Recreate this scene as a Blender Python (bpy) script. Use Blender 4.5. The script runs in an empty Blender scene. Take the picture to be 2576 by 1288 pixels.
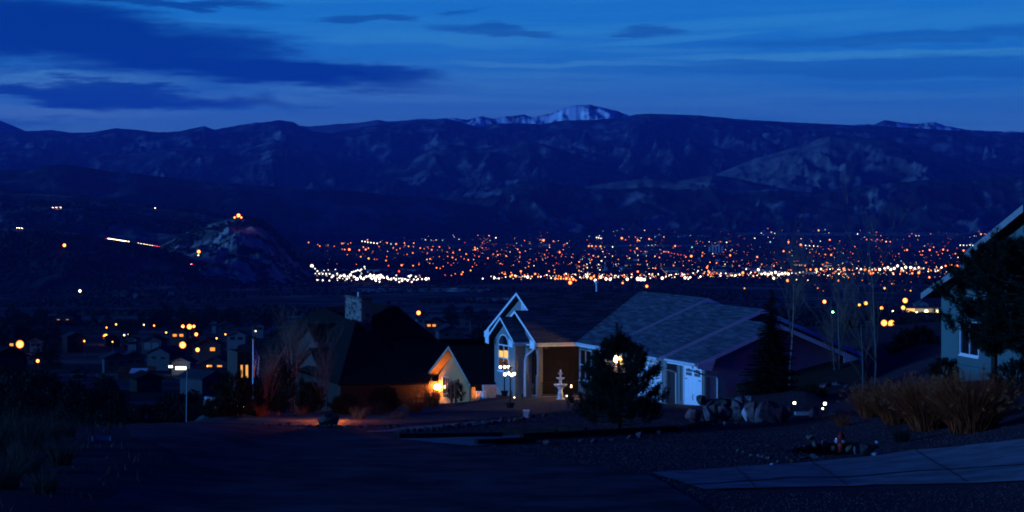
import bpy, math, random
import numpy as np
from mathutils import Vector, Matrix, noise as mnoise

random.seed(7)
rng = np.random.default_rng(7)
SC = bpy.context.scene
COL = SC.collection
PI = math.pi

# ------------------------------------------------------------------ camera
F, HU, HV = 5894.0, 1288.0, 506.5          # long lens over the valley, in photo pixels (2576 wide)
cam = bpy.data.cameras.new('camera')
camo = bpy.data.objects.new('camera', cam)
COL.objects.link(camo)
camo.rotation_euler = (PI / 2, 0, 0)
cam.sensor_width = 36.0
cam.lens = F / 2576 * 36
cam.shift_y = -(644 - HV) / 2576
cam.clip_start = 1.0
cam.clip_end = 200000.0
SC.camera = camo

# ------------------------------------------------------------------ sky
SUN_EL, SUN_AZ = math.radians(3.0), math.radians(-108)      # afterglow low in the west, left and behind
W = bpy.data.worlds.new('World')
SC.world = W
W.use_nodes = True
WN, WL = W.node_tree.nodes, W.node_tree.links
bg = WN['Background']
SKY_STRENGTH = 0.09
HAZE_DENSITY = 2.6e-5
bg.inputs[1].default_value = SKY_STRENGTH
sky = WN.new('ShaderNodeTexSky')
sky.sky_type = 'NISHITA'
sky.sun_disc = False
sky.sun_elevation = SUN_EL
sky.sun_rotation = SUN_AZ
sky.altitude = 1700
sky.air_density = 1.0
sky.dust_density = 0.6
sky.ozone_density = 3.0


def wmath(op, a, b=None, c=None, clamp=False):
    n = WN.new('ShaderNodeMath')
    n.operation = op
    n.use_clamp = clamp
    for i, x in enumerate((a, b, c)):
        if x is None:
            continue
        if isinstance(x, (int, float)):
            n.inputs[i].default_value = x
        else:
            WL.new(x, n.inputs[i])
    return n.outputs[0]


def wmix(fac, a, b, mode='MIX'):
    n = WN.new('ShaderNodeMix')
    n.data_type = 'RGBA'
    n.blend_type = mode
    n.clamp_factor = True
    n.clamp_result = False
    for sock, x in ((n.inputs[0], fac), (n.inputs[6], a), (n.inputs[7], b)):
        if isinstance(x, (int, float)):
            sock.default_value = x
        elif isinstance(x, tuple):
            sock.default_value = (*x, 1.0)
        else:
            WL.new(x, sock)
    return n.outputs[2]


def wramp(x, lo, hi):
    n = WN.new('ShaderNodeMapRange')
    n.interpolation_type = 'SMOOTHSTEP'
    WL.new(x, n.inputs[0])
    n.inputs[1].default_value, n.inputs[2].default_value = lo, hi
    n.inputs[3].default_value, n.inputs[4].default_value = 0.0, 1.0
    return n.outputs[0]


tc = WN.new('ShaderNodeTexCoord')
sep = WN.new('ShaderNodeSeparateXYZ')
WL.new(tc.outputs['Generated'], sep.inputs[0])
dx, dy, dz = sep.outputs
az = wmath('ARCTAN2', dx, dy)
el = wmath('ARCSINE', dz)


def wnoise(su, sv, detail=5, rough=0.55, off=0.0):
    """streaky noise over azimuth and elevation, the long side level like far layer clouds"""
    c = WN.new('ShaderNodeCombineXYZ')
    WL.new(wmath('MULTIPLY', az, su), c.inputs[0])
    WL.new(wmath('MULTIPLY', el, sv), c.inputs[1])
    c.inputs[2].default_value = off
    n = WN.new('ShaderNodeTexNoise')
    n.inputs['Scale'].default_value = 1.0
    n.inputs['Detail'].default_value = detail
    n.inputs['Roughness'].default_value = rough
    WL.new(c.outputs[0], n.inputs['Vector'])
    return n.outputs['Fac']


n_wav = wnoise(11, 60, 5, 0.6, 1.3)
n_fine = wnoise(40, 330, 5, 0.6, 5.1)
n_band = wnoise(3.2, 75, 6, 0.6, 9.7)
n_band2 = wnoise(7, 190, 5, 0.6, 13.9)
warp = wmath('ADD', wmath('MULTIPLY', wmath('SUBTRACT', n_wav, 0.5), 0.022), wmath('MULTIPLY', wmath('SUBTRACT', n_fine, 0.5), 0.006))
waz = wmath('ADD', az, wmath('MULTIPLY', wmath('SUBTRACT', n_wav, 0.5), 0.12))
wel = wmath('ADD', el, warp)

# dark stratus banks: centre u, centre v, half width, half height (photo px as sky angles), tilt, strength
BANKS = [(40, 92, 680, 92, 0.11, 1.0), (580, 176, 520, 44, 0.055, 1.0), (330, 135, 520, 64, 0.06, 0.95), (250, 246, 430, 26, 0.05, 0.9),
         (-300, 60, 420, 120, 0.0, 1.0), (400, 8, 260, 16, 0.05, 0.75), (980, 43, 130, 10, 0.0, 0.55), (1270, 74, 160, 15, 0.03, 0.5),
         (1650, 78, 90, 12, 0.0, 0.5), (100, 308, 160, 10, 0.0, 0.3), (790, 272, 40, 5, 0, .3), (2350, 100, 560, 15, -0.02, 0.3), (2300, 175, 700, 28, 0, 0.22)]
bank = None
for (u, v, ru, rv, tilt, st) in BANKS:
    a0, e0 = (u - HU) / F, (HV - v) / F
    da = wmath('SUBTRACT', waz, a0)
    q = wmath('ADD', wmath('POWER', wmath('ABSOLUTE', wmath('MULTIPLY', da, F / ru)), 2.0),
              wmath('POWER', wmath('ABSOLUTE', wmath('MULTIPLY', wmath('ADD', wmath('SUBTRACT', wel, e0), wmath('MULTIPLY', da, tilt)), F / rv)), 2.0))
    m = wmath('MULTIPLY', wmath('SUBTRACT', 1.0, wramp(q, 0.25, 1.75)), st)
    bank = m if bank is None else wmath('MAXIMUM', bank, m)
# pale wisps
WISPS = [(2180, 142, 560, 10, -0.01, 1.0), (1480, 158, 300, 8, 0.02, .8), (1130, 98, 380, 16, 0.02, .7), (1900, 60, 420, 16, -.05, .6), (2420, 60, 380, 22, -.03, .5), (1700, 100, 260, 8, -.08, .7), (900, 210, 300, 26, 0, .5), (160, 205, 260, 20, 0.03, .9), (1560, 215, 400, 14, 0, .35), (120, 285, 300, 14, 0.02, .6)]
wisp = None
for (u, v, ru, rv, tilt, st) in WISPS:
    a0, e0 = (u - HU) / F, (HV - v) / F
    da = wmath('SUBTRACT', waz, a0)
    q = wmath('ADD', wmath('POWER', wmath('ABSOLUTE', wmath('MULTIPLY', da, F / ru)), 2.0),
              wmath('POWER', wmath('ABSOLUTE', wmath('MULTIPLY', wmath('ADD', wmath('SUBTRACT', wmath('ADD', el, wmath('MULTIPLY', warp, 0.45)), e0), wmath('MULTIPLY', da, tilt)), F / rv)), 2.0))
    m = wmath('MULTIPLY', wmath('SUBTRACT', 1.0, wramp(q, 0.0, 1.9)), st)
    wisp = m if wisp is None else wmath('MAXIMUM', wisp, m)
# thin streaks everywhere, also outside the frame
thin = wmath('MULTIPLY', wramp(n_band, 0.42, 0.72), 0.8)
thin2 = wmath('MULTIPLY', wramp(n_band2, 0.45, 0.75), 0.6)
lit = wmath('MAXIMUM', wmath('MULTIPLY', wmath('MAXIMUM', thin, thin2), wramp(el, 0.004, 0.035)), wisp)

TINT = WN.new('ShaderNodeVectorMath')
TINT.operation = 'MULTIPLY'
WL.new(sky.outputs[0], TINT.inputs[0])
TINT.inputs[1].default_value = (0.003, 0.115, 2.1)             # tungsten white balance: daylight turns blue
fall = WN.new('ShaderNodeMapRange')                          # deep twilight overhead
fall.interpolation_type = 'SMOOTHSTEP'
WL.new(el, fall.inputs[0])
fall.inputs[1].default_value, fall.inputs[2].default_value = 0.05, 0.6
fall.inputs[3].default_value, fall.inputs[4].default_value = 1.0, 0.50
fv = WN.new('ShaderNodeVectorMath')
fv.operation = 'SCALE'
WL.new(TINT.outputs[0], fv.inputs[0])
WL.new(fall.outputs[0], fv.inputs[3])
base = fv.outputs[0]
# the low sky: milky at the horizon, clearer blue above it, then the deep dome
west = wmix(wramp(az, -0.08, 0.20), (0.64, 1.72, 4.1), (0.34, 1.62, 4.7))      # the afterglow side is greyer
band = wmix(wramp(el, 0.0, 0.080), west, (0.14, 2.2, 6.8))
up_ = wramp(el, 0.086, 0.118)
north = wramp(dy, -0.2, 0.75)                                 # away from the northern sky the deep dome reaches the horizon
low = wmix(wmath('MAXIMUM', up_, wmath('SUBTRACT', 1.0, north)), band, base)
litc = wmix(1.0, low, (2.6, 1.42, 1.06), 'MULTIPLY')
c1 = wmix(lit, low, litc)
c2a = wmix(bank, c1, (0.010, 0.45, 2.8))
# below the horizon the world is dark ground
c2 = wmix(wramp(el, -0.05, -0.006), (0.002, 0.016, 0.16), c2a)
WL.new(c2, bg.inputs[0])

# ------------------------------------------------------------------ afterglow as one broad, low sun
sl = bpy.data.lights.new('sun', 'SUN')
sl.energy = 4.8
sl.angle = math.radians(24)
sl.color = (0.085, 0.36, 1.0)
slo = bpy.data.objects.new('sun', sl)
COL.objects.link(slo)
sd = Vector((math.sin(SUN_AZ) * math.cos(SUN_EL), math.cos(SUN_AZ) * math.cos(SUN_EL), math.sin(SUN_EL)))
slo.rotation_euler = sd.to_track_quat('Z', 'Y').to_euler()

vs = SC.view_settings
vs.view_transform = 'Standard'
vs.look = 'None'
vs.exposure = 0.0
vs.gamma = 1.0
vs.use_curve_mapping = False
SC.cycles.use_denoising = True
SC.cycles.max_bounces = 5
SC.cycles.sample_clamp_indirect = 3.0
SC.cycles.filter_width = 1.85
SC.render.film_transparent = False

# ------------------------------------------------------------------ helpers


def tag(o, label=None, cat=None, group=None, kind=None):
    if label:
        o['label'] = label
    if cat:
        o['category'] = cat
    if group:
        o['group'] = group
    if kind:
        o['kind'] = kind
    return o


def empty(name, loc=(0, 0, 0), rz=0.0):
    o = bpy.data.objects.new(name, None)
    o.empty_display_size = 0.3
    COL.objects.link(o)
    o.location = loc
    o.rotation_euler = (0, 0, rz)
    return o


MATS = {}


def mat(name, col, rough=0.85, var=0.25, scale=3.0, bump=0.0, metal=0.0, col2=None, thr=None, spec=0.06, detail=5.0, stretch=None):
    """principled with noise-mottled colour; col2/thr give two-tone patches"""
    if name in MATS:
        return MATS[name]
    m = bpy.data.materials.new(name)
    m.use_nodes = True
    N, L = m.node_tree.nodes, m.node_tree.links
    p = N['Principled BSDF']
    p.inputs['Roughness'].default_value = rough
    p.inputs['Metallic'].default_value = metal
    p.inputs['Specular IOR Level'].default_value = spec
    t = N.new('ShaderNodeTexCoord')
    src = t.outputs['Object']
    if stretch:
        mp = N.new('ShaderNodeMapping')
        mp.inputs['Scale'].default_value = stretch
        L.new(src, mp.inputs[0])
        src = mp.outputs[0]
    n = N.new('ShaderNodeTexNoise')
    n.inputs['Scale'].default_value = scale
    n.inputs['Detail'].default_value = detail
    n.inputs['Roughness'].default_value = 0.65
    L.new(src, n.inputs['Vector'])
    mx = N.new('ShaderNodeMix')
    mx.data_type = 'RGBA'
    fac = n.outputs['Fac']
    lo, hi_ = (0.32, 0.68) if thr is None else thr
    mr = N.new('ShaderNodeMapRange')
    mr.interpolation_type = 'SMOOTHSTEP'
    L.new(fac, mr.inputs[0])
    mr.inputs[1].default_value, mr.inputs[2].default_value = lo, hi_
    L.new(mr.outputs[0], mx.inputs[0])
    a = tuple(c * (1 - var) for c in col) if col2 is None else col
    b = tuple(min(1, c * (1 + var)) for c in col) if col2 is None else col2
    mx.inputs[6].default_value = (*a, 1)
    mx.inputs[7].default_value = (*b, 1)
    L.new(mx.outputs[2], p.inputs['Base Color'])
    if bump:
        bn = N.new('ShaderNodeBump')
        bn.inputs['Strength'].default_value = bump
        bn.inputs['Distance'].default_value = 0.05
        L.new(fac, bn.inputs['Height'])
        L.new(bn.outputs[0], p.inputs['Normal'])
    MATS[name] = m
    return m


def emis(name, col, strength, sampled=True):
    if name in MATS:
        return MATS[name]
    m = bpy.data.materials.new(name)
    m.use_nodes = True
    N, L = m.node_tree.nodes, m.node_tree.links
    N.remove(N['Principled BSDF'])
    e = N.new('ShaderNodeEmission')
    e.inputs[0].default_value = (*col, 1)
    e.inputs[1].default_value = strength
    L.new(e.outputs[0], N['Material Output'].inputs[0])
    if not sampled:
        m.cycles.emission_sampling = 'NONE'
    MATS[name] = m
    return m


def glow_lamp(name, core, rim, sc, sr):
    """lamp ball with its halo painted into the emission: hot in the middle, dimmer and redder toward the limb"""
    if name in MATS:
        return MATS[name]
    m = emis(name, core, sc)
    N, L = m.node_tree.nodes, m.node_tree.links
    e = [n for n in N if n.type == 'EMISSION'][0]
    lw = N.new('ShaderNodeLayerWeight')  # facing angle paints a dim red halo round the hot core
    lw.inputs[0].default_value = 0.5
    mr = N.new('ShaderNodeMapRange')
    L.new(lw.outputs['Facing'], mr.inputs[0])
    mr.inputs[1].default_value, mr.inputs[2].default_value = 0.08, 0.62
    mx = N.new('ShaderNodeMix')
    mx.data_type = 'RGBA'
    L.new(mr.outputs[0], mx.inputs[0])
    mx.inputs[6].default_value = (*[c * sc for c in core], 1)
    mx.inputs[7].default_value = (*[c * sr for c in rim], 1)
    L.new(mx.outputs[2], e.inputs[0])
    e.inputs[1].default_value = 1.0
    return m


class MB:
    """collects faces and links them as ONE mesh object"""

    def __init__(self):
        self.v, self.f, self.m = [], [], []

    def add(self, vs_, fs, mi=0):
        o = len(self.v)
        self.v += [tuple(p) for p in vs_]
        for f in fs:
            self.f.append(tuple(i + o for i in f))
            self.m.append(mi)
        return self

    def box(self, c, s, rz=0.0, mi=0, M=None):
        hx, hy, hz = s[0] / 2, s[1] / 2, s[2] / 2
        cs, sn = math.cos(rz), math.sin(rz)
        P = []
        for dz_ in (-hz, hz):
            for sx, sy in ((-1, -1), (1, -1), (1, 1), (-1, 1)):
                x, y = sx * hx, sy * hy
                P.append(Vector((c[0] + x * cs - y * sn, c[1] + x * sn + y * cs, c[2] + dz_)))
        if M:
            P = [M @ p for p in P]
        return self.add(P, [(3, 2, 1, 0), (4, 5, 6, 7), (0, 1, 5, 4), (1, 2, 6, 5), (2, 3, 7, 6), (3, 0, 4, 7)], mi)

    def span(self, lo, hi_, mi=0):
        return self.box([(a + b) / 2 for a, b in zip(lo, hi_)], [abs(b - a) for a, b in zip(lo, hi_)], 0, mi)

    def prism(self, poly, d, mi=0):
        """poly: list of 3d points (planar), extruded by vector d"""
        n = len(poly)
        P = [Vector(p) for p in poly] + [Vector(p) + Vector(d) for p in poly]
        fs = [tuple(range(n - 1, -1, -1)), tuple(range(n, 2 * n))]
        fs += [(i, (i + 1) % n, n + (i + 1) % n, n + i) for i in range(n)]
        return self.add(P, fs, mi)

    def tube(self, pts, rs, n=6, mi=0, cap=True):
        pts = [Vector(p) for p in pts]
        if isinstance(rs, (int, float)):
            rs = [rs] * len(pts)
        rings = []
        for i, p in enumerate(pts):
            d = (pts[min(i + 1, len(pts) - 1)] - pts[max(i - 1, 0)])
            if d.length < 1e-9:
                d = Vector((0, 0, 1))
            d.normalize()
            a = d.orthogonal().normalized() if i == 0 else (a_prev - d * a_prev.dot(d)).normalized()
            a_prev = a
            b = d.cross(a)
            rings += [p + (a * math.cos(2 * PI * k / n) + b * math.sin(2 * PI * k / n)) * rs[i] for k in range(n)]
        fs = []
        for i in range(len(pts) - 1):
            for k in range(n):
                fs.append((i * n + k, i * n + (k + 1) % n, (i + 1) * n + (k + 1) % n, (i + 1) * n + k))
        if cap:
            fs.append(tuple(range(n - 1, -1, -1)))
            fs.append(tuple((len(pts) - 1) * n + k for k in range(n)))
        return self.add(rings, fs, mi)

    def lathe(self, prof, c=(0, 0, 0), n=16, mi=0, M=None):
        """prof: (radius, z)"""
        P, fs = [], []
        for r, z in prof:
            for k in range(n):
                p = Vector((r * math.cos(2 * PI * k / n), r * math.sin(2 * PI * k / n), z))
                if M:
                    p = M @ p
                P.append(p + Vector(c))
        for i in range(len(prof) - 1):
            for k in range(n):
                fs.append((i * n + k, i * n + (k + 1) % n, (i + 1) * n + (k + 1) % n, (i + 1) * n + k))
        fs.append(tuple(range(n - 1, -1, -1)))
        fs.append(tuple((len(prof) - 1) * n + k for k in range(n)))
        return self.add(P, fs, mi)

    def ball(self, c, r, n=10, mi=0):
        prof = [(max(1e-3, math.sin(PI * i / n)) * r, -math.cos(PI * i / n) * r) for i in range(n + 1)]
        return self.lathe(prof, c, n, mi)

    def mesh(self, name, mats):
        me = bpy.data.meshes.new(name)
        me.from_pydata(self.v, [], self.f)
        for m in (mats if isinstance(mats, (list, tuple)) else [mats]):
            me.materials.append(m)
        if any(self.m):
            me.polygons.foreach_set('material_index', self.m)
        me.update()
        return me

    def build(self, name, mats, parent=None, loc=None, rz=None, smooth=False):
        me = self.mesh(name, mats)
        if smooth:
            me.polygons.foreach_set('use_smooth', [True] * len(me.polygons))
        o = bpy.data.objects.new(name, me)
        COL.objects.link(o)
        if parent:
            o.parent = parent
        if loc is not None:
            o.location = loc
        if rz is not None:
            o.rotation_euler = (0, 0, rz)
        return o


def link(name, me, parent=None, loc=(0, 0, 0), rz=0.0, sc=(1, 1, 1), m=None, rot=None):
    """an object of its own sharing mesh data"""
    o = bpy.data.objects.new(name, me)
    COL.objects.link(o)
    if parent:
        o.parent = parent
    o.location = loc
    o.rotation_euler = rot or (0, 0, rz)
    o.scale = sc if isinstance(sc, (tuple, list)) else (sc, sc, sc)
    if m:
        o.material_slots[0].link = 'OBJECT'
        o.material_slots[0].material = m
    return o


def copy_tree(o, parent=None):
    kids = list(o.children)
    c = o.copy()
    COL.objects.link(c)
    c.parent = parent
    for ch in kids:
        copy_tree(ch, c)
    return c


def np_mesh(name, V, Fc, mats, smooth=False, parent=None):
    me = bpy.data.meshes.new(name)
    V = np.asarray(V, dtype=np.float32)
    Fc = np.asarray(Fc, dtype=np.int32)
    k = Fc.shape[1]
    me.vertices.add(len(V))
    me.vertices.foreach_set('co', V.ravel())
    me.loops.add(Fc.size)
    me.loops.foreach_set('vertex_index', Fc.ravel())
    me.polygons.add(len(Fc))
    me.polygons.foreach_set('loop_start', np.arange(len(Fc), dtype=np.int32) * k)
    me.polygons.foreach_set('loop_total', np.full(len(Fc), k, dtype=np.int32))
    if smooth:
        me.polygons.foreach_set('use_smooth', np.ones(len(Fc), dtype=bool))
    for m in (mats if isinstance(mats, (list, tuple)) else [mats]):
        me.materials.append(m)
    me.update(calc_edges=True)
    o = bpy.data.objects.new(name, me)
    COL.objects.link(o)
    if parent:
        o.parent = parent
    return o


def vnoise(x, y, seed=0):
    xi, yi = np.floor(x).astype(np.int64), np.floor(y).astype(np.int64)
    xf, yf = x - xi, y - yi
    xf, yf = xf * xf * xf * (xf * (6 * xf - 15) + 10), yf * yf * yf * (yf * (6 * yf - 15) + 10)

    def h(a, b):
        n = (a * 374761393 + b * 668265263 + seed * 974634777) & 0xffffffff
        n = ((n ^ (n >> 13)) * 1274126177) & 0xffffffff
        n = ((n ^ (n >> 16)) * 2246822519) & 0xffffffff
        return (n & 0xffff) / 65535.0
    a, b, c, d = h(xi, yi), h(xi + 1, yi), h(xi, yi + 1), h(xi + 1, yi + 1)
    return a + (b - a) * xf + (c - a) * yf + (a - b - c + d) * xf * yf


def fbm(x, y, seed=0, octv=5, gain=0.5, ridged=False):
    x, y = np.asarray(x, float), np.asarray(y, float)
    s, amp, tot = np.zeros(np.broadcast(x, y).shape), 1.0, 0.0
    for o in range(octv):
        n = vnoise(x * 2 ** o + 17.3 * o, y * 2 ** o - 9.1 * o, seed + o)
        if ridged:
            n = 1 - np.abs(2 * n - 1)
        s = s + n * amp
        tot += amp
        amp *= gain
    return s / tot


# unit blob for shrubs and tree masses
_t = (1 + 5 ** 0.5) / 2
ICO_V = np.array([(-1, _t, 0), (1, _t, 0), (-1, -_t, 0), (1, -_t, 0), (0, -1, _t), (0, 1, _t), (0, -1, -_t), (0, 1, -_t), (_t, 0, -1), (_t, 0, 1), (-_t, 0, -1), (-_t, 0, 1)])
ICO_V = ICO_V / np.linalg.norm(ICO_V[0])
ICO_F = np.array([(0, 11, 5), (0, 5, 1), (0, 1, 7), (0, 7, 10), (0, 10, 11), (1, 5, 9), (5, 11, 4), (11, 10, 2), (10, 7, 6), (7, 1, 8), (3, 9, 4), (3, 4, 2), (3, 2, 6), (3, 6, 8), (3, 8, 9), (4, 9, 5), (2, 4, 11), (6, 2, 10), (8, 6, 7), (9, 8, 1)])


def blobs(name, P, R, mats, sq=0.8, jit=0.35):
    P, R = np.asarray(P, float), np.asarray(R, float)
    n = len(P)
    j = 1 + rng.uniform(-jit, jit, (n, 12, 1))
    V = ICO_V[None] * j * R[:, None, None] * np.array([1, 1, sq])[None, None] + P[:, None, :]
    Fc = ICO_F[None] + (np.arange(n) * 12)[:, None, None]
    return np_mesh(name, V.reshape(-1, 3), Fc.reshape(-1, 3), mats)

# ------------------------------------------------------------------ the lie of the land (camera stands at z = 0)
FAR = np.array([(400, -32.5), (600, -42.6), (800, -50.5), (1100, -59.5), (1500, -72), (2000, -86.5), (2600, -99), (3200, -112.5), (4000, -124), (5500, -135.5), (7500, -130.5), (9500, -112), (11500, -91), (13000, -86), (30000, -60)])


def sstep(a, b, x):
    t = np.clip((x - a) / (b - a), 0, 1)
    return t * t * (3 - 2 * t)


PIT = (11.75, 85.0, 1.25, 3.3)


def near_z(x, y):
    d = np.maximum(0, x - 10)
    d = np.where(d > 16, 16 + (d - 16) * .2, d)
    z = -4.6 - 0.053 * y + 0.05 * d + 0.010 * d * d
    # the verge on the left stands a little above the road
    z = z + 0.35 * sstep(-7.6, -12.5, x + 0.02 * (y - 60)) * sstep(112, 96, y)
    # planting bed behind the boulder wall
    z = z + 0.75 * sstep(10.2, 11.6, x) * sstep(117.6, 119.0, y) * sstep(132, 126, y) * sstep(16.4, 15.2, x)
    # pale mound beside the far bend of the road
    z = z + 0.95 * np.exp(-(((x + 15.2) / 2.1) ** 2 + ((y - 120) / 2.6) ** 2))
    # the neighbour's lot on the left falls away behind the lawn
    t = x / np.maximum(y, 1)
    yc = 138 + (t + .031) * 250
    z = z - 2.3 * sstep(0, 16, y - yc) * sstep(-.012, -.022, t)
    q = ((x - PIT[0]) / PIT[2]) ** 2 + ((y - PIT[1]) / PIT[3]) ** 2
    z = z - 0.9 * sstep(1.15, 0.6, q)
    return z


def ground(x, y):
    x, y = np.asarray(x, float), np.asarray(y, float)
    t = x / np.maximum(y, 1)
    Ye = 119 + (200 - 119) * sstep(-0.127, -0.113, t) + 30 * sstep(0.05, 0.1, t)
    zn = near_z(x, np.minimum(y, Ye))
    zl = np.interp(y, FAR[:, 0], FAR[:, 1])
    f1 = sstep(1.0, 1.4, y / Ye)
    mid = zn - 9.5 * f1
    k = np.clip((y - Ye * 1.3) / np.maximum(400 - Ye * 1.3, 1), 0, 1)
    z = np.where(y <= Ye, zn, np.where(y >= 400, zl, mid * (1 - k) + zl * k))
    b = (fbm(x / 260, y / 260, 3, 4) - .5) * np.clip((y - 250) / 1500, 0, 1) * 9 * np.clip(1.6 - y / 5000, 0.35, 1)
    return z + b + (fbm(x / 3.2, y / 3.2, 11, 3) - .5) * 0.10 * np.clip(1 - y / 400, 0, 1)


def gz(x, y):
    return float(ground(x, y))


def on_ground(u, v, h=0.0, y0=40.0, y1=20000.0):
    """where the sight line of a photo point meets the ground (or h above it)"""
    a, b = (u - HU) / F, (v - HV) / F
    Y = np.geomspace(y0, y1, 4000)
    d = -b * Y - ground(a * Y, Y) - h
    i = np.argmax(d < 0)
    if d[i] >= 0:
        i = len(Y) - 1
    lo, hi_ = Y[max(i - 1, 0)], Y[i]
    for _ in range(25):
        mid = (lo + hi_) / 2
        if -b * mid - gz(a * mid, mid) - h < 0:
            hi_ = mid
        else:
            lo = mid
    return Vector((a * hi_, hi_, gz(a * hi_, hi_)))


def grid_mesh(name, X, Y, Z, m, smooth=True):
    r, c = X.shape
    V = np.stack([X, Y, Z], -1).reshape(-1, 3)
    i = np.arange(r * c).reshape(r, c)
    Fc = np.stack([i[:-1, :-1], i[:-1, 1:], i[1:, 1:], i[1:, :-1]], -1).reshape(-1, 4)
    return np_mesh(name, V, Fc, m, smooth)


M_gravel = mat('reddish gravel', (.062, .040, .048), .95, .55, 9, .5, spec=.04)
M_land = mat('dry grass and scrub', (.022, .023, .020), .95, .3, .012, 0, col2=(.15, .14, .11), thr=(.47, .63), detail=9, spec=.04)

xs = np.concatenate([np.arange(-170, -40, 5), np.arange(-40, 8.5, 1.0), np.arange(8.5, 15, .35), np.arange(15, 40, 1.0), np.arange(40, 171, 5)])
ys = np.concatenate([np.arange(-40, 50, 5), np.arange(50, 79, 1.0), np.arange(79, 91, .5), np.arange(91, 132, .8), np.arange(132, 306, 3)])
X, Y = np.meshgrid(xs, ys)
tag(grid_mesh('ground', X, Y, ground(X, Y), M_gravel), kind='structure')

us = np.concatenate([np.linspace(-.75, -.26, 40), np.linspace(-.255, .255, 520), np.linspace(.26, .75, 40)])
yr = np.concatenate([np.geomspace(290, 3000, 230), np.geomspace(3020, 15000, 110), np.geomspace(15500, 60000, 12)])
A, R = np.meshgrid(us, yr)
tag(grid_mesh('valley_floor', A * R, R, ground(A * R, R) - 0.5 * (R < 306), M_land), kind='structure')


def ribbon(name, left, right, m, off, n=60, k=14, wob=0.0):
    """a sheet between two plan polylines, draped just above the ground"""
    def res(p):
        p = np.array(p, float)
        s = np.r_[0, np.cumsum(np.hypot(*np.diff(p, axis=0).T))]
        t = np.linspace(0, s[-1], n)
        return np.stack([np.interp(t, s, p[:, 0]), np.interp(t, s, p[:, 1])], -1)
    Lp, Rp = res(left), res(right)
    w = np.linspace(0, 1, k)[None, :, None]
    P = Lp[:, None] * (1 - w) + Rp[:, None] * w
    if wob:
        e = (fbm(P[..., 0] * 1.7, P[..., 1] * 1.7, 5, 3) - .5) * wob
        P[..., 0] += e
    Z = np.maximum.reduce([ground(P[..., 0] + dx_, P[..., 1] + dy_) for dx_ in (-.1, 0, .1) for dy_ in (-.2, 0, .2)])
    return tag(grid_mesh(name, P[..., 0], P[..., 1], Z + off, m), kind='structure')


def plan(pts):
    return [tuple(on_ground(u, v)[:2]) for u, v in pts]


M_asphalt = mat('worn asphalt', (.050, .052, .060), .9, .6, .45, .2, detail=8, spec=.04)
M_concrete = mat('driveway concrete', (.17, .185, .20), .85, .30, .7, .1, spec=.04)
M_white_gravel = mat('pale gravel', (.22, .22, .235), .95, .5, 26, .5, spec=.04)
M_lawn = mat('tan decomposed granite', (.13, .10, .085), .95, .3, 5, .4, spec=.04)
road_left = plan([(60, 1500), (200, 1288), (330, 1225), (452, 1165), (430, 1135), (330, 1100), (230, 1068), (60, 1056), (-300, 1058)])
road_right = plan([(1900, 1500), (1790, 1288), (1640, 1196), (1190, 1130), (985, 1103), (900, 1086), (620, 1066), (330, 1053), (-300, 1050)])
ribbon('road', road_left, road_right, M_asphalt, .012, 90, 30)
ribbon('driveway', plan([(1640, 1191), (1760, 1184), (2040, 1165), (2300, 1135), (2576, 1108), (2900, 1085)]),
       plan([(1640, 1192), (1772, 1234), (1960, 1229), (2200, 1222), (2576, 1213), (2900, 1205)]), M_concrete, .03, 70, 16)
ribbon('joint', plan([(1730, 1222), (2000, 1203), (2300, 1188), (2576, 1172), (2800, 1160)]), plan([(1730, 1224), (2000, 1205), (2300, 1190), (2576, 1174), (2800, 1162)]),
       mat('joint sealant', (.03, .03, .035), .9), .042, 60, 3)
ribbon('pale_gravel_strip', plan([(925, 1087), (1040, 1075), (1170, 1064), (1262, 1058)]), plan([(930, 1090), (1045, 1082), (1175, 1073), (1262, 1062)]), M_white_gravel, .03, 60, 8, .5)
ribbon('gravel_bed', plan([(1005, 1105), (1100, 1104), (1210, 1101), (1312, 1096)]), plan([(1008, 1108), (1100, 1117), (1190, 1124), (1312, 1112)]), M_white_gravel, .03, 50, 8, .3)
ribbon('brown_house_lawn', plan([(600, 1046), (720, 1041), (860, 1037), (960, 1040), (1030, 1036)]), plan([(600, 1060), (720, 1062), (830, 1061), (940, 1056), (1030, 1050)]), mat('glow toned lawn', (.26, .19, .12), .95, .25, 4, .4, spec=.04), .035, 50, 12, .5)  # real lawn strip, its tan raised to strengthen the orange pool of light
ribbon('mound_grass', plan([(330, 1058), (440, 1040), (500, 1026), (545, 1022), (600, 1034)]), plan([(330, 1060), (440, 1058), (500, 1056), (545, 1056), (600, 1052)]), mat('pale mound grass', (.13, .135, .085), .95, .3, 3, .4, spec=.04), .04, 50, 14, .3)
ribbon('yard', plan([(560, 1062), (800, 1058), (1000, 1046), (1180, 1018), (1300, 1000), (1500, 1003), (1640, 1016)]),
       plan([(560, 1065), (830, 1075), (1000, 1068), (1200, 1058), (1320, 1046), (1480, 1030), (1640, 1026)]), M_lawn, .02, 80, 14, .5)

for (ua, va, ub, vb) in ((2040, 1166, 2130, 1224), (2300, 1136, 2430, 1217), (1850, 1180, 1900, 1230)):
    ribbon('joint', plan([(ua, va), (ub, vb)]), plan([(ua + 3, va), (ub + 3, vb)]), MATS['joint sealant'], .044, 20, 3)

# ------------------------------------------------------------------ hills and mountains


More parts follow.
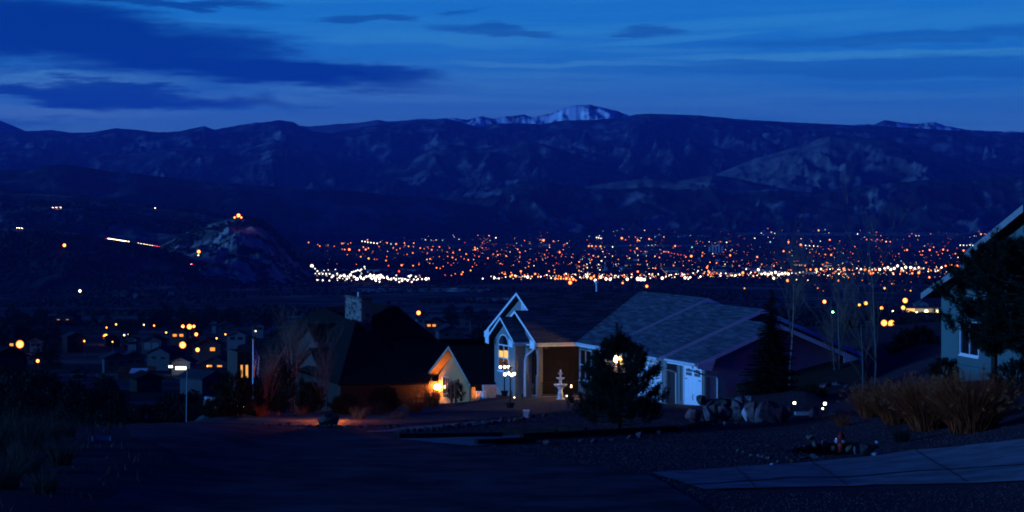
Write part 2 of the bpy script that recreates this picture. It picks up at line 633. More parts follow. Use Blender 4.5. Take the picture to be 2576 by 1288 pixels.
def range_(name, crest, yc, yf, m, amp=0.25, L=900.0, seed=1, p=1.0, rows=56, back=0.12, jit=0.0, step=5.0, vf=None, spur=2.5, z0=None):
    crest = np.array(crest, float)
    u = np.concatenate([np.arange(crest[0, 0], -60, 25), np.arange(max(-60, crest[0, 0]), min(2640, crest[-1, 0]), step), np.arange(max(2640, crest[0, 0]), crest[-1, 0] + 1, 25)])
    u = np.unique(np.clip(u, crest[0, 0], crest[-1, 0]))
    yc_ = np.interp(u, *np.array(yc, float).T) if isinstance(yc, list) else np.full(len(u), float(yc))
    yf_ = np.interp(u, *np.array(yf, float).T) if isinstance(yf, list) else np.full(len(u), float(yf))
    vc = np.interp(u, crest[:, 0], crest[:, 1])
    a = (u - HU) / F
    if jit:
        vc = vc + (fbm(u / 14, 0 * u, seed + 50, 4) - .5) * jit * 2
    zc = -(vc - HV) / F * yc_
    s = np.concatenate([np.linspace(0, 1, rows), 1 + np.linspace(0.01, back, 7) ** 1.0])[:, None]
    Yg = yf_ + (yc_ - yf_) * s
    Xg = a * Yg
    zf = (ground(a * yf_, yf_) if z0 is None else z0) - 6
    q = np.clip(s, 0, 1)
    sh = q ** p
    zb = zf + (zc - zf) * sh
    e = np.sin(PI * np.clip(q, 0, 1)) ** 0.8
    wx = Xg + (fbm(Xg / L, Yg / L, seed + 9, 3) - .5) * L * .9
    rd = fbm(wx / L, Yg / (L * spur), seed, 6, 0.55, True)
    fb = fbm(wx / (L * .35), Yg / (L * .6), seed + 4, 5, .55)
    H = np.maximum(zc - zf, 1)
    z = zb + (rd - .80) * amp * H * e * 2.0 + (fb - .55) * amp * H * e * .9
    over = np.clip(s - 1, 0, None)
    z = z - over * H * 3.5
    # nothing on the face may rise above the traced crest line
    lim = zc / yc_ * Yg
    z = np.where(s < 1, np.minimum(z, lim - (1 - q) * H * .02), z)
    return tag(grid_mesh(name, Xg, Yg, z, m), kind='structure')


M_snow = mat('snow and rock', (.06, .08, .10), .7, .3, .006, 0, col2=(.92, .94, .95), thr=(.42, .50), detail=10, stretch=(1, .6, .8), spec=.04)
M_forest = mat('far forested slope', (.018, .022, .030), .95, .3, .009, 0, col2=(.19, .185, .175), thr=(.45, .66), detail=10, stretch=(1, .6, 1.5), spec=.04)
M_pale_slope = mat('far open slope', (.07, .07, .066), .95, .3, .008, 0, col2=(.21, .205, .18), thr=(.36, .66), detail=10, spec=.04)
M_dark_mesa = mat('dark juniper mesa', (.022, .024, .024), .95, .3, .004, 0, col2=(.20, .195, .17), thr=(.50, .62), detail=10, stretch=(1, .35, 1), spec=.04)
M_foothill = mat('dark foothill', (.026, .029, .030), .95, .3, .007, 0, col2=(.25, .24, .22), thr=(.49, .64), detail=10, stretch=(1, .45, 1), spec=.04)
M_far_rock = mat('bare far ridge', (.10, .10, .10), .95, .3, .002, 0, col2=(.2, .2, .19), thr=(.4, .65), detail=9, spec=.04)
M_scrub_hill = mat('scrubby hill', (.040, .042, .035), .95, .3, .011, 0, col2=(.24, .23, .18), thr=(.44, .62), detail=10, spec=.04)

M_hog = mat('pale rocky hogback', (.05, .052, .045), .95, .3, .016, 0, col2=(.36, .35, .30), thr=(.40, .60), detail=10, spec=.04)
range_('snowy_mountain', [(960, 318), (1040, 301), (1062, 298), (1100, 300), (1142, 297), (1175, 301), (1212, 292), (1240, 299), (1272, 293), (1318, 288), (1340, 296), (1385, 285), (1420, 271), (1450, 264.5), (1482, 263), (1505, 268), (1545, 277), (1580, 290), (1620, 312)],
       20500, 18600, M_snow, .75, 430, 21, 1.2, 60, jit=1.2, step=3, z0=0)
range_('snowy_ridge', [(2080, 322), (2110, 316), (2160, 313), (2200, 313), (2226, 301), (2250, 305), (2275, 309), (2302, 312), (2350, 307), (2372, 315), (2430, 326), (2500, 330), (2560, 331), (2640, 334)],
       20500, 18600, M_snow, .75, 430, 33, 1.2, 50, jit=1.2, step=3, z0=0)
range_('far_peak', [(-420, 330), (-200, 300), (-60, 292), (0, 303), (35, 317), (75, 334)], 20500, 18600, M_far_rock, .2, 1800, 41, 1.1, 40, z0=0)
range_('far_ridge', [(560, 330), (640, 314), (700, 312), (780, 318), (850, 312), (900, 309), (950, 301), (975, 306), (1040, 301), (1130, 304), (1200, 318)], 19800, 18400, M_far_rock, .2, 1800, 45, 1.1, 40, jit=.8, step=4, z0=0)
range_('mountain_range', [(-900, 345), (-300, 338), (0, 333), (60, 330), (130, 327), (180, 334), (230, 333), (290, 322), (340, 326), (400, 333), (450, 330), (512, 317), (540, 326), (600, 315), (640, 309), (680, 306), (702, 301), (738, 307), (760, 320), (790, 331), (832, 336), (900, 322), (960, 312), (1010, 308), (1050, 305), (1085, 301), (1120, 297), (1150, 305), (1200, 318), (1240, 312), (1300, 309), (1360, 313), (1420, 303), (1500, 301), (1560, 297), (1600, 288), (1640, 286), (1700, 288), (1760, 290), (1850, 299), (1960, 306), (2080, 312), (2180, 316), (2250, 319), (2400, 328), (2500, 333), (2600, 334), (2900, 345), (3600, 360)],
       17000, 11800, M_forest, .34, 560, 5, .85, 90, jit=.9, step=4)
range_('mountain_spur', [(820, 470), (900, 440), (960, 420), (1040, 400), (1085, 372), (1130, 362), (1200, 375), (1290, 362), (1330, 352), (1400, 372), (1470, 395), (1540, 420), (1600, 450), (1680, 480)],
       13200, 10800, M_forest, .36, 380, 61, .95, 60, jit=.8, step=4)
range_('mountain_spur', [(-500, 400), (-100, 380), (100, 372), (240, 392), (330, 385), (420, 375), (520, 366), (600, 380), (690, 352), (760, 372), (860, 400), (950, 440), (1020, 470)],
       13600, 10500, M_forest, .36, 380, 67, .95, 60, jit=.8, step=4)
range_('open_mountain', [(1660, 485), (1760, 455), (1840, 422), (1900, 398), (1960, 382), (2020, 366), (2060, 348), (2085, 341), (2110, 344), (2160, 346), (2230, 352), (2300, 368), (2380, 392), (2450, 410), (2530, 430), (2600, 444), (2750, 470), (2900, 500)],
       12400, 10000, M_pale_slope, .36, 360, 71, 1.0, 70, jit=.8, step=4)
range_('left_mesa', [(-900, 440), (-300, 432), (0, 428), (80, 424), (118, 415), (160, 413), (205, 419), (260, 428), (330, 436), (420, 446), (500, 455), (600, 463), (700, 471), (800, 477), (900, 482), (1000, 490), (1100, 500), (1200, 515), (1300, 535), (1380, 553)],
       [(-900, 7600), (600, 8200), (1380, 9600)], [(-900, 5200), (600, 6400), (1380, 8800)], M_dark_mesa, .2, 330, 81, .8, 60, jit=1.0, step=4)
range_('pale_foothill', [(1420, 500), (1480, 468), (1560, 455), (1640, 448), (1700, 455), (1790, 440), (1850, 448), (1950, 470), (2050, 490)],
       10600, 9700, M_pale_slope, .4, 260, 87, 1.0, 46, jit=1.2, step=4)
range_('foothills', [(880, 545), (960, 522), (1050, 515), (1120, 503), (1200, 492), (1280, 470), (1320, 463), (1380, 458), (1405, 464), (1460, 472), (1560, 476), (1640, 470), (1700, 478), (1790, 470), (1880, 480), (1960, 475), (2050, 486), (2130, 470), (2230, 462), (2330, 452), (2450, 450), (2540, 446), (2650, 440), (2900, 430), (3400, 420)],
       9900, 8700, M_foothill, .42, 270, 91, .9, 60, jit=2.0, step=3.5)
range_('scrub_ridge', [(-900, 468), (-200, 474), (0, 478), (100, 486), (180, 492), (250, 498), (330, 512), (420, 523), (520, 531), (580, 540), (620, 546), (650, 553), (680, 580), (720, 625), (770, 690)],
       [(-900, 5200), (830, 4700)], [(-900, 3300), (500, 3300), (830, 4000)], M_scrub_hill, .16, 240, 95, .85, 60, jit=1.2, step=4)
range_('hogback_hill', [(180, 720), (300, 668), (400, 622), (470, 583), (530, 562), (580, 549), (612, 546), (632, 549), (641, 553), (656, 554), (676, 566), (694, 584), (712, 600), (732, 622), (748, 643), (764, 668), (782, 686), (820, 702), (880, 712)],
       3600, [(180, 2700), (600, 2750), (880, 3400)], M_hog, .30, 75, 99, .8, 72, jit=2.0, step=3)
range_('low_hill', [(-900, 600), (-200, 590), (0, 583), (100, 582), (200, 592), (300, 606), (380, 622), (450, 640), (520, 665), (600, 690), (680, 708)],
       [(-900, 3100), (680, 3000)], [(-900, 2620), (680, 2660)], M_dark_mesa, .16, 120, 103, .8, 46, jit=1.0, step=4)

# a pale hay field across the valley on the left
ribbon('field', [tuple(on_ground(u, 724, 0, 1500)[:2]) for u in (-400, -100, 130, 250)], [tuple(on_ground(u, v, 0, 1500)[:2]) for u, v in ((-400, 716), (-100, 716), (130, 717), (250, 721))], mat('dry hay field', (.42, .43, .36), .95, .2, .05), .5, 40, 6)
for (u0, u1, v0, v1) in ((690, 1010, 596, 603), (1010, 1700, 560, 574), (1750, 2480, 556, 563), (720, 1000, 552, 560), (620, 900, 545, 551), (1480, 1850, 619, 624), (1850, 2450, 588, 596), (900, 1250, 728, 738), (1180, 1500, 752, 762)):
    ribbon('field', [tuple(on_ground(u, v0 + 0 * u, 0, 1200)[:2]) for u in np.linspace(u0, u1, 5)], [tuple(on_ground(u, v1, 0, 1200)[:2]) for u in np.linspace(u0 + 20, u1 - 30, 5)], mat('pale valley meadow', (.22, .22, .19), .95, .5, .012, detail=8), 4.0 if v0 < 700 else 1.2, 40, 8, 30)

# ------------------------------------------------------------------ air between here and the mountains
hz = MB()
hz.span((-30000, -200, -150), (30000, 27500, 1090))
M_haze = bpy.data.materials.new('haze')
M_haze.use_nodes = True
_n, _l = M_haze.node_tree.nodes, M_haze.node_tree.links
_n.remove(_n['Principled BSDF'])
pv = _n.new('ShaderNodeVolumePrincipled')
pv.inputs['Color'].default_value = (0.12, 0.24, 1.0, 1)
pv.inputs['Density'].default_value = HAZE_DENSITY
_l.new(pv.outputs[0], _n['Material Output'].inputs['Volume'])
tag(hz.build('haze', M_haze), kind='stuff')

# ------------------------------------------------------------------ shared building materials and pieces
M_stucco = mat('pale stucco', (.22, .215, .20), .9, .10, 22, .5)
M_stucco2 = mat('stucco wainscot', (.18, .178, .165), .9, .10, 22, .5)
M_trim = mat('white painted trim', (.78, .79, .78), .55, .05, 3)
M_door = mat('white garage door', (.80, .80, .80), .5, .03, 2)
M_gutter = mat('white gutter', (.66, .67, .68), .4, .06, 4)
M_glass = mat('dark window glass', (.012, .014, .018), .05, .1, 1, spec=.8)
M_sh = [mat('roof shingle grey', (.075, .092, .125), .95, .25, 6), mat('roof shingle slate', (.050, .062, .085), .95, .25, 6), mat('roof shingle pale', (.105, .125, .16), .95, .25, 6)]
M_sh2 = [mat('roof shingle charcoal', (.011, .012, .014), .95, .25, 6), mat('roof shingle black', (.008, .009, .010), .95, .25, 6), mat('roof shingle dark brown', (.014, .013, .013), .95, .25, 6)]
M_wood_dark = mat('dark stained wood', (.020, .016, .014), .85, .3, 4, .2, stretch=(1, 1, .2))
M_iron = mat('black iron', (.012, .012, .014), .5, .2, 8)
M_soil = mat('garden soil', (.03, .026, .022), 1, .3, 12)
M_bone = mat('cast stone', (.62, .62, .60), .8, .12, 14, .2)


def clip_span(poly, t):
    xs_ = []
    n = len(poly)
    for i in range(n):
        (s0, t0), (s1, t1) = poly[i], poly[(i + 1) % n]
        if (t0 - t) * (t1 - t) <= 0 and abs(t1 - t0) > 1e-9:
            xs_.append(s0 + (s1 - s0) * (t - t0) / (t1 - t0))
    return (min(xs_), max(xs_)) if len(xs_) > 1 else None


def shingles(poly3, mats, parent, expo=0.15, tab=0.95, thick=0.16, seed=1, name='shingles'):
    """courses of single tabs, each lapping the one below, over a roof deck; first two points of poly3 run along the eave"""
    rnd = random.Random(seed)
    P = [Vector(p) for p in poly3]
    e = (P[1] - P[0]).normalized()
    nrm = None
    for k in range(2, len(P)):
        c = e.cross(P[k] - P[0])
        if c.length > 1e-6:
            nrm = c.normalized()
            break
    if nrm.z < 0:
        nrm = -nrm
    up = nrm.cross(e)
    if up.z < 0:
        up = -up
    q = [((p - P[0]).dot(e), (p - P[0]).dot(up)) for p in P]
    t0, t1 = min(b for _, b in q), max(b for _, b in q)
    mb = MB()
    n = max(2, int((t1 - t0) / expo))
    st = (t1 - t0) / n
    for i in range(n):
        ta, tb = t0 + i * st, t0 + (i + 1) * st
        A, B = clip_span(q, ta + 1e-4), clip_span(q, tb - 1e-4)
        if not A or not B:
            continue
        L = max(A[1] - A[0], B[1] - B[0])
        k = max(1, int(L / tab))
        cuts = [0.0] + sorted(min(.995, max(.005, (j + (i % 2) * .5 + rnd.uniform(-.15, .15)) / k)) for j in range(1, k)) + [1.0]
        for c0, c1 in zip(cuts[:-1], cuts[1:]):
            if c1 - c0 < 1e-4:
                continue
            lift = .014 + rnd.uniform(0, .006)
            a0, a1 = A[0] + (A[1] - A[0]) * c0, A[0] + (A[1] - A[0]) * c1
            b0, b1 = B[0] + (B[1] - B[0]) * c0, B[0] + (B[1] - B[0]) * c1

            def pt(s, t, h):
                return P[0] + e * s + up * t + nrm * h
            mb.add([pt(a0, ta, lift), pt(a1, ta, lift), pt(b1, tb, .003), pt(b0, tb, .003), pt(a0, ta, -.004), pt(a1, ta, -.004)],
                   [(0, 1, 2, 3), (4, 5, 1, 0)], rnd.choice((0, 0, 1, 1, 2)))
    o = mb.build(name, mats, parent)
    tag(o, kind='stuff')
    dk = MB()
    dk.prism([p - nrm * .012 for p in P], -nrm * (thick - .012))
    dk.build('roof_deck', mats[1], parent)
    return o


def window(parent, c, w, h, rz, lites=(2, 2), lit=None, frame=None, arch=0.0, depth=.07, fw=.07):
    """framed window on a wall; rz turns its face from -Y; parts: window > pane, sill"""
    wd = MB()
    z0, z1 = -h / 2, h / 2
    wd.span((-w / 2 - fw, -depth, z0 - fw), (-w / 2, .02, z1 + fw * (0 if arch else 1)))
    wd.span((w / 2, -depth, z0 - fw), (w / 2 + fw, .02, z1 + fw * (0 if arch else 1)))
    wd.span((-w / 2, -depth, z0 - fw), (w / 2, .02, z0))
    wd.span((-w / 2, -depth, z1), (w / 2, .02, z1 + fw))
    for i in range(1, lites[0]):
        x = -w / 2 + w * i / lites[0]
        wd.span((x - .03, -depth * .8, z0), (x + .03, .01, z1))
    for i in range(1, lites[1]):
        z = z0 + h * i / lites[1]
        wd.span((-w / 2, -depth * .85, z - .03), (w / 2, .01, z + .03))
    if arch:
        n = 12
        P0 = [(math.cos(PI * k / n) * w / 2, z1 + fw + math.sin(PI * k / n) * arch) for k in range(n + 1)]
        P1 = [(math.cos(PI * k / n) * (w / 2 + fw), z1 + fw + math.sin(PI * k / n) * (arch + fw)) for k in range(n + 1)]
        for k in range(n):
            wd.prism([(P0[k][0], -depth, P0[k][1]), (P1[k][0], -depth, P1[k][1]), (P1[k + 1][0], -depth, P1[k + 1][1]), (P0[k + 1][0], -depth, P0[k + 1][1])], (0, depth, 0))
    o = wd.build('window', frame or M_trim, parent, c, rz)
    pn = MB()
    pn.span((-w / 2, -.012, z0), (w / 2, .018, z1), 0)
    if arch:
        pn.prism([(math.cos(PI * k / n) * w / 2, -.012, z1 + fw + math.sin(PI * k / n) * arch) for k in range(n + 1)], (0, .03, 0), 0)
    pn.build('pane', M_glass, o)
    if lit:
        for (x0, x1, za, zb, m) in lit:
            MB().span((x0, -.022, za), (x1, -.013, zb)).build('curtain', m, o)
    sl_ = MB()
    sl_.span((-w / 2 - fw - .04, -depth - .05, z0 - fw - .07), (w / 2 + fw + .04, .02, z0 - fw - .004))
    sl_.build('sill', frame or M_trim, o)
    return o


def rake(parent, pts, dirv, h=.20, t=.05, m=None, name='fascia'):
    """barge boards along a rake line, pts in order, dirv = outward normal"""
    d = Vector(dirv)
    for a, b in zip(pts[:-1], pts[1:]):
        a, b = Vector(a), Vector(b)
        mb = MB()
        mb.prism([a, b, b - Vector((0, 0, h)), a - Vector((0, 0, h))], d * t)
        mb.build(name, m or M_trim, parent)


def downspout(parent, pts, r=.055):
    MB().tube(pts, r, 6).build('downspout', M_gutter, parent)


# ------------------------------------------------------------------ the pale stucco house in the middle
TH1 = 0.309
H1 = empty('stucco_house', ((1450 - 1288) / F * 150, 150.0, -11.95), TH1)
tag(H1, 'pale stucco house with grey roof, white gable trim and two white garage doors', 'house', 'houses on the near hill')
PT = .416
ZE, WH = 2.95, 7.02
ZR = ZE + PT * WH


def Hp(a, b, z):
    return Vector((a, b, z))


def zroof(d, ze=ZE):
    return ze + PT * d


# main roof, south plane (two convex pieces) and the plane of the entry gable
b2, z2 = 4.45, ZE + PT * 4.45
shingles([Hp(-2.74, 0, ZE), Hp(0, 0, ZE), Hp(b2, b2, z2), Hp(-2.74, b2, z2)], M_sh, H1, seed=1)
shingles([Hp(-1.8, b2, z2), Hp(b2, b2, z2), Hp(WH, WH, ZR), Hp(-1.8, WH, ZR)], M_sh, H1, seed=2)
# main roof north plane, east side
shingles([Hp(14.04, 14.04, ZE), Hp(-1.8, 14.04, ZE), Hp(-1.8, WH, ZR), Hp(WH, WH, ZR)], M_sh, H1, .3, seed=3)
# entry gable, north slope
shingles([Hp(.2, 8.9, ZE), Hp(-2.74, 8.9, ZE), Hp(-2.74, b2, z2), Hp(.2, b2, z2)], M_sh, H1, .3, seed=4)
# garage wing, three stepped bays
shingles([Hp(0, -4.9, ZE), Hp(0, 0, ZE), Hp(WH, WH, ZR), Hp(WH, -4.9, ZR)], M_sh, H1, seed=5)
shingles([Hp(14.04, 14.04, ZE), Hp(14.04, -4.9, ZE), Hp(WH, -4.9, ZR), Hp(WH, WH, ZR)], M_sh, H1, .3, seed=6)
e2, W2, ze2 = .17, 6.58, 2.84
zr2 = ze2 + PT * W2
shingles([Hp(e2, -14.0, ze2), Hp(e2, -4.5, ze2), Hp(e2 + W2, -4.5, zr2), Hp(e2 + W2, -14.0, zr2)], M_sh, H1, seed=7)
shingles([Hp(e2 + 2 * W2, -4.5, ze2), Hp(e2 + 2 * W2, -14.0, ze2), Hp(e2 + W2, -14.0, zr2), Hp(e2 + W2, -4.5, zr2)], M_sh, H1, .3, seed=8)
e3, W3, ze3 = .62, 5.13, 2.80
zr3 = ze3 + PT * W3
shingles([Hp(e3, -18.84, ze3), Hp(e3, -13.6, ze3), Hp(e3 + W3, -13.6, zr3), Hp(e3 + W3, -18.84, zr3)], M_sh, H1, seed=9)
shingles([Hp(e3 + 2 * W3, -13.6, ze3), Hp(e3 + 2 * W3, -18.84, ze3), Hp(e3 + W3, -18.84, zr3), Hp(e3 + W3, -13.6, zr3)], M_sh, H1, .3, seed=10)
# small front gable
P3 = .50
c3, w3, ze_3 = 5.2, 3.0, 2.87
zr_3 = ze_3 + P3 * w3
shingles([Hp(-3.5, c3 - w3, ze_3), Hp(-2.2, c3 - w3, ze_3), Hp(-1.2, c3, zr_3), Hp(-3.5, c3, zr_3)], M_sh, H1, seed=11)
shingles([Hp(-1.2, c3 + w3, ze_3), Hp(-3.5, c3 + w3, ze_3), Hp(-3.5, c3, zr_3), Hp(-1.2, c3, zr_3)], M_sh, H1, .3, seed=12)

# barge boards: west gables in a row, south ends of the garage bays
rake(H1, [Hp(-1.8, 14.04, ZE - .0), Hp(-1.8, WH, ZR), Hp(-1.8, b2, z2)], (-.05, 0, 0), .17)
rake(H1, [Hp(-2.74, 8.9, ZE), Hp(-2.74, b2, z2), Hp(-2.74, 0, ZE)], (-.05, 0, 0), .17)
rake(H1, [Hp(-3.5, c3 + w3, ze_3), Hp(-3.5, c3, zr_3), Hp(-3.5, c3 - w3, ze_3)], (-.05, 0, 0), .16)
rake(H1, [Hp(0, -4.9, ZE), Hp(WH, -4.9, ZR), Hp(14.04, -4.9, ZE)], (0, -.05, 0), .26)
rake(H1, [Hp(e2, -14.0, ze2), Hp(e2 + W2, -14.0, zr2), Hp(e2 + 2 * W2, -14.0, ze2)], (0, -.05, 0), .26)
rake(H1, [Hp(e3, -18.84, ze3), Hp(e3 + W3, -18.84, zr3), Hp(e3 + 2 * W3, -18.84, ze3)], (0, -.05, 0), .26)


def boxed_return(pts, d):
    MB().prism(pts, d).build('eave_return', M_trim, H1)


boxed_return([Hp(-1.86, 14.0, ZE - .02), Hp(-1.86, 12.9, ZE - .02 + PT * 1.1 - .24), Hp(-1.86, 12.9, ZE - .42), Hp(-1.86, 14.0, ZE - .42)], (-.03, 0, 0))
boxed_return([Hp(-3.56, c3 + w3, ze_3 - .02), Hp(-3.56, c3 + w3 - .75, ze_3 + .12), Hp(-3.56, c3 + w3 - .75, ze_3 - .42), Hp(-3.56, c3 + w3, ze_3 - .36)], (-.03, 0, 0))
boxed_return([Hp(-3.56, c3 - w3, ze_3 - .02), Hp(-3.56, c3 - w3 + .85, ze_3 + .2), Hp(-3.56, c3 - w3 + .85, ze_3 - .34), Hp(-3.56, c3 - w3, ze_3 - .34)], (-.03, 0, 0))
boxed_return([Hp(-2.80, 0, ZE - .02), Hp(-2.80, .95, ZE + .16), Hp(-2.80, .95, ZE - .42), Hp(-2.80, 0, ZE - .42)], (-.03, 0, 0))
boxed_return([Hp(e2, -14.06, ze2 - .02), Hp(e2 + 1.0, -14.06, ze2 + .16), Hp(e2 + .8, -14.06, ze2 - .40), Hp(e2, -14.06, ze2 - .30)], (0, -.03, 0))
boxed_return([Hp(e3, -18.90, ze3 - .02), Hp(e3 + 1.1, -18.90, ze3 + .18), Hp(e3 + .85, -18.90, ze3 - .46), Hp(e3, -18.90, ze3 - .30)], (0, -.03, 0))
boxed_return([Hp(e3 + 2 * W3, -18.90, ze3 - .02), Hp(e3 + 2 * W3 - 1.2, -18.90, ze3 + .24), Hp(e3 + 2 * W3 - 1.2, -18.90, ze3 - .40), Hp(e3 + 2 * W3, -18.90, ze3 - .28)], (0, -.03, 0))
# eaves: gutters and soffits
for (p, q) in (((-2.70, 0, ZE), (0, 0, ZE)), ((0, -.06, ZE), (0, -4.86, ZE)), ((e2, -4.98, ze2), (e2, -13.96, ze2)), ((e3, -14.06, ze3), (e3, -18.80, ze3))):
    p, q = Vector(p), Vector(q)
    out = Vector((0, -1, 0)) if abs(p.y - q.y) < 1e-6 else Vector((-1, 0, 0))
    g = MB()
    pr = [(.005, -.02), (.12, -.03), (.13, -.09), (.08, -.16), (.005, -.17)]
    g.prism([p + out * x + Vector((0, 0, z)) for x, z in pr], q - p)
    g.build('gutter', M_gutter, H1)
MB().span((-3.5, c3 - w3, ze_3 - .16), (-2.45, c3 - w3 - .1, ze_3 - .02)).build('gutter', M_gutter, H1)
MB().span((.02, .4, ZE - .27), (.93, -4.8, ZE - .20)).build('soffit', M_trim, H1)
MB().span((e2 + .02, -5, ze2 - .27), (.93, -13.9, ze2 - .20)).build('soffit', M_trim, H1)
MB().span((e3 + .02, -14.2, ze3 - .27), (1.48, -18.7, ze3 - .20)).build('soffit', M_trim, H1)
MB().span((-2.7, .05, ZE - .27), (.9, 2.15, ZE - .20)).build('soffit', M_trim, H1)
MB().span((-3.45, c3 - w3 + .05, ze_3 - .27), (-2.45, c3 - w3 + .98, ze_3 - .2)).build('soffit', M_trim, H1)

# walls
ZB = -1.7
w = MB()
w.prism([Hp(-3.08, 3.2, ZB), Hp(-3.08, 7.75, ZB), Hp(-3.08, 7.75, ze_3 - .1), Hp(-3.08, c3, ze_3 - .12 + P3 * 2.6), Hp(-3.08, 3.2, ze_3 - .1)], (.25, 0, 0))
w.span((-2.83, 3.2, ZB), (-2.42, 3.45, 2.7))
w.span((-2.83, 7.5, ZB), (-1.4, 7.75, 2.7))
w.build('gable_wall', M_stucco, H1)
w = MB()   # the main west gable
w.prism([Hp(-1.4, 7.75, ZB), Hp(-1.4, 13.2, ZB), Hp(-1.4, 13.2, ZE + .1), Hp(-1.4, WH, ZR - .3), Hp(-1.4, 2.2, ZE + .7), Hp(-1.4, 2.2, 2.4), Hp(-1.4, 7.75, 2.4)], (.25, 0, 0))
w.build('gable_wall', M_stucco, H1)
# arch screen of the porch
w = MB()
n = 12
ac, ah, asp = 1.72, .92, 1.75
w.span((-2.40, .45, ZB), (-2.12, .8, 2.75))
w.span((-2.40, ac + ah, ZB), (-2.12, 3.2, 2.75))
for k in range(n):
    a0, a1 = PI * k / n, PI * (k + 1) / n
    y0, y1 = ac - ah * math.cos(a0), ac - ah * math.cos(a1)
    z0, z1 = asp + ah * math.sin(a0), asp + ah * math.sin(a1)
    w.prism([Hp(-2.40, y0, z0), Hp(-2.40, y1, z1), Hp(-2.40, y1, 2.75), Hp(-2.40, y0, 2.75)], (.28, 0, 0))
w.prism([Hp(-2.40, .45, 2.755), Hp(-2.40, 3.2, 2.755), Hp(-2.40, 3.2, ZE + .9), Hp(-2.40, .45, ZE + .05)], (.28, 0, 0))
w.build('arch_wall', M_stucco, H1)
for lo_, hi_ in (((-2.47, .40, ZB), (-2.402, .80, .83)), ((-2.47, 2.64, ZB), (-2.402, 3.2, .75))):
    MB().span(lo_, hi_).build('wainscot', M_stucco2, H1)
w = MB()
w.span((-2.1, 2.2, ZB), (.95, 2.45, 2.7))
w.build('porch_wall', mat('shade dark porch stucco', (.016, .013, .012), .9, .1, 20, .4), H1)  # house stucco blackened, the shade of the recess put into its colour
w = MB()
w.span((-2.3, .25, -.78), (.95, 2.2, -.55))
w.span((-2.1, .3, ZB), (.93, .5, -.78))
w.build('porch_floor', M_concrete, H1)
w = MB()
for i in range(3):
    w.span((-2.75 - .34 * i, .9, ZB), (-2.402 - .34 * i - .0, 2.7, -.72 - .2 * i))
w.build('step', M_concrete, H1)
w = MB()
w.span((-2.2, .42, .32), (.9, .48, .38))
w.span((-2.2, .42, -.48), (.9, .48, -.43))
for i in range(27):
    x = -2.15 + i * .115
    w.box((x, .45, -.05), (.025, .025, .74))
w.build('railing', M_iron, H1)
MB().span((-.75, 2.13, -.55), (.2, 2.198, 1.6)).build('front_door', M_wood_dark, H1)
# garage wing walls
w = MB()
w.span((.95, 2.2, ZB), (1.2, -13.52, ze2 - .05))
w.span((1.2, -13.52, ZB), (1.9, -13.27, ze2))
w.span((1.5, -13.53, ZB), (1.75, -18.03, ze3 - .05))
w.build('west_wall', M_stucco, H1)
w = MB()
w.prism([Hp(1.75, -18.03, ZB), Hp(9.9, -18.03, ZB), Hp(9.9, -18.03, ze3 + .2), Hp(e3 + W3, -18.03, zr3 - .25), Hp(1.75, -18.03, ze3 + .25)], (0, .25, 0))
w.span((9.65, -17.78, ZB), (9.9, -13.5, ze3 - .05))
w.prism([Hp(1.3, -13.3, ze2 - .3), Hp(12.5, -13.3, ze2 - .3), Hp(12.5, -13.3, ze2 + .1), Hp(e2 + W2, -13.3, zr2 - .3), Hp(1.3, -13.3, ze2 + .2)], (0, .2, 0))
w.span((9.9, -13.3, ZB), (12.5, -13.1, ze2))
w.prism([Hp(1.3, -4.6, ZE - .2), Hp(13.2, -4.6, ZE - .2), Hp(13.2, -4.6, ZE), Hp(WH, -4.6, ZR - .3), Hp(1.3, -4.6, ZE + .2)], (0, .2, 0))
w.span((12.3, -13.1, ZB), (12.5, 13.2, 2.6))
w.span((-1.15, 13.0, ZB), (12.5, 13.2, 2.6))
w.build('south_wall', mat('shade toned stucco', (.34, .34, .34), .9, .1, 22, .5), H1)  # copy of the house stucco, toned apart for the shaded walls
for lo_, hi_ in (((.90, 2.2, ZB), (.948, -13.56, .35)), ((1.2, -13.57, ZB), (1.5, -13.522, .35)), ((1.45, -13.6, ZB), (1.498, -14.7, .35)), ((1.46, -18.03, ZB), (1.498, -17.72, .35)), ((1.5, -18.08, ZB), (9.9, -18.032, .55))):
    MB().span(lo_, hi_).build('wainscot', M_stucco2, H1)
for bb, aa in ((-13.4, .88), (-14.15, 1.43), (-17.85, 1.43)):
    MB().span((aa, bb - .14, -.3), (aa + .06, bb + .14, 2.45)).build('pilaster', M_stucco2, H1)

# garage doors: panels, window lites, handle
WARM = emis('warm curtain light', (1.0, .62, .16), 1.1)


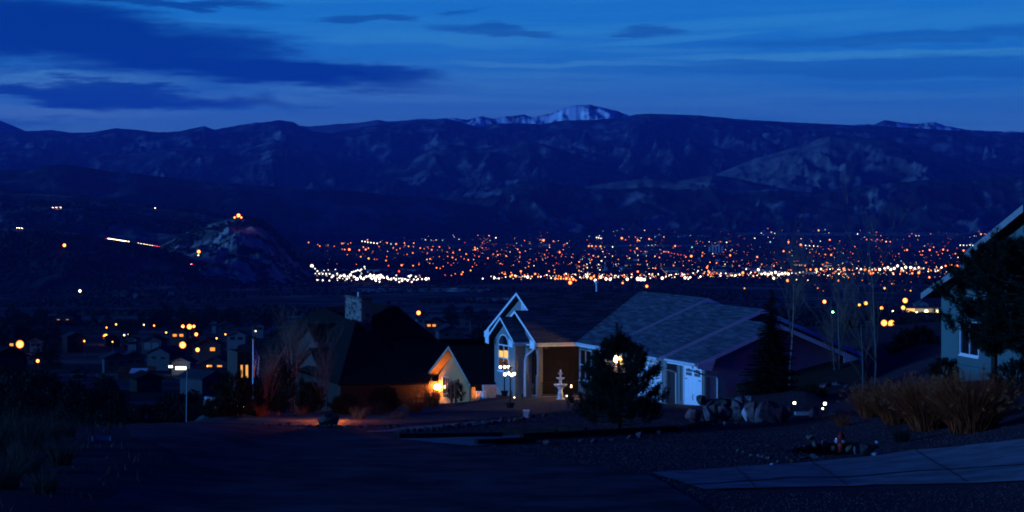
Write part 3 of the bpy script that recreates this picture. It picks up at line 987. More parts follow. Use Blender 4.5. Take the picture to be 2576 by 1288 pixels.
def garage_door(a, b0, b1, z0, z1):
    dr = MB()
    dr.span((a - .02, b0, z0), (a + .05, b1, z1))
    d = dr.build('garage_door', M_door, H1)
    rows, wd = 4, b1 - b0
    cols = max(2, int(round(wd / .62)))
    for r in range(rows - 1):
        for k in range(cols):
            y0, y1 = b0 + wd * k / cols + .05, b0 + wd * (k + 1) / cols - .05
            za, zb = z0 + (z1 - z0) * r / rows + .05, z0 + (z1 - z0) * (r + 1) / rows - .05
            MB().span((a - .032, y0, za), (a - .021, y1, zb)).build('panel', M_door, d)
    nl = 4 if wd < 3.2 else 8
    for g in range(nl // 2 if nl > 4 else 2):
        ng = nl // 2 if nl > 4 else 2
        y0, y1 = b0 + wd * g / ng + .18, b0 + wd * (g + 1) / ng - .18
        gl = MB()
        for i in range(4):
            for j in range(2):
                ya, yb = y0 + (y1 - y0) * i / 4 + .035, y0 + (y1 - y0) * (i + 1) / 4 - .035
                top = z1 - .10 - (.05 if (j == 1 and i in (0, 3)) else 0)
                za, zb = (z1 - .52 + j * .22, min(top, z1 - .52 + j * .22 + .18))
                gl.span((a - .036, ya, za), (a - .021, yb, zb))
        gl.build('window_lite', M_glass, d)
    for y in (b0 + .04, b1 - .04):
        MB().span((a - .035, y - .02 if y > (b0 + b1) / 2 else y, z1 - .75), (a - .021, y + (.42 if y < (b0 + b1) / 2 else .02) - (.4 if y > (b0 + b1) / 2 else 0), z1 - .70)).build('strap_hinge', M_iron, d)
    yc = (b0 + b1) / 2
    MB().tube([(a - .03, yc - .08, z0 + .42), (a - .09, yc - .08, z0 + .47), (a - .09, yc - .08, z0 + .68), (a - .03, yc - .08, z0 + .73)], .018, 6).build('handle', M_iron, d)
    f = MB()
    f.span((a - .06, b0 - .12, z0), (a + .06, b0 - .004, z1 + .12))
    f.span((a - .06, b1 + .004, z0), (a + .06, b1 + .12, z1 + .12))
    f.span((a - .06, b0 - .003, z1 + .004), (a + .06, b1 + .003, z1 + .12))
    f.build('door_frame', M_trim, d)


garage_door(.92, -12.62, -7.9, .05, 2.22)
garage_door(1.47, -17.5, -14.95, .1, 2.40)
# windows of the west side
window(H1, Hp(.95, .82, 1.38), 2.1, 1.9, -PI / 2, (2, 2))
window(H1, Hp(.95, -1.9, 1.38), 2.1, 1.9, -PI / 2, (2, 2))
DIM = emis('dim warm interior', (.9, .35, .08), .10)
window(H1, Hp(-3.08, 5.6, 1.63), 2.1, 1.62, -PI / 2, (2, 2), arch=.62,
       lit=[(-1.02, -.05, .02, .45, WARM), (.05, 1.02, .0, .52, WARM), (-1.02, -.05, -.78, -.05, DIM), (.05, 1.02, -.78, -.05, DIM)])
# louvred vent high in the main gable
v_ = MB()
v_.span((-1.47, 6.15, 4.35), (-1.402, 6.22, 5.15))
v_.span((-1.47, 6.86, 4.35), (-1.402, 6.93, 5.25))
for i in range(9):
    v_.box((-1.44, 6.54, 4.40 + i * .1), (.06, .64, .055))
vent = v_.build('gable_vent', M_trim, H1)
# plumbing vent on the ridge
MB().lathe([(.06, 0), (.06, .55), (.14, .56), (.14, .72), (.02, .76)], (3.9, WH, ZR), 10).build('vent_pipe', M_gutter, H1)
# downspouts
downspout(H1, [Hp(-2.62, .25, 2.72), Hp(-2.62, .6, 2.55), Hp(-2.56, 1.9, 2.15), Hp(-2.56, 2.55, 1.95), Hp(-2.56, 2.8, 1.6), Hp(-2.56, 2.8, -.95), Hp(-2.9, 2.6, -1.1), Hp(-4.0, 2.4, -1.22)], .06)
downspout(H1, [Hp(e2 - .06, -13.6, 2.66), Hp(e2 - .06, -13.6, 2.4), Hp(.84, -13.62, 2.1), Hp(1.2, -13.64, 2.0), Hp(1.42, -13.64, 1.9), Hp(1.42, -13.64, -.1)], .05)
downspout(H1, [Hp(e3 - .06, -18.3, 2.62), Hp(e3 - .06, -18.3, 2.35), Hp(1.42, -18.14, 2.05), Hp(2.1, -18.14, 1.95), Hp(2.16, -18.14, 1.85), Hp(2.16, -18.14, .6)], .05)
# house number plates down the corner pillar: four small dark digits 1 1 0 9 stacked
for i, z in enumerate((1.95, 1.65, 1.35, 1.02)):
    g = MB()
    if i in (0, 1):
        g.span((.875, -13.42, z - .1), (.879, -13.38, z + .1))
    else:
        for y in (-13.46, -13.36):
            g.span((.875, y - .015, z - .1), (.879, y + .015, z + .1))
        for zz in (-.1, .1):
            g.span((.875, -13.445, z + zz - .015), (.879, -13.375, z + zz + .015))
    g.build('house_digit', M_iron, H1)
# the lit lantern beside the garage
LAMP = glow_lamp('warm lantern bulb', (1.0, .52, .14), (1.0, .42, .06), 1000.0, 4.0)
ln = MB()
ln.span((.80, -5.62, 2.33), (.949, -5.42, 2.36))
ln.span((.66, -5.66, 2.40), (.92, -5.38, 2.43))
for sx in (.68, .90):
    for sy in (-5.64, -5.40):
        ln.span((sx - .012, sy - .012, 1.98), (sx + .012, sy + .012, 2.40))
ln.span((.66, -5.66, 1.95), (.92, -5.38, 1.98))
lo_ = ln.build('lantern', M_iron, H1)
MB().ball((.76, -5.52, 2.19), .21, 12).build('bulb', LAMP, lo_)

# ------------------------------------------------------------------ the dark house with the stone chimney, left of centre
O2 = Vector(((1104 - HU) / F * 165, 165.0, -15.2))
H2 = empty('brown_house', O2, TH1)
tag(H2, 'large dark brown house with stone chimney, steep black roof and one warmly lit gable', 'house', 'houses on the near hill')
_E, _N = (math.cos(TH1), math.sin(TH1)), (-math.sin(TH1), math.cos(TH1))


def PB(u, v, b):
    """local point on the sight line at local depth b"""
    t = (u - HU) / F
    a = (t * (O2.y + b * _N[1]) - O2.x - b * _N[0]) / (_E[0] - t * _E[1])
    y = O2.y + a * _E[1] + b * _N[1]
    return Vector((a, b, -(v - HV) / F * y - O2.z))


def PA(u, v, a):
    t = (u - HU) / F
    b = (t * (O2.y + a * _E[1]) - O2.x - a * _E[0]) / (_N[0] - t * _N[1])
    y = O2.y + a * _E[1] + b * _N[1]
    return Vector((a, b, -(v - HV) / F * y - O2.z))


def plane_(name, pts, m, th=.22, parent=H2):
    mb = MB()
    c = sum((Vector(p) for p in pts), Vector()) / len(pts)
    n = len(pts)
    nrm = Vector()
    for i in range(n):
        nrm += (Vector(pts[i]) - c).cross(Vector(pts[(i + 1) % n]) - c)
    nrm.normalize()
    if nrm.z < 0:
        nrm = -nrm
    P = [Vector(p) for p in pts] + [Vector(p) - nrm * th for p in pts] + [c, c - nrm * th]
    fs = []
    for i in range(n):
        j = (i + 1) % n
        fs += [(i, j, 2 * n), (n + j, n + i, 2 * n + 1), (j, i, n + i, n + j)]
    mb.add(P, fs)
    return mb.build(name, m, parent)


M_brown = mat('brown stucco', (.040, .018, .012), .9, .15, 14, .4)
M_tan = mat('tan stucco', (.032, .026, .022), .9, .12, 16, .4)
M_stone_tan = mat('ledge stone', (.075, .062, .056), .9, .25, 7, .5)
# south hip of the lower wing, then the tall west slope and the upper block
plane_('roof_plane', [PB(852, 964, -.5), PB(1080, 962, -.5), PB(1130, 868, 3.5), PB(989, 857, 4), PB(965, 857, 4.2), PB(895, 809, 5)], M_sh2[0])
plane_('roof_plane', [PB(852, 964, -.5), PB(895, 809, 5), PB(868, 800, 8), PB(790, 857, 11), PB(700, 912, 13), PB(765, 930, 6)], M_sh2[1])
plane_('roof_plane', [PB(965, 857, 5.2), PB(989, 857, 5.2), PB(999, 770, 9), PB(935, 762, 15), PB(816, 773, 17), PB(870, 812, 9), PB(905, 812, 6.2)], M_sh2[2])
plane_('roof_plane', [PB(989, 857, 5.2), PB(1150, 880, 5.2), PB(1106, 857, 8), PB(999, 770, 9)], M_sh2[0])
plane_('roof_plane', [PB(816, 773, 17), PB(870, 800, 10), PB(790, 857, 12), PB(671, 858, 19), PB(755, 799, 19)], M_sh2[1])
plane_('roof_plane', [PB(590, 888, 16), PB(700, 892, 13), PB(720, 850, 16), PB(671, 853, 19), PB(600, 868, 19)], M_sh2[0])
# walls below
w = MB()
a1 = PB(857, 961, 0).x
w.span((a1, 0, -1.5), (-.004, .3, 2.55))
w.build('south_wall', M_brown, H2)
w = MB()
w.span((a1 - .02, .004, -1.5), (a1 + .28, 16, 2.4))
w.build('west_wall', M_tan, H2)
w = MB()
w.span((-.3 + a1 + .6, 16.0, -1.5), (14, 16.3, 4.5))
w.span((6.2, .3, -1.5), (14, 16, 3.4))
w.build('rear_block', M_brown, H2)
# dormer gables on the west slope
for (pk, lf, rt, b, bl) in (((770, 815), (736, 868), (793, 857), 9.5, 905), ((777, 875), (744, 918), (803, 925), 6.0, 927)):
    P, Lf, Rt = PB(*pk, b), PB(*lf, b + 1.6), PB(*rt, b - 1.6)
    wl = MB()
    ex = Vector((.9, 0, 0))
    Bl, Br = PB(lf[0] + 6, bl, b + 1.4), PB(rt[0] - 3, bl, b - 1.4)
    wl.prism([Lf + Vector((.35, -.3, .1)), P + Vector((.35, 0, -.25)), Rt + Vector((.35, .3, .1)), Br, Bl], (.5, 0, 0))
    wl.build('gable_wall', M_stone_tan, H2)
    for A_, B_ in ((Lf, P), (P, Rt)):
        plane_('dormer_roof', [A_, B_, B_ + Vector((5.2, 0, .05)), A_ + Vector((4.6, 0, .0))], M_sh2[1], .16)
        rake(H2, [A_, B_], (-.05, 0, 0), .2, .04, M_wood_dark)
p = PB(778, 893, 6.2)
av = MB()
n = 10
av.prism([(p.x + .28, p.y + math.cos(PI * k / n) * .55, p.z - .3 + math.sin(PI * k / n) * .6) for k in range(n + 1)], (.05, 0, 0))
av.build('arched_vent', M_iron, H2)
# stone chimney: every ledge stone is a piece
CB = 5.4
ch0, ch1, ctop = PB(909, 812, CB), PB(935, 812, CB), PB(909, 752, CB)
cx0, cx1 = ch0.x, ch1.x
CD = PA(869, 790, cx0).y - CB
chm = MB()
chm.span((cx0 + .03, CB + .03, ch0.z - 1.6), (cx1, CB + CD, ctop.z - .02))
chim = chm.build('chimney', mat('chimney mortar', (.10, .09, .085), .95, .2, 9, .3), H2)
MB().span((cx0 - .12, CB - .12, ctop.z - .016), (cx1 + .12, CB + CD + .1, ctop.z + .07)).build('chimney_cap', M_stone_tan, chim)
MB().lathe([(.07, .07), (.07, .35), (.11, .36), (.02, .42)], ((cx0 + cx1) / 2, CB + CD * .5, ctop.z), 8).build('flue', M_gutter, chim)
st_m = [mat('chimney stone tan', (.20, .17, .15), .9, .2, 8, .5), mat('chimney stone grey', (.15, .15, .16), .9, .2, 8, .5), mat('chimney stone dark', (.06, .055, .05), .9, .2, 8, .5), mat('chimney stone rose', (.18, .135, .12), .9, .2, 8, .5)]
stone_me = MB().prism([(-.5, 0, -.46), (.46, 0, -.5), (.5, 0, .44), (.1, 0, .5), (-.47, 0, .47)], (0, 1, 0)).mesh('stone', st_m[0])
rs = random.Random(4)
z = ch0.z - 1.5
while z < ctop.z - .06:
    hh = rs.uniform(.12, .22)
    for face in (0, 1):
        x = 0.0
        Lm = (cx1 - cx0) if face == 0 else CD
        while x < Lm - .03:
            ww = min(rs.uniform(.2, .5), Lm - x)
            pr = rs.uniform(.03, .075)
            if face == 0:
                link('stone', stone_me, chim, (cx0 + x + ww / 2, CB + .03 - pr, z + hh / 2), 0, (ww - .015, pr + .05, hh - .014), rs.choice(st_m))
            else:
                link('stone', stone_me, chim, (cx0 + .03 - pr, CB + x + ww / 2, z + hh / 2), -PI / 2, (ww - .015, pr + .05, hh - .014), rs.choice(st_m))
            x += ww
    z += hh
# the tower with three tall lit windows at the west end
tb = 15.0
t0_, t1_ = PB(597, 953, tb), PB(668, 953, tb)
zt = PB(597, 886, tb).z
MB().span((t0_.x, tb, -3), (t1_.x, tb + 4, zt)).build('tower_wall', mat('tower stucco', (.05, .042, .036), .9, .1, 18, .4), H2)
M_amber = emis('amber window light', (1.0, .42, .10), 1.05)
for (u0, u1, up) in ((605, 610.5, 1), (617.5, 624, 1), (634.5, 640, 0)):
    A_, B_ = PB(u0, 950, tb), PB(u1, 918, tb)
    fr = MB()
    for (xa, xb, za, zb) in ((A_.x - .05, A_.x, A_.z - .05, B_.z + .05), (B_.x, B_.x + .05, A_.z - .05, B_.z + .05), (A_.x, B_.x, A_.z - .05, A_.z), (A_.x, B_.x, B_.z, B_.z + .05)):
        fr.span((xa, tb - .06, za), (xb, tb - .002, zb))
    fo = fr.build('window', M_wood_dark, H2)
    MB().span((A_.x + .002, tb - .02, A_.z + .002), (B_.x - .002, tb - .004, B_.z - .002)).build('pane', M_amber if up else emis('red brown window light', (1.0, .16, .04), .45), fo)
MB().span((PB(668, 900, 12).x, 12, -2), (PB(720, 900, 12).x, 12.3, PB(668, 897, 12).z)).build('side_wall', M_tan, H2)
pl = [PB(672, 935, 9), PB(760, 922, 8), PB(735, 896, 12), PB(655, 900, 12)]
plane_('porch_roof', pl, M_sh2[1], .15)
# small windows on the west wall
for (u, v) in ((790, 985), (760, 975)):
    q = PA(u, v, a1 - .02)
    window(H2, Vector((a1 - .02, q.y, q.z)), 1.1, 1.3, -PI / 2, (2, 1), frame=M_wood_dark)

# the lit gable facing west
gw = MB()
gN, gS = PA(1104, 1000, 0).y, PA(1181, 1000, 0).y
pk = PA(1138, 889, 0)
wl = PA(1104, 944, 0)
wr = PA(1181, 966, 0)
M_gable = mat('cream stucco gable', (.36, .20, .085), .9, .12, 9, .4)
gw.prism([(0, gN, -2.5), (0, gN, wl.z), (0, pk.y, pk.z), (0, gS, wr.z), (0, gS, -2.5)], (.3, 0, 0))
gw.build('gable_wall', M_gable, H2)
ro = -.62
Rp, Rl, Rr = PA(1128, 870.5, ro), PA(1076, 938, ro), PA(1183, 968, ro)
far = 9.0
for A_, B_ in ((Rl, Rp), (Rp, Rr)):
    mb = MB()
    nrm = Vector((0, (A_ - B_).z, -(A_ - B_).y)).normalized()
    if nrm.z < 0:
        nrm = -nrm
    mb.prism([A_, B_, B_ - nrm * .16, A_ - nrm * .16], (far, 0, 0))
    mb.build('roof_plane', M_sh2[0], H2)
    mb = MB()
    mb.prism([A_ - nrm * .164, B_ - nrm * .164, B_ - nrm * .19, A_ - nrm * .19], (.62, 0, 0))
    mb.build('soffit', M_gable, H2)
    rake(H2, [A_, B_], (-.04, 0, 0), .16, .04, mat('tan trim', (.35, .30, .26), .7))
# low wall under the south eave, lit from its own fixture, white eave board
q0 = Rr
MB().span((.1, gS - .25, -2.5), (5.2, gS - .004, q0.z - .3)).build('south_wing_wall', M_gable, H2)
MB().span((.05, q0.y - .06, q0.z - .24), (far - .7, q0.y - .02, q0.z - .02)).build('eave_board', M_trim, H2)
MB().span((.1, q0.y, q0.z - .28), (far - .7, gS - .26, q0.z - .25)).build('soffit', M_trim, H2)
# lanterns
LAMP2 = glow_lamp('amber lantern bulb', (1.0, .38, .07), (1.0, .30, .03), 1500.0, 5.0)
for (pos, br, nm) in (((-.22, gN - .25, PA(1109, 974, 0).z), .15, 'a'), ((1.1, gS - .62, q0.z - .62), .07, 'b')):
    ln = MB()
    x, y, z = pos
    ln.box((x, y, z + .24), (.26, .26, .05))
    ln.box((x, y, z - .22), (.20, .20, .04))
    for sx in (-1, 1):
        for sy in (-1, 1):
            ln.tube([(x + sx * .12, y + sy * .12, z + .23), (x + sx * .09, y + sy * .09, z - .2)], .012, 4)
    if nm == 'a':
        ln.span((x + .1, y - .03, z + .27), (x + .22, y + .03, z + .32))
    else:
        ln.span((x - .03, y + .1, z + .27), (x + .03, y + .37, z + .32))
    lo_ = ln.build('lantern', M_iron, H2)
    MB().ball((x, y, z), br * 1.25, 12).build('bulb', LAMP2, lo_)
# window, timber pergola
q = PA(1124, 968, 0)
window(H2, Vector((-.005, q.y, q.z)), 1.5, 1.0, -PI / 2, (3, 1), frame=mat('grey window frame', (.3, .27, .25), .6), lit=None)
rw = MB()
PERG = []
for (u, v0, v1) in ((1136, 958, 1006), (1146, 962, 1006)):
    pb, ptp = PA(u, v1, -1.5), PA(u, v0, -1.5)
    PERG.append(ptp)
    MB().span((-1.57, pb.y - .07, -2), (-1.43, pb.y + .07, ptp.z)).build('pergola_post', mat('red cedar', (.22, .07, .04), .8, .2, 6), H2)
b_ = MB()
b_.prism([PERG[0] + Vector((0, .9, -.35)), PERG[1] + Vector((0, -.5, .1)), PERG[1] + Vector((0, -.5, .24)), PERG[0] + Vector((0, .9, -.2))], (.12, 0, 0))
b_.build('pergola_beam', MATS['red cedar'], H2)

# ------------------------------------------------------------------ the house cut by the right edge
M_trim3 = mat('dull grey trim', (.20, .21, .21), .7, .1, 3)  # darker grey than the white trim of the stucco house
TH3 = math.radians(10)
H3 = empty('teal_house', ((2368 - HU) / F * 115, 115.0, -(950 - HV) / F * 115), TH3)
tag(H3, 'grey green stucco house with wide white eaves, half hidden behind a dark pine', 'house', 'houses on the near hill')
M_teal = mat('grey green stucco', (.075, .135, .13), .9, .10, 20, .5)
e_z = 4.05
w = MB()
w.prism([(0, 0, -1.5), (0, -12, -1.5), (0, -12, e_z + 3.3), (0, 0, e_z)], (.3, 0, 0))
w.build('gable_wall', M_teal, H3)
w = MB()
w.span((.3, -.3, -1.5), (9, 0, e_z))
w.build('north_wall', M_teal, H3)
w = MB()
w.prism([(-.09, .12, -1.5), (-.09, -12, -1.5), (-.09, -12, .78), (-.004, -12, .86), (-.004, .12, .86), (-.09, .12, .78)], (0, 0, 0.0001))
w = MB()
w.span((-.09, -12, -1.5), (-.004, .09, .84))
w.build('belly_band', M_teal, H3)
for (A_, B_, f_) in (((-.75, .85, e_z + .05), (-.75, -7.2, e_z + 2.33), 8.5),):
    A_, B_ = Vector(A_), Vector(B_)
    mb = MB()
    mb.prism([A_, B_, B_ - Vector((0, 0, .22)), A_ - Vector((0, 0, .22))], (f_, 0, 0))
    mb.build('roof_plane', M_sh2[0], H3)
    rake(H3, [A_ + Vector((0, 0, .02)), B_ + Vector((0, 0, .02))], (-.05, 0, 0), .30, .05, M_trim3)
# upper gable further along the same front
A_, B_ = Vector((-1.3, -6.6, e_z + 2.25)), Vector((-1.3, -13.5, e_z + 4.45))
mb = MB()
mb.prism([A_, B_, B_ - Vector((0, 0, .25)), A_ - Vector((0, 0, .25))], (9, 0, 0))
mb.build('roof_plane', M_sh2[1], H3)
rake(H3, [A_ + Vector((0, 0, .02)), B_ + Vector((0, 0, .02))], (-.05, 0, 0), .32, .05, M_trim3)
mb = MB()
mb.prism([(-.6, -7.2, e_z + 1.4), (-.6, -13.5, e_z + 1.4), (-.6, -13.5, e_z + 4.1), (-.6, -7.2, e_z + 2.1)], (.59, 0, 0))
mb.build('upper_gable_wall', M_teal, H3)
MB().prism([(-1.35, -6.6, e_z + 2.22), (-1.35, -7.6, e_z + 2.54), (-1.35, -7.6, e_z + 1.9), (-1.35, -6.6, e_z + 1.9)], (-.03, 0, 0)).build('eave_return', M_trim3, H3)
window(H3, Vector((0, -3.9, 2.15)), 2.3, 1.5, -PI / 2, (2, 1))

# ------------------------------------------------------------------ rocks, trees and things in the yard


def rock_mesh(seed, name='rock'):
    rnd = np.random.default_rng(seed)
    import bmesh
    bm = bmesh.new()
    bmesh.ops.create_icosphere(bm, subdivisions=3, radius=1.0)
    cuts = [(Vector(rnd.normal(size=3)).normalized(), rnd.uniform(.42, .82)) for _ in range(15)]
    for v in bm.verts:
        for nrm, d in cuts:
            k = v.co.dot(nrm) - d
            if k > 0:
                v.co -= nrm * k * .93
        v.co *= 1 + .10 * (mnoise.fractal(v.co * 2.3 + Vector((seed, 0, 0)), 1.0, 2.0, 3))
    me = bpy.data.meshes.new(name)
    bm.to_mesh(me)
    bm.free()
    return me


M_rk = [mat('rose boulder', (.13, .082, .085), .9, .5, 2.2, .6), mat('tan boulder', (.12, .10, .075), .9, .5, 2.2, .6),
        mat('grey boulder', (.085, .088, .10), .9, .5, 2.2, .6), mat('pale quartz boulder', (.30, .31, .33), .85, .3, 2.5, .5), mat('dark lichen boulder', (.045, .048, .046), .95, .5, 2.5, .6)]
ROCKS = [rock_mesh(s) for s in (1, 2, 3, 4, 5, 6)]
for me in ROCKS:
    me.materials.append(M_rk[0])
rr = random.Random(12)


def rock_at(u, v, wpx, hpx, mi, name='rock', parent=None, sink=.15, depth=None, yv=None):
    """a boulder whose foot stands at photo point (u, v)"""
    g = on_ground(u, yv or v)
    s = g.y / F
    w_, h_ = wpx * s, hpx * s
    o = link(name, ROCKS[rr.randrange(6)], None, (g.x, g.y + w_ * .3, g.z + h_ * (.5 - sink)), 0, (w_ * .56, (depth or w_ * .5), h_ * .60), M_rk[mi], rot=(rr.uniform(-.2, .2), rr.uniform(-.2, .2), rr.uniform(0, 6.28)))
    if abs(o.rotation_euler.z) > 0:
        o.rotation_euler.z = rr.choice((0, PI)) + rr.uniform(-.35, .35)
    return o


def zoomA(x, y):     # the boulder wall region
    return 1699.4 + x * .1736, 930.2 + y * .1736


def zoomB(x, y):     # the hydrant region
    return 1824.6 + x * .18055, 1037.5 + y * .18055


wall = empty('boulder_wall', on_ground(*zoomA(900, 705)))
tag(wall, 'low retaining wall of rose and tan boulders below the spruce', 'rock wall')


def wall_rock(x, y, w, h, mi, par, lift=0.0):
    u, v = zoomA(x, y + h / 2)
    _, v0 = zoomA(x, 700)
    g = on_ground(u, max(v, v0) if lift else v)
    o = rock_at(u, v0 if lift else v, w * .1736, h * .1736, mi, 'boulder', None, depth=.42)
    if lift:
        o.location.z += (v0 - v) * g.y / F
        o.location.y += .35
    return o


BW = [(290, 610, 170, 190, 0, 0), (395, 660, 150, 110, 0, 0), (470, 600, 90, 210, 2, 0), (565, 600, 150, 200, 1, 0), (725, 615, 160, 180, 0, 0), (820, 560, 120, 120, 1, 0), (890, 630, 140, 150, 0, 0), (1030, 600, 75, 180, 3, 0),
      (1130, 590, 180, 220, 0, 0), (1270, 570, 160, 250, 2, 0), (1410, 580, 220, 250, 0, 0), (1545, 590, 160, 230, 0, 0), (390, 440, 130, 110, 4, 1), (475, 480, 110, 90, 2, 1), (600, 470, 170, 90, 4, 1), (770, 470, 130, 80, 4, 1), (900, 500, 130, 100, 2, 1), (960, 425, 100, 70, 2, 1), (1090, 420, 80, 60, 2, 1)]
for (x, y, w_, h_, mi, lf) in BW:
    o = wall_rock(x, y, w_ * 1.6, h_ * 1.6, mi, wall, lf)
    o.parent = wall
    o.matrix_parent_inverse = Matrix.Translation(-wall.location)
wall2 = empty('boulder_terrace', on_ground(*zoomA(2250, 430)))
tag(wall2, 'upper terrace of stacked boulders beside the end wall of the stucco house', 'rock wall')
for (x, y, w_, h_, mi) in [(1960, 300, 170, 110, 0), (2150, 270, 160, 150, 0), (2270, 270, 110, 130, 2), (2380, 250, 160, 120, 2), (2490, 330, 150, 120, 1), (2240, 370, 150, 90, 1), (2370, 370, 170, 90, 2), (2470, 235, 70, 50, 3), (2560, 260, 170, 120, 0), (2620, 350, 150, 100, 0), (2700, 290, 120, 110, 2)]:
    u, v = zoomA(x, y + h_ / 2)
    g = on_ground(u, 1030)
    g = Vector((g.x * 131 / g.y, 131.0, gz(g.x * 131 / g.y, 131.0)))
    s = g.y / F
    o = link('boulder', ROCKS[rr.randrange(6)], wall2, ((u - HU) / F * 131 - wall2.location.x, 131 + rr.uniform(-.3, .3) - wall2.location.y, -(v - h_ * .087 - HV) / F * 131 - wall2.location.z), 0, (w_ * .1736 * s * .75, .6, h_ * .1736 * s * .85), M_rk[mi], rot=(0, 0, rr.uniform(-.4, .4)))
    if v < 1000:
        pass
fill = MB()
g = wall2.location
fill.prism([(12.8, 129.6, gz(13, 129) - .3), (20, 129.6, gz(20, 129) - .3), (20, 136, gz(20, 129) + 1.0), (12.8, 136, gz(13, 129) + .7)], (0, 0, -2.0))
tag(fill.build('terrace_soil', M_soil), kind='structure')
# stone steps in the gap, and the upright stones beside them
stp = empty('stone_steps', on_ground(*zoomA(1850, 690)))
tag(stp, 'two pale slab steps in a gap of the boulder wall', 'steps')
for i, (x, y, w_, h_) in enumerate([(1850, 640, 215, 46), (1740, 695, 150, 26)]):
    u, v = zoomA(x, y + h_ / 2)
    g = on_ground(u, max(v, 1046))
    s = g.y / F
    MB().box((g.x - stp.location.x, g.y + .3 - stp.location.y, -(v - h_ * .087 - HV) * s - stp.location.z), (w_ * .1736 * s, .5, h_ * .1736 * s)).build('slab', M_rk[3] if i == 0 else M_rk[2], stp)
for (x, y, w_, h_, mi, lb) in [(2010, 590, 150, 200, 0, 'tall rose boulder standing right of the stone steps'), (1665, 600, 110, 190, 4, 'dark upright boulder standing left of the stone steps'), (2330, 610, 260, 80, 2, 'long low grey boulder lying right of the lit garden lamps')]:
    u, v = zoomA(x, y + h_ / 2)
    tag(rock_at(u, max(v, 1040), w_ * .1736, h_ * .1736, mi), lb, 'boulder')

# rocks round the drain pit and the hydrant
PR = [(1180, 330, 150, 110, 1, 'tan'), (1110, 490, 110, 110, 0, 'leaning rose'), (1245, 460, 90, 190, 1, 'tall tan'), (1395, 430, 110, 150, 0, 'upright rose'), (1375, 535, 80, 70, 0, 'small rose'), (1510, 500, 90, 110, 1, 'tan'),
      (1270, 610, 160, 90, 2, 'flat grey'), (1730, 490, 110, 110, 1, 'tan'), (1820, 510, 100, 140, 2, 'grey'), (1950, 520, 210, 220, 4, 'large dark'), (2110, 575, 190, 60, 3, 'flat white'), (2115, 410, 70, 50, 3, 'small white'),
      (190, 525, 80, 80, 2, 'grey'), (255, 550, 70, 40, 1, 'low tan'), (470, 590, 80, 70, 2, 'round grey'), (525, 605, 55, 60, 0, 'small rose'), (610, 635, 150, 60, 0, 'low rose'), (665, 720, 85, 60, 3, 'pointed white'), (745, 672, 70, 60, 2, 'grey'),
      (895, 635, 90, 60, 0, 'rose'), (935, 670, 90, 80, 4, 'dark'), (1030, 655, 70, 50, 4, 'small dark'), (600, 455, 100, 45, 4, 'dark'), (480, 445, 80, 45, 4, 'dark'), (1110, 620, 180, 60, 4, 'flat dark'), (380, 590, 100, 40, 1, 'low tan')]
for i, (x, y, w_, h_, mi, ad) in enumerate(PR):
    u, v = zoomB(x, y + h_ / 2)
    where = 'at the left tip of the black pit' if x < 300 else ('on the front rim of the black pit' if y > 560 and x < 1000 else ('on the back rim of the black pit' if x < 700 else ('heaped between the pit and the hydrant' if x < 1560 else 'right of the red hydrant by the driveway')))
    o = rock_at(u, v, w_ * .18055, h_ * .18055, mi)
    tag(o, '%s rock %s' % (ad, where), 'rock', 'rocks round the pit')
# black sheet that paints the shade inside the pit
th = np.linspace(0, 2 * PI, 49)[:-1]
rad = np.linspace(0.02, 1.06, 14)
RR, TT = np.meshgrid(rad, np.r_[th, 2 * PI])
PX, PY = PIT[0] + RR * np.cos(TT) * PIT[2], PIT[1] + RR * np.sin(TT) * PIT[3]
tag(grid_mesh('pit_shade_sheet', PX, PY, ground(PX, PY) + .05, mat('painted pit shade', (.003, .003, .004), .9, .3, 3, spec=.05)), kind='structure')

# loose rocks on the gravel slope and along the edging
LR = [(1380, 1120, 36, 18, 0), (1497, 1113, 22, 14, 2), (1590, 1105, 24, 14, 2), (1610, 1102, 26, 18, 0), (1715, 1080, 20, 10, 2), (1797, 1073, 16, 12, 2), (1824, 1072, 14, 16, 3), (1856, 1068, 16, 9, 1), (1914, 1064, 8, 9, 2), (1725, 1085, 20, 12, 2), (1540, 1109, 16, 8, 4), (1660, 1093, 22, 11, 4), (1460, 1112, 14, 8, 2)]
for i, (u, v, w_, h_, mi) in enumerate(LR):
    tag(rock_at(u, v, w_, h_, mi), '%s loose stone on the dark gravel slope in front of the boulder wall' % ('rose', 'tan', 'grey', 'white', 'dark')[mi], 'stone', 'loose stones on the slope')
for i in range(30):
    f = i / 29
    u = 1005 + f * 470 + rr.uniform(-6, 6)
    v = np.interp(u, [1005, 1180, 1260, 1330, 1400, 1480], [1090, 1072, 1063, 1054, 1043, 1036]) + rr.uniform(-2, 2)
    tag(rock_at(u, v, rr.uniform(12, 24), rr.uniform(8, 14), 4), 'dark edging rock in the row between lawn and gravel', 'rock', 'edging rocks')
for i in range(26):
    f = i / 25
    u = 640 + f * 360 + rr.uniform(-8, 8)
    v = np.interp(u, [640, 760, 860, 1000], [1071, 1074, 1075, 1076]) + rr.uniform(-4, 2)
    tag(rock_at(u, v, rr.uniform(8, 18), rr.uniform(5, 10), rr.choice((2, 4, 4))), 'small grey rock in the strip along the road verge', 'rock', 'verge rocks')
tag(rock_at(832, 1071, 62, 36, 4), 'rounded dark boulder at the corner of the orange lit lawn', 'boulder')
tag(rock_at(699, 1048, 14, 16, 1), 'upright tan stone in the brown house border', 'stone')
tag(rock_at(742, 1050, 22, 8, 4), 'flat dark stone in the brown house border', 'stone')
tag(rock_at(655, 1048, 20, 14, 2), 'pale grey stone beside the two small path lights', 'stone')

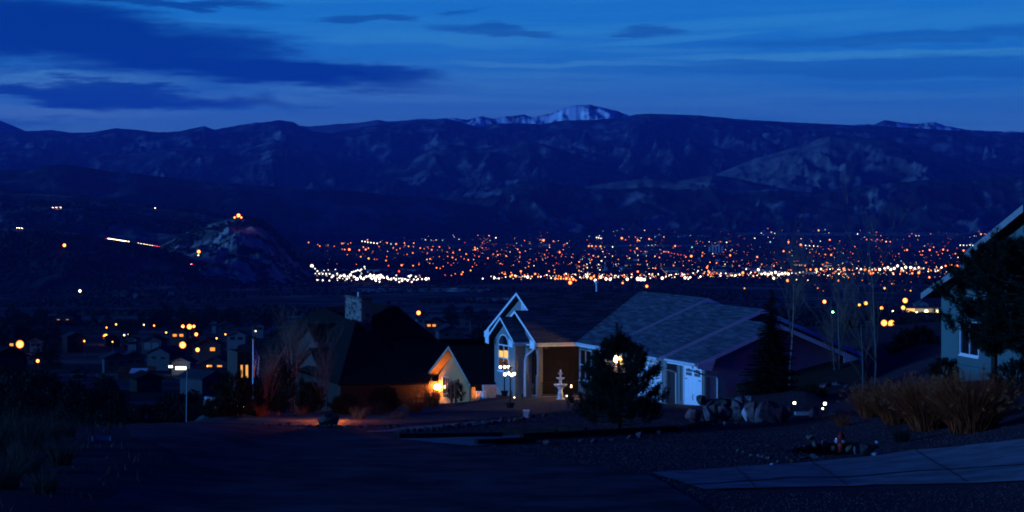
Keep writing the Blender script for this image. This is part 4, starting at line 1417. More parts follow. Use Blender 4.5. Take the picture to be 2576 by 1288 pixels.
bg_ = on_ground(833, 1061)  # unseen lamp, added behind the boulder to light the lawn orange
gl_ = empty('unseen_garden_lamp', bg_)
tag(gl_, 'low amber garden lamp added unseen behind the rounded boulder on the lawn', 'garden lamp')
MB().lathe([(.05, -.1), (.05, .20), (.10, .21), (.10, .23)], (0, 0, 0), 8).build('post', M_iron, gl_)
MB().lathe([(.07, .235), (.08, .31), (.06, .34)], (0, 0, 0), 8).build('bulb', emis('amber garden bulb', (1.0, .22, .035), 2400.0), gl_)
MB().lathe([(.12, .345), (.03, .37), (.005, .38)], (0, 0, 0), 8).build('cap', M_iron, gl_)

# pale block planter on the mound
pg = on_ground(552, 1030)
plo = empty('block_planter', (pg.x, pg.y + 1.0, pg.z))
tag(plo, 'low curved planter of pale blocks on the mound by the road bend', 'planter')
bk = MB().prism([(-.5, -.5, -.5), (.5, -.5, -.5), (.46, .5, -.5), (-.46, .5, -.5)], (0, 0, .97)).mesh('block', mat('pale wall block', (.30, .31, .31), .9, .25, 6, .4))
for row in range(3):
    nb = 13
    for k in range(nb):
        a = PI * .98 + (k + (row % 2) * .5) * PI * 1.12 / nb
        link('block', bk, plo, (math.cos(a) * (.82 - row * .03), math.sin(a) * (.82 - row * .03), .1 + row * .2), a + PI / 2, (.19, .26, .195))
MB().lathe([(.7, .2), (.66, .42), (.3, .60), (.02, .66)], (0, 0, 0), 14).build('soil', M_rk[2], plo)

# landscape timbers
for (u0, v0, u1, v1, h_, lb) in [(1003, 1103, 1262, 1100, .2, 'long dark timber behind the pale gravel bed'), (1258, 1090, 1400, 1092, .2, 'short dark timber stepping up behind the gravel bed'), (1376, 1082, 1475, 1086, .2, 'topmost dark timber running to the pine'),
                                 (1312, 1107, 1700, 1086, .26, 'longest dark timber in front of the pine'), (1198, 1120, 1345, 1113, .22, 'front dark timber beside the pale gravel bed'), (1700, 1086, 1800, 1066, .2, 'dark timber curving up toward the boulder wall')]:
    A_, B_ = on_ground(u0, v0), on_ground(u1, v1)
    d = B_ - A_
    t_ = empty('landscape_timber', A_, math.atan2(d.y, d.x))
    tag(t_, lb, 'timber', 'landscape timbers')
    L = math.hypot(d.x, d.y)
    nseg = max(1, int(L / 2.4))
    for i in range(nseg):
        x0, x1 = L * i / nseg, L * (i + 1) / nseg - .012
        mb = MB()
        za, zb = d.z * x0 / L, d.z * x1 / L
        pf = [(-.10, -.1), (.10, -.1), (.10, h_ - .03), (.07, h_), (-.07, h_), (-.10, h_ - .03)]
        P = [(x0, y, z + za) for y, z in pf] + [(x1, y, z + zb) for y, z in pf]
        mb.add(P, [tuple(range(5, -1, -1)), tuple(range(6, 12))] + [(k, (k + 1) % 6, 6 + (k + 1) % 6, 6 + k) for k in range(6)])
        mb.build('timber', M_wood_dark, t_)

# red hydrant
hg = on_ground(2116, 1138)
hy = empty('fire_hydrant', hg)
tag(hy, 'red fire hydrant with silver caps among rocks by the driveway', 'hydrant')
M_red = mat('red enamel', (.26, .016, .012), .4, .2, 8)
M_refl = mat('red reflective band', (.55, .06, .03), .35, .1, 8)
M_silver = mat('silver cap', (.72, .75, .78), .28, .06, 8, metal=.6)
MB().lathe([(.17, 0), (.17, .04), (.125, .05), (.12, .25)], (0, 0, 0), 14).build('barrel', M_red, hy, smooth=False)
MB().lathe([(.126, .25), (.126, .33)], (0, 0, 0), 14).build('band', M_refl, hy)
MB().lathe([(.12, .33), (.12, .52), (.155, .53), (.155, .57), (.13, .575), (.125, .63), (.10, .70), (.06, .745), (.035, .75), (.035, .79), (.02, .80)], (0, 0, 0), 14).build('bonnet', M_red, hy)
Mx = Matrix.Rotation(-PI / 2, 4, 'Y')
MB().lathe([(.075, .08), (.075, .16), (.10, .165), (.10, .21), (.05, .215), (.03, .22), (.03, .26), (.01, .262)], (0, 0, .45), 12, M=Mx).build('pumper_cap', M_silver, hy)
Mf = Matrix.Rotation(PI / 2, 4, 'X')
MB().lathe([(.05, .08), (.05, .145), (.065, .15), (.065, .19), (.022, .195), (.022, .225), (.005, .226)], (.03, 0, .42), 12, M=Mf).build('hose_cap', M_silver, hy)
hy.rotation_euler.z = .25

# fountain
fg = on_ground(1410, 1006)
fo = empty('fountain', fg)
tag(fo, 'white three tiered garden fountain before the porch', 'fountain')
MB().lathe([(.26, 0), (.26, .06), (.20, .10), (.15, .2), (.17, .42), (.13, .5), (.12, .66), (.2, .74), (.15, .78)], (0, 0, 0), 16).build('pedestal', M_bone, fo, smooth=False)
MB().lathe([(.1, .78), (.34, .86), (.42, .94), (.43, .97), (.40, .975), (.34, .93), (.08, .9)], (0, 0, 0), 20).build('bowl', M_bone, fo)
MB().lathe([(.10, .9), (.075, .96), (.09, 1.14), (.07, 1.2), (.11, 1.26)], (0, 0, 0), 14).build('stem', M_bone, fo)
MB().lathe([(.07, 1.26), (.22, 1.31), (.265, 1.36), (.26, 1.37), (.2, 1.345), (.05, 1.33)], (0, 0, 0), 18).build('bowl', M_bone, fo)
MB().lathe([(.06, 1.33), (.05, 1.45), (.06, 1.55), (.08, 1.58)], (0, 0, 0), 12).build('stem', M_bone, fo)
MB().lathe([(.05, 1.58), (.13, 1.615), (.155, 1.65), (.12, 1.645), (.04, 1.63)], (0, 0, 0), 16).build('bowl', M_bone, fo)
MB().lathe([(.045, 1.63), (.05, 1.68), (.075, 1.73), (.04, 1.79), (.05, 1.82), (.02, 1.87)], (0, 0, 0), 10).build('finial', M_bone, fo)

# globe lamps standing in black tubs
GLOBE = emis('white globe light', (1.0, .92, .68), 9.0)
M_black = mat('black plastic tub', (.010, .010, .011), .6, .2, 5)


def globe_lamp(u, v, offs, hgt, label, Yfix=None):
    g = on_ground(u, v)
    e = empty('globe_lamp', g)
    tag(e, label, 'lamp', 'globe lamps')
    tb = MB()
    tb.lathe([(.17, 0), (.24, .28), (.26, .30), (.26, .34), (.22, .335)], (0, 0, 0), 14)
    tb.build('tub', M_black, e)
    MB().tube([(0, 0, .2), (0, 0, hgt * .5), (0, 0, hgt)], [.045, .035, .028], 8).build('post', M_iron, e)
    MB().lathe([(.16, hgt - .02), (.18, hgt), (.03, hgt + .05), (.01, hgt + .1)], (0, 0, 0), 10).build('cap', M_iron, e)
    for (dx_, dz_, dy_) in offs:
        top = hgt - .10
        MB().tube([(0, 0, top), (dx_ * .5, dy_ * .5, top + .12), (dx_ * .9, dy_ * .9, top + .02), (dx_, dy_, dz_ + .12)], .014, 5).build('arm', M_iron, e)
        gl = MB().ball((dx_, dy_, dz_), .085, 10).build('globe', GLOBE, e)
        MB().lathe([(.06, dz_ + .08), (.07, dz_ + .10), (.03, dz_ + .15)], (dx_, dy_, 0), 8).build('collar', M_iron, gl)
    return e


globe_lamp(1283.6, 1028, [(-.29, 1.90, .0), (.09, 1.88, -.22), (.21, 1.92, .1), (-.05, 1.93, .28)], 2.28, 'nearer globe lamp in a black tub on the tan yard')
globe_lamp(1269, 996, [(-.26, 1.88, 0), (.03, 1.90, -.2), (.26, 1.88, .06)], 2.15, 'farther globe lamp close to the arched window')

# small path lights
PATHM = emis('path light glow', (1.0, .9, .55), 7.0)
pl_me = MB().lathe([(.012, 0), (.012, .30), (.05, .31), (.06, .33)], (0, 0, 0), 8).lathe([(.045, .33), (.05, .40), (.04, .43)], (0, 0, 0), 8, 1).lathe([(.085, .43), (.03, .48), (.005, .49)], (0, 0, 0), 8).mesh('path_light', [M_iron, PATHM])
for (u, v, s, lb) in [(1426, 1012, 1.0, 'lit path light at the foot of the fountain'), (1294, 1011, .7, 'small lit path light beside the nearer globe lamp'), (599, 1042, 1.0, 'left one of the twin path lights under the flagpole'), (610, 1043, 1.0, 'right one of the twin path lights under the flagpole'),
                      (1998.5, 1040, 1.35, 'path light left of the stone steps'), (2075, 1043, 1.35, 'path light right of the stone steps'), (2069.5, 1044, .8, 'lower small path light just right of the stone steps'), (2071, 1003, .8, 'tiny path light up on the boulder terrace'), (1512, 1003, .01, '')]:
    if not lb:
        continue
    g = on_ground(u, v)
    if v < 1008 and u > 2000:
        g = Vector(((u - HU) / F * 129.3, 129.3, -(v - HV) / F * 129.3))
    tag(link('path_light', pl_me, None, g, 0, (s,) * 3), lb, 'path light', 'path lights')
# thin garden stake with a hanging candle light
g = on_ground(1437, 1004)
sk = empty('garden_stake', g)
tag(sk, 'thin garden stake with a small glowing candle before the porch', 'garden stake')
MB().tube([(0, 0, 0), (0, 0, 1.5), (.06, 0, 1.6), (.12, 0, 1.55)], .012, 5).build('stake', M_iron, sk)
MB().lathe([(.02, .74), (.035, .78), (.02, .86), (.004, .9)], (0, -.03, 0), 8).build('candle', emis('candle light', (1, .8, .45), 14), sk)
MB().lathe([(.03, .68), (.04, .74)], (.06, -.03, 0), 8).build('holder', M_red, sk)
# dark path fixture, unlit
g = on_ground(1314, 1010)
tag(link('path_light', MB().lathe([(.012, 0), (.012, .34), (.09, .36), (.03, .44), (.005, .46)], (0, 0, 0), 8).mesh('path_light', M_iron), None, g), 'unlit black path light between lamp and fountain', 'path light', 'path lights')
# utility pedestal
g = on_ground(1324, 1051)
ub = empty('utility_pedestal', g)
tag(ub, 'short pale utility pedestal on the edge of the lawn', 'utility box')
MB().box((0, 0, .16), (.30, .26, .36)).build('body', mat('pale green enamel', (.34, .37, .37), .6, .1, 5), ub)
MB().box((0, 0, .37), (.34, .30, .05)).build('lid', M_trim, ub)
# patio chair and cabinet by the corner of the house
g = on_ground(1210, 1003)
pc = empty('patio_chair', g, .5)
tag(pc, 'white metal patio chair on the slope left of the stucco house', 'chair')
MB().box((0, 0, .44), (.5, .48, .05)).build('seat', M_trim, pc)
MB().prism([(-.25, .24, .46), (.25, .24, .46), (.25, .36, .92), (-.25, .36, .92)], (0, .03, 0)).build('backrest', M_black, pc)
for sx in (-.22, .22):
    for sy in (-.2, .2):
        MB().tube([(sx, sy, .42), (sx * 1.1, sy * 1.1, 0)], .02, 5).build('leg', M_trim, pc)
g = on_ground(1240, 1000)
ac = empty('utility_cabinet', (g.x - .3, g.y, g.z), TH1)
tag(ac, 'pale louvred cabinet against the left corner of the stucco house', 'cabinet')
MB().box((0, 0, .36), (.8, .7, .72)).build('body', mat('pale cabinet paint', (.4, .41, .42), .6, .1, 5), ac)
for i in range(6):
    MB().box((-.41, 0, .14 + i * .09), (.02, .6, .05)).build('louvre', M_gutter, ac)
MB().box((0, 0, .74), (.84, .74, .04)).build('lid', M_gutter, ac)

# flagpole with a limp flag, and a bare pole farther down
fp = on_ground(637, 1040)
fpo = empty('flagpole', (fp.x, fp.y, fp.z))
tag(fpo, 'white flagpole with a limp striped flag before the brown house', 'flagpole')
hp = (1040 - 857) / F * fp.y
MB().tube([(0, 0, 0), (0, 0, hp)], [.055, .032], 8).build('pole', mat('white pole paint', (.7, .7, .7), .4, .06, 3), fpo)
MB().ball((0, 0, hp + .05), .06, 8).build('finial', mat('brass', (.5, .4, .15), .4, .1, 5, metal=.7), fpo)
fl = MB()
nz, nx = 13, 6
zt_, zb_ = hp - .25, hp - 1.45
V = []
for j in range(nz + 1):
    for i in range(nx + 1):
        f = i / nx
        z = zt_ + (zb_ - zt_) * j / nz - f * .55
        V.append((.05 + f * (.30 - .06 * j / nz), .07 * math.sin(i * 2.1 + j * .15), z))
for j in range(nz):
    for i in range(nx):
        q = (j * (nx + 1) + i, j * (nx + 1) + i + 1, (j + 1) * (nx + 1) + i + 1, (j + 1) * (nx + 1) + i)
        o = len(fl.v)
        fl.add([V[k] for k in q], [(0, 1, 2, 3)], 2 if (j < 7 and i < 2) else j % 2)
fl.build('flag', [mat('flag red', (.38, .02, .03), .8, .1, 3), mat('flag white', (.6, .6, .6), .8, .1, 3), mat('flag blue', (.02, .03, .13), .8, .1, 3)], fpo)
bp = empty('bare_pole', ((468.5 - HU) / F * 240, 240.0, -(1042 - HV) / F * 240))
tag(bp, 'slim bare pale pole standing beyond the mound', 'pole')
MB().tube([(0, 0, -2), (.05, 0, 2), (.1, 0, (1042 - 919) / F * 240)], [.06, .05, .04], 8).build('shaft', mat('dull pole paint', (.28, .28, .28), .5, .06, 3), bp)
MB().lathe([(.07, 0), (.07, .1), (.02, .14)], (.1, 0, (1042 - 919) / F * 240), 8).build('cap', M_gutter, bp)

# sign frame on the left verge
g = on_ground(255, 1110)
sg = empty('sign_frame', g, .1)
tag(sg, 'empty dark sign frame with a small rider panel on the left verge', 'sign')
wd, hh = 44 / F * g.y, 52 / F * g.y
for sx in (-wd / 2, wd / 2):
    MB().box((sx, 0, hh / 2), (.05, .05, hh)).build('post', M_wood_dark, sg)
MB().box((0, 0, hh - .02), (wd + .1, .05, .06)).build('rail', M_wood_dark, sg)
MB().box((0, 0, .12), (wd - .06, .03, .16)).build('rider_panel', mat('dull blue sign', (.05, .05, .14), .6, .2, 4), sg)
for sx in (-wd / 2 - .0, wd / 2):
    MB().box((sx, -.03, .10), (.06, .02, .18)).build('reflector', mat('dull reflector', (.2, .22, .3), .5, .1, 4), sg)
g = on_ground(134, 1050)
mk = empty('marker_post', g)
tag(mk, 'dull red marker post in the tall grass on the left', 'marker post')
MB().box((0, 0, .18), (.08, .05, .5)).build('stake', mat('dull red paint', (.12, .02, .015), .7, .2, 4), mk)
MB().box((0, -.03, .36), (.1, .01, .12)).build('reflector', MATS['dull red paint'], mk)

# ------------------------------------------------------------------ plants
M_needle = mat('pine needles', (.012, .016, .010), .9, .35, 6, spec=.1)
M_needle2 = mat('spruce needles', (.007, .009, .007), .9, .35, 6, spec=.1)
M_bark = mat('conifer bark', (.035, .026, .02), .95, .3, 8, .4)
M_aspen = mat('pale aspen bark', (.12, .12, .115), .85, .25, 5, .2)
M_twig = mat('reddish twigs', (.13, .085, .07), .9, .25, 5)
M_grassdry = mat('dry ornamental grass', (.30, .055, .018), .95, .35, 3, spec=.05)
M_plume = mat('grass plume', (.36, .11, .045), .95, .25, 5, spec=.05)
M_sage = mat('dull sage', (.040, .045, .038), .95, .35, 4, spec=.05)
M_juni = mat('juniper foliage', (.014, .018, .013), .95, .4, 2.5, spec=.05)


def tuft_cloud(P, D, R, nper, width, seed):
    """needle tufts: thin triangles radiating round each tip P with axis D and length R"""
    g = np.random.default_rng(seed)
    P, D, R = np.asarray(P), np.asarray(D), np.asarray(R)
    n = len(P)
    D = D / np.linalg.norm(D, axis=1, keepdims=True)
    t = g.uniform(-.75, .75, (n, nper, 1))
    rv = g.normal(size=(n, nper, 3))
    rv = rv - (rv * D[:, None]).sum(-1, keepdims=True) * D[:, None] * .9
    rv /= np.linalg.norm(rv, axis=2, keepdims=True)
    base = P[:, None] + D[:, None] * t * R[:, None, None]
    dirv = rv * .75 + D[:, None] * g.uniform(.2, .9, (n, nper, 1))
    dirv /= np.linalg.norm(dirv, axis=2, keepdims=True)
    tip = base + dirv * R[:, None, None] * g.uniform(.45, .8, (n, nper, 1))
    side = np.cross(dirv, g.normal(size=(n, nper, 3)))
    side /= np.linalg.norm(side, axis=2, keepdims=True)
    w_ = width * R[:, None, None]
    V = np.stack([base - side * w_, base + side * w_, tip], 2).reshape(-1, 3)
    Fc = np.arange(len(V)).reshape(-1, 3)
    return V, Fc


def pine(x, y, H, Rm, label, seed=1, prof=None, nb=95, tuft=.26, group=None, z=None, gap=None):
    rnd = random.Random(seed)
    e = empty('pine_tree', (x, y, gz(x, y) if z is None else z))
    tag(e, label, 'pine tree', group)
    tr = MB().tube([(0, 0, -.2), (.03, 0, H * .35), (-.02, .03, H * .7), (0, 0, H * .97)], [H * .024, H * .019, H * .011, .012], 8)
    tr.build('trunk', M_bark, e)
    br = MB()
    P, D, R = [], [], []
    prof = prof or [(0, .55), (.12, .95), (.3, 1.0), (.5, .82), (.7, .55), (.85, .32), (1, .06)]
    for i in range(nb):
        f = (i + rnd.random()) / nb
        h = H * (.05 + .9 * f)
        rm0 = np.interp(f, [p_[0] for p_ in prof], [p_[1] for p_ in prof])
        if rm0 < .08:
            continue
        rm = Rm * rm0 * rnd.uniform(.62, 1.22)
        a = i * 2.399 + rnd.uniform(-.4, .4)
        dv = Vector((math.cos(a), math.sin(a), 0))
        if gap and gap[0] < f < gap[1] and (-.62 < math.cos(a) < .62):
            continue
        if rnd.random() < .12:
            rm *= .6
        p0 = Vector((0, 0, h * .92))
        up = rnd.uniform(.15, .42) * rm
        pts = [p0, p0 + dv * rm * .45 + Vector((0, 0, up * .1)), p0 + dv * rm * .8 + Vector((0, 0, up * .45)), p0 + dv * rm + Vector((0, 0, up))]
        br.tube(pts, [.035 * H / 4, .024 * H / 4, .015 * H / 4, .008], 4, cap=False)
        for j in range(9):
            k = 1 - abs(rnd.gauss(0, .30))
            k = max(.25, k)
            q = pts[1].lerp(pts[2], min(1, k / .7)) if k < .7 else pts[2].lerp(pts[3], (k - .7) / .3)
            off = Vector((rnd.gauss(0, 1), rnd.gauss(0, 1), rnd.gauss(.4, .5))) * tuft * .42
            P.append(q + off)
            D.append((dv * .45 + Vector((rnd.gauss(0, .2), rnd.gauss(0, .2), .9))))
            R.append(tuft * rnd.uniform(.75, 1.25))
        P.append(pts[3])
        D.append(dv * .4 + Vector((0, 0, 1)))
        R.append(tuft * 1.15)
    for k in range(6):
        P.append(Vector((rnd.gauss(0, .06), rnd.gauss(0, .06), H * (.9 + .018 * k))))
        D.append(Vector((0, 0, 1)))
        R.append(tuft)
    br.build('limbs', M_bark, e)
    V, Fc = tuft_cloud(P, D, R, 46, .045, seed)
    np_mesh('needles', V, Fc, M_needle, parent=e)
    return e


g = on_ground(1556, 1082)
pine(g.x, g.y, 4.55, 1.86, 'bushy black pine in front of the lit garage', 3, nb=140, tuft=.28, gap=(.64, .82),
     prof=[(0, 1.0), (.1, 1.12), (.25, 1.05), (.33, .74), (.45, .88), (.62, .80), (.75, .55), (.88, .28), (1, .04)])


def spruce(x, y, H, Rm, label, seed=1, z=None, group=None, name='spruce_tree'):
    rnd = random.Random(seed)
    e = empty(name, (x, y, gz(x, y) if z is None else z))
    tag(e, label, 'spruce tree', group)
    MB().tube([(0, 0, -.2), (0, 0, H * .5), (0, 0, H)], [H * .02, H * .012, .01], 7).build('trunk', M_bark, e)
    V, Fc = [], []

    def tri(a, b, c):
        o = len(V)
        V.extend([tuple(a), tuple(b), tuple(c)])
        Fc.append((o, o + 1, o + 2))
    nw = 46
    for i in range(nw):
        f = i / (nw - 1)
        h = H * (.05 + .93 * f)
        rm = Rm * (1 - f) ** .85 * rnd.uniform(.82, 1.12) + .10
        for k in range(13 if f < .8 else 8):
            a = k * 2 * PI / 13 + i * .7 + rnd.uniform(-.25, .25)
            L = rm * rnd.uniform(.7, 1.15)
            dv, sv = Vector((math.cos(a), math.sin(a), 0)), Vector((-math.sin(a), math.cos(a), 0))
            m = max(6, int(L / .09))
            for j in range(m):
                s = (j + .5) / m
                c = dv * L * s + Vector((0, 0, h - L * .30 * s + L * .16 * s * s))
                wl = L * .42 * (1 - s * .75) * rnd.uniform(.6, 1.2)
                for sg_ in (-1, 1):
                    tip = c + sv * sg_ * wl + dv * wl * .6 + Vector((0, 0, -rnd.uniform(.05, .5) * wl))
                    tri(c - dv * .05, c + dv * .07, tip)
                    tri(c - dv * .02, c + Vector((0, 0, -.05)), c + sv * sg_ * wl * .4 + dv * .04 + Vector((0, 0, -rnd.uniform(.06, .2))))
            tri(dv * L * .85 + sv * .04 + Vector((0, 0, h - L * .15)), dv * L * .85 - sv * .04 + Vector((0, 0, h - L * .15)), dv * (L * 1.12) + Vector((0, 0, h - L * .12)))
    np_mesh('needles', V, Fc, M_needle2, parent=e)
    return e


sx_, sy_ = (1940 - HU) / F * 123.5, 123.5
spruce(sx_, sy_, (1003 - 722) / F * 123.5, 1.62, 'dark narrow spruce on the bed behind the boulder wall', 5, z=-(1003 - HV) / F * 123.5)


def bare_tree(x, y, H, label, seed, stems=1, m=None, spread=.25, z=None, depth=5, name='bare_tree', cat='bare tree', group=None, lean=.06, thick=.014):
    rnd = random.Random(seed)
    e = empty(name, (x, y, gz(x, y) - .05 if z is None else z))
    tag(e, label, cat, group)
    tw = MB()

    def grow(mb, p, d, L, r, lv):
        pts, rs_ = [p], [r]
        n_ = 4
        for i in range(n_):
            d = (d + Vector((rnd.gauss(0, .07), rnd.gauss(0, .07), .05))).normalized()
            p = p + d * L / n_
            pts.append(p)
            rs_.append(r * (1 - .55 * (i + 1) / n_))
        mb.tube(pts, rs_, 6 if lv == 0 else (4 if lv < 3 else 3), cap=False)
        if lv >= depth:
            return
        k = rnd.choice((2, 3, 3)) if lv else rnd.choice((6, 7, 8))
        for _ in range(k):
            s = rnd.uniform(.35, 1.0) if lv else rnd.uniform(.3, 1.0)
            q = pts[min(n_, int(s * n_))]
            a = rnd.uniform(0, 2 * PI)
            side = Vector((math.cos(a), math.sin(a), 0))
            nd = (d * .9 + side * rnd.uniform(.35, .75) + Vector((0, 0, .25))).normalized()
            grow(tw, q, nd, L * rnd.uniform(.34, .52) if lv == 0 else L * rnd.uniform(.55, .8), r * (.42 if lv == 0 else .55), lv + 1)
    for s in range(stems):
        tk = MB()
        a = rnd.uniform(0, 2 * PI)
        grow(tk, Vector((math.cos(a) * spread * (s > 0), math.sin(a) * spread * (s > 0), 0)), Vector((rnd.gauss(0, lean), rnd.gauss(0, lean), 1)).normalized(), H * rnd.uniform(.75, .95), H * thick * rnd.uniform(.8, 1.1), 0)
        tk.build('trunk', m or M_aspen, e)
    tw.build('branches', M_twig, e)
    return e


# bare aspens right of the stucco house
for (u, vb, vt, Y_, st, sd, lb) in [(2200, 1005, 560, 108, 1, 21, 'tallest bare aspen left of the grey green house'), (2172, 1010, 760, 110, 1, 23, 'slim bare sapling beside the tallest aspen'), (1985, 1000, 640, 128, 1, 25, 'bare aspen rising just right of the spruce'), (2098, 985, 690, 134, 2, 27, 'bare twin stemmed tree before the shaded end wall')]:
    bare_tree((u - HU) / F * Y_, Y_, (vb - vt) / F * Y_, lb, sd, st, z=-(vb - HV) / F * Y_, group='bare trees by the stucco house', thick=.0085, m=mat('pale birch trunk', (.11, .11, .105), .85, .25, 5, .2) if vt < 600 else None, lean=.025)
# bare trees before the brown house, lit reddish from the side
for (u, vb, vt, st, sd, lb) in [(738, 1042, 830, 3, 31, 'pale multi stemmed birch in the border of the brown house'), (806, 1040, 868, 3, 33, 'spreading reddish bare tree right of the birch'), (660, 1046, 900, 5, 35, 'fan of bare straight stems beside the flagpole')]:
    g = on_ground(u, vb)
    bare_tree(g.x, g.y, (vb - vt) / F * g.y, lb, sd, st, spread=.35, depth=3 if sd == 35 else 5, group='bare trees by the brown house', m=mat('pale birch bark', (.20, .165, .145), .85, .3, 5) if sd == 31 else M_twig, lean=.10 if sd != 31 else .05, thick=.011)


def grass_clump(x, y, H, R, label, seed, n=900, m=None, plumes=60, name='ornamental_grass', cat='ornamental grass', group=None, z=None, droop=.5):
    g = np.random.default_rng(seed)
    e = empty(name, (x, y, gz(x, y) if z is None else z))
    tag(e, label, cat, group)
    a = g.uniform(0, 2 * PI, n)
    r0 = np.sqrt(g.uniform(0, 1, n)) * R * .45
    L = H * g.uniform(.35, 1.0, n) ** .8
    out = g.uniform(.02, 1.15, n) * R
    a = a + g.normal(0, .25, n)
    K = 5
    t = np.linspace(0, 1, K)
    px = np.cos(a)[:, None] * (r0[:, None] + out[:, None] * t ** 1.7) + g.normal(0, .015, (n, K)) * H
    py = np.sin(a)[:, None] * (r0[:, None] + out[:, None] * t ** 1.7) + g.normal(0, .015, (n, K)) * H
    pz = L[:, None] * (t - droop * .45 * (out / R)[:, None] * t ** 3)
    w_ = (.0065 + .005 * g.uniform(size=n))[:, None] * (1 - t * .85)[None] * H / 1.6
    sa = g.uniform(0, 2 * PI, n)
    sx, sy = np.cos(sa)[:, None] * w_, np.sin(sa)[:, None] * w_
    V = np.stack([np.stack([px - sx, py - sy, pz], -1), np.stack([px + sx, py + sy, pz], -1)], 2).reshape(n, K * 2, 3)
    q = np.array([(2 * k, 2 * k + 1, 2 * k + 3, 2 * k + 2) for k in range(K - 1)])
    Fc = (np.arange(n) * 2 * K)[:, None, None] + q[None]
    np_mesh('blades', V.reshape(-1, 3), Fc.reshape(-1, 4), m or M_grassdry, parent=e)
    if plumes:
        idx = g.choice(n, plumes, replace=False)
        P = np.stack([px[idx, -1], py[idx, -1], pz[idx, -1]], -1)
        D = P - np.stack([px[idx, -2], py[idx, -2], pz[idx, -2]], -1) + np.array([0, 0, .05])
        V, F2 = tuft_cloud(P, D, np.full(plumes, .13 * H / 1.6), 26, .07, seed)
        np_mesh('plumes', V, F2, M_plume, parent=e)
    return e


for (u, vb, hpx, rpx, sd, n, lb) in [(2262, 1066, 124, 90, 41, 2400, 'leftmost large clump of dry plumed grass near the aspens'), (2335, 1082, 150, 95, 42, 2400, 'middle large clump of dry plumed grass'), (2445, 1087, 165, 115, 43, 3200, 'largest dry plumed grass clump in front of the grey green house'), (2190, 1050, 95, 60, 44, 1300, 'smaller dry grass clump at the foot of the tallest aspen'), (2120, 1072, 46, 38, 46, 300, 'low dark grass tuft behind the hydrant')]:
    g = on_ground(u, vb)
    s = g.y / F
    grass_clump(g.x, g.y, hpx * s, rpx * s * 1.0, lb, sd, n, group='ornamental grasses', plumes=90 if hpx > 60 else 0)
for (u, vb, hpx, rpx, sd, m_, lb) in [(2268, 1112, 58, 38, 51, M_juni, 'dark round shrub at the foot of the plumed grasses'), (1000, 1056, 34, 34, 52, M_sage, 'spiky dark yucca on the orange lit lawn'), (905, 1056, 40, 30, 53, M_sage, 'second spiky yucca nearer the brown house wall'), (945, 1045, 44, 34, 54, M_sage, 'spiky yucca halfway along the brown wall'), (1085, 1022, 74, 40, 55, M_grassdry, 'tall dry grass in front of the lantern'), (1040, 1035, 60, 44, 56, M_grassdry, 'dry grass clump left of the lantern'), (655, 1050, 46, 22, 57, mat('rust grass', (.22, .075, .035), .95, .3, 4), 'rust coloured grass beside the flagpole'), (757, 1044, 30, 26, 58, MATS['rust grass'], 'rust coloured grass at the foot of the birch')]:
    g = on_ground(u, vb)
    s = g.y / F
    grass_clump(g.x, g.y, hpx * s, rpx * s, lb, sd, 420, m_, 0, 'shrub' if 'shrub' in lb else ('yucca' if 'yucca' in lb else 'ornamental_grass'), 'shrub' if 'shrub' in lb else ('yucca' if 'yucca' in lb else 'ornamental grass'), droop=.2 if 'yucca' in lb else .5)


def bush(x, y, z, R, H, label, seed, m=None, name='juniper_bush', cat='bush', group=None, n=260, leaf=.2, top=None):
    """a leafy mass: trunk and a crown of many small leaf sprays"""
    g = np.random.default_rng(seed)
    e = empty(name, (x, y, z))
    if label:
        tag(e, label, cat, group)
    MB().tube([(0, 0, -.4), (0, 0, H * .4), (0, 0, H * .8)], [R * .10, R * .07, .01], 6).build('trunk', M_bark, e)
    th_ = g.uniform(0, 2 * PI, n)
    zz = g.uniform(-.9, 1, n)
    rr_ = np.sqrt(np.maximum(0, 1 - zz ** 2)) * g.uniform(.55, 1.02, n)
    lump = 1 + .28 * np.sin(th_ * 3 + seed) * np.cos(zz * 4 + seed)
    P = np.stack([np.cos(th_) * rr_ * R * lump, np.sin(th_) * rr_ * R * lump, H * (.5 + .5 * zz * g.uniform(.8, 1.05, n))], -1)
    if top:
        P[:, :2] *= (1 - top * np.clip(P[:, 2:3] / H, 0, 1))
    D = P * np.array([1, 1, .4]) + np.array([0, 0, .5 * H * .4])
    V, Fc = tuft_cloud(P, D, np.full(n, leaf) * g.uniform(.7, 1.3, n), 26, .09, seed)
    np_mesh('crown', V, Fc, m or M_juni, parent=e)
    return e


# dark pine standing before the right house, on two stems
bx, by = (2500 - HU) / F * 104, 104.0
pine(bx, by, 6.9, 2.35, 'big dark pine covering the front of the grey green house', 61, nb=120, tuft=.36, z=-(975 - HV) / F * 104,
     prof=[(0, .0), (.2, .03), (.27, .6), (.38, .95), (.6, .98), (.75, .82), (.9, .5), (1, .15)])
pine((2585 - HU) / F * 101, 101.0, 7.2, 2.3, 'second dark pine at the right edge of the picture', 62, nb=100, tuft=.36, z=-(985 - HV) / F * 101,
     prof=[(0, .0), (.2, .05), (.3, .7), (.4, 1.05), (.6, 1.0), (.8, .8), (1, .3)])
g = on_ground(2100, 1010)
bush(1.0 * (2035 - HU) / F * 121, 121.0, -(1018 - HV) / F * 121, .85, 1.0, 'clipped round evergreen right of the spruce', 63, m=mat('clipped evergreen', (.020, .026, .012), .95, .3, 4, spec=.05), leaf=.12, n=420)
bush((2310 - HU) / F * 150, 150.0, -(975 - HV) / F * 150, 1.9, 3.8, 'dark tall bush left of the grey green house', 64, n=520, leaf=.28)
bush((2375 - HU) / F * 113, 113.0, -(965 - HV) / F * 113, .7, 1.1, 'dark low bush against the wall of the grey green house', 65, n=220)
bush((2560 - HU) / F * 98, 98.0, -(1000 - HV) / F * 98, 1.1, 1.5, 'dark bush under the second pine at the right edge', 66, n=300)
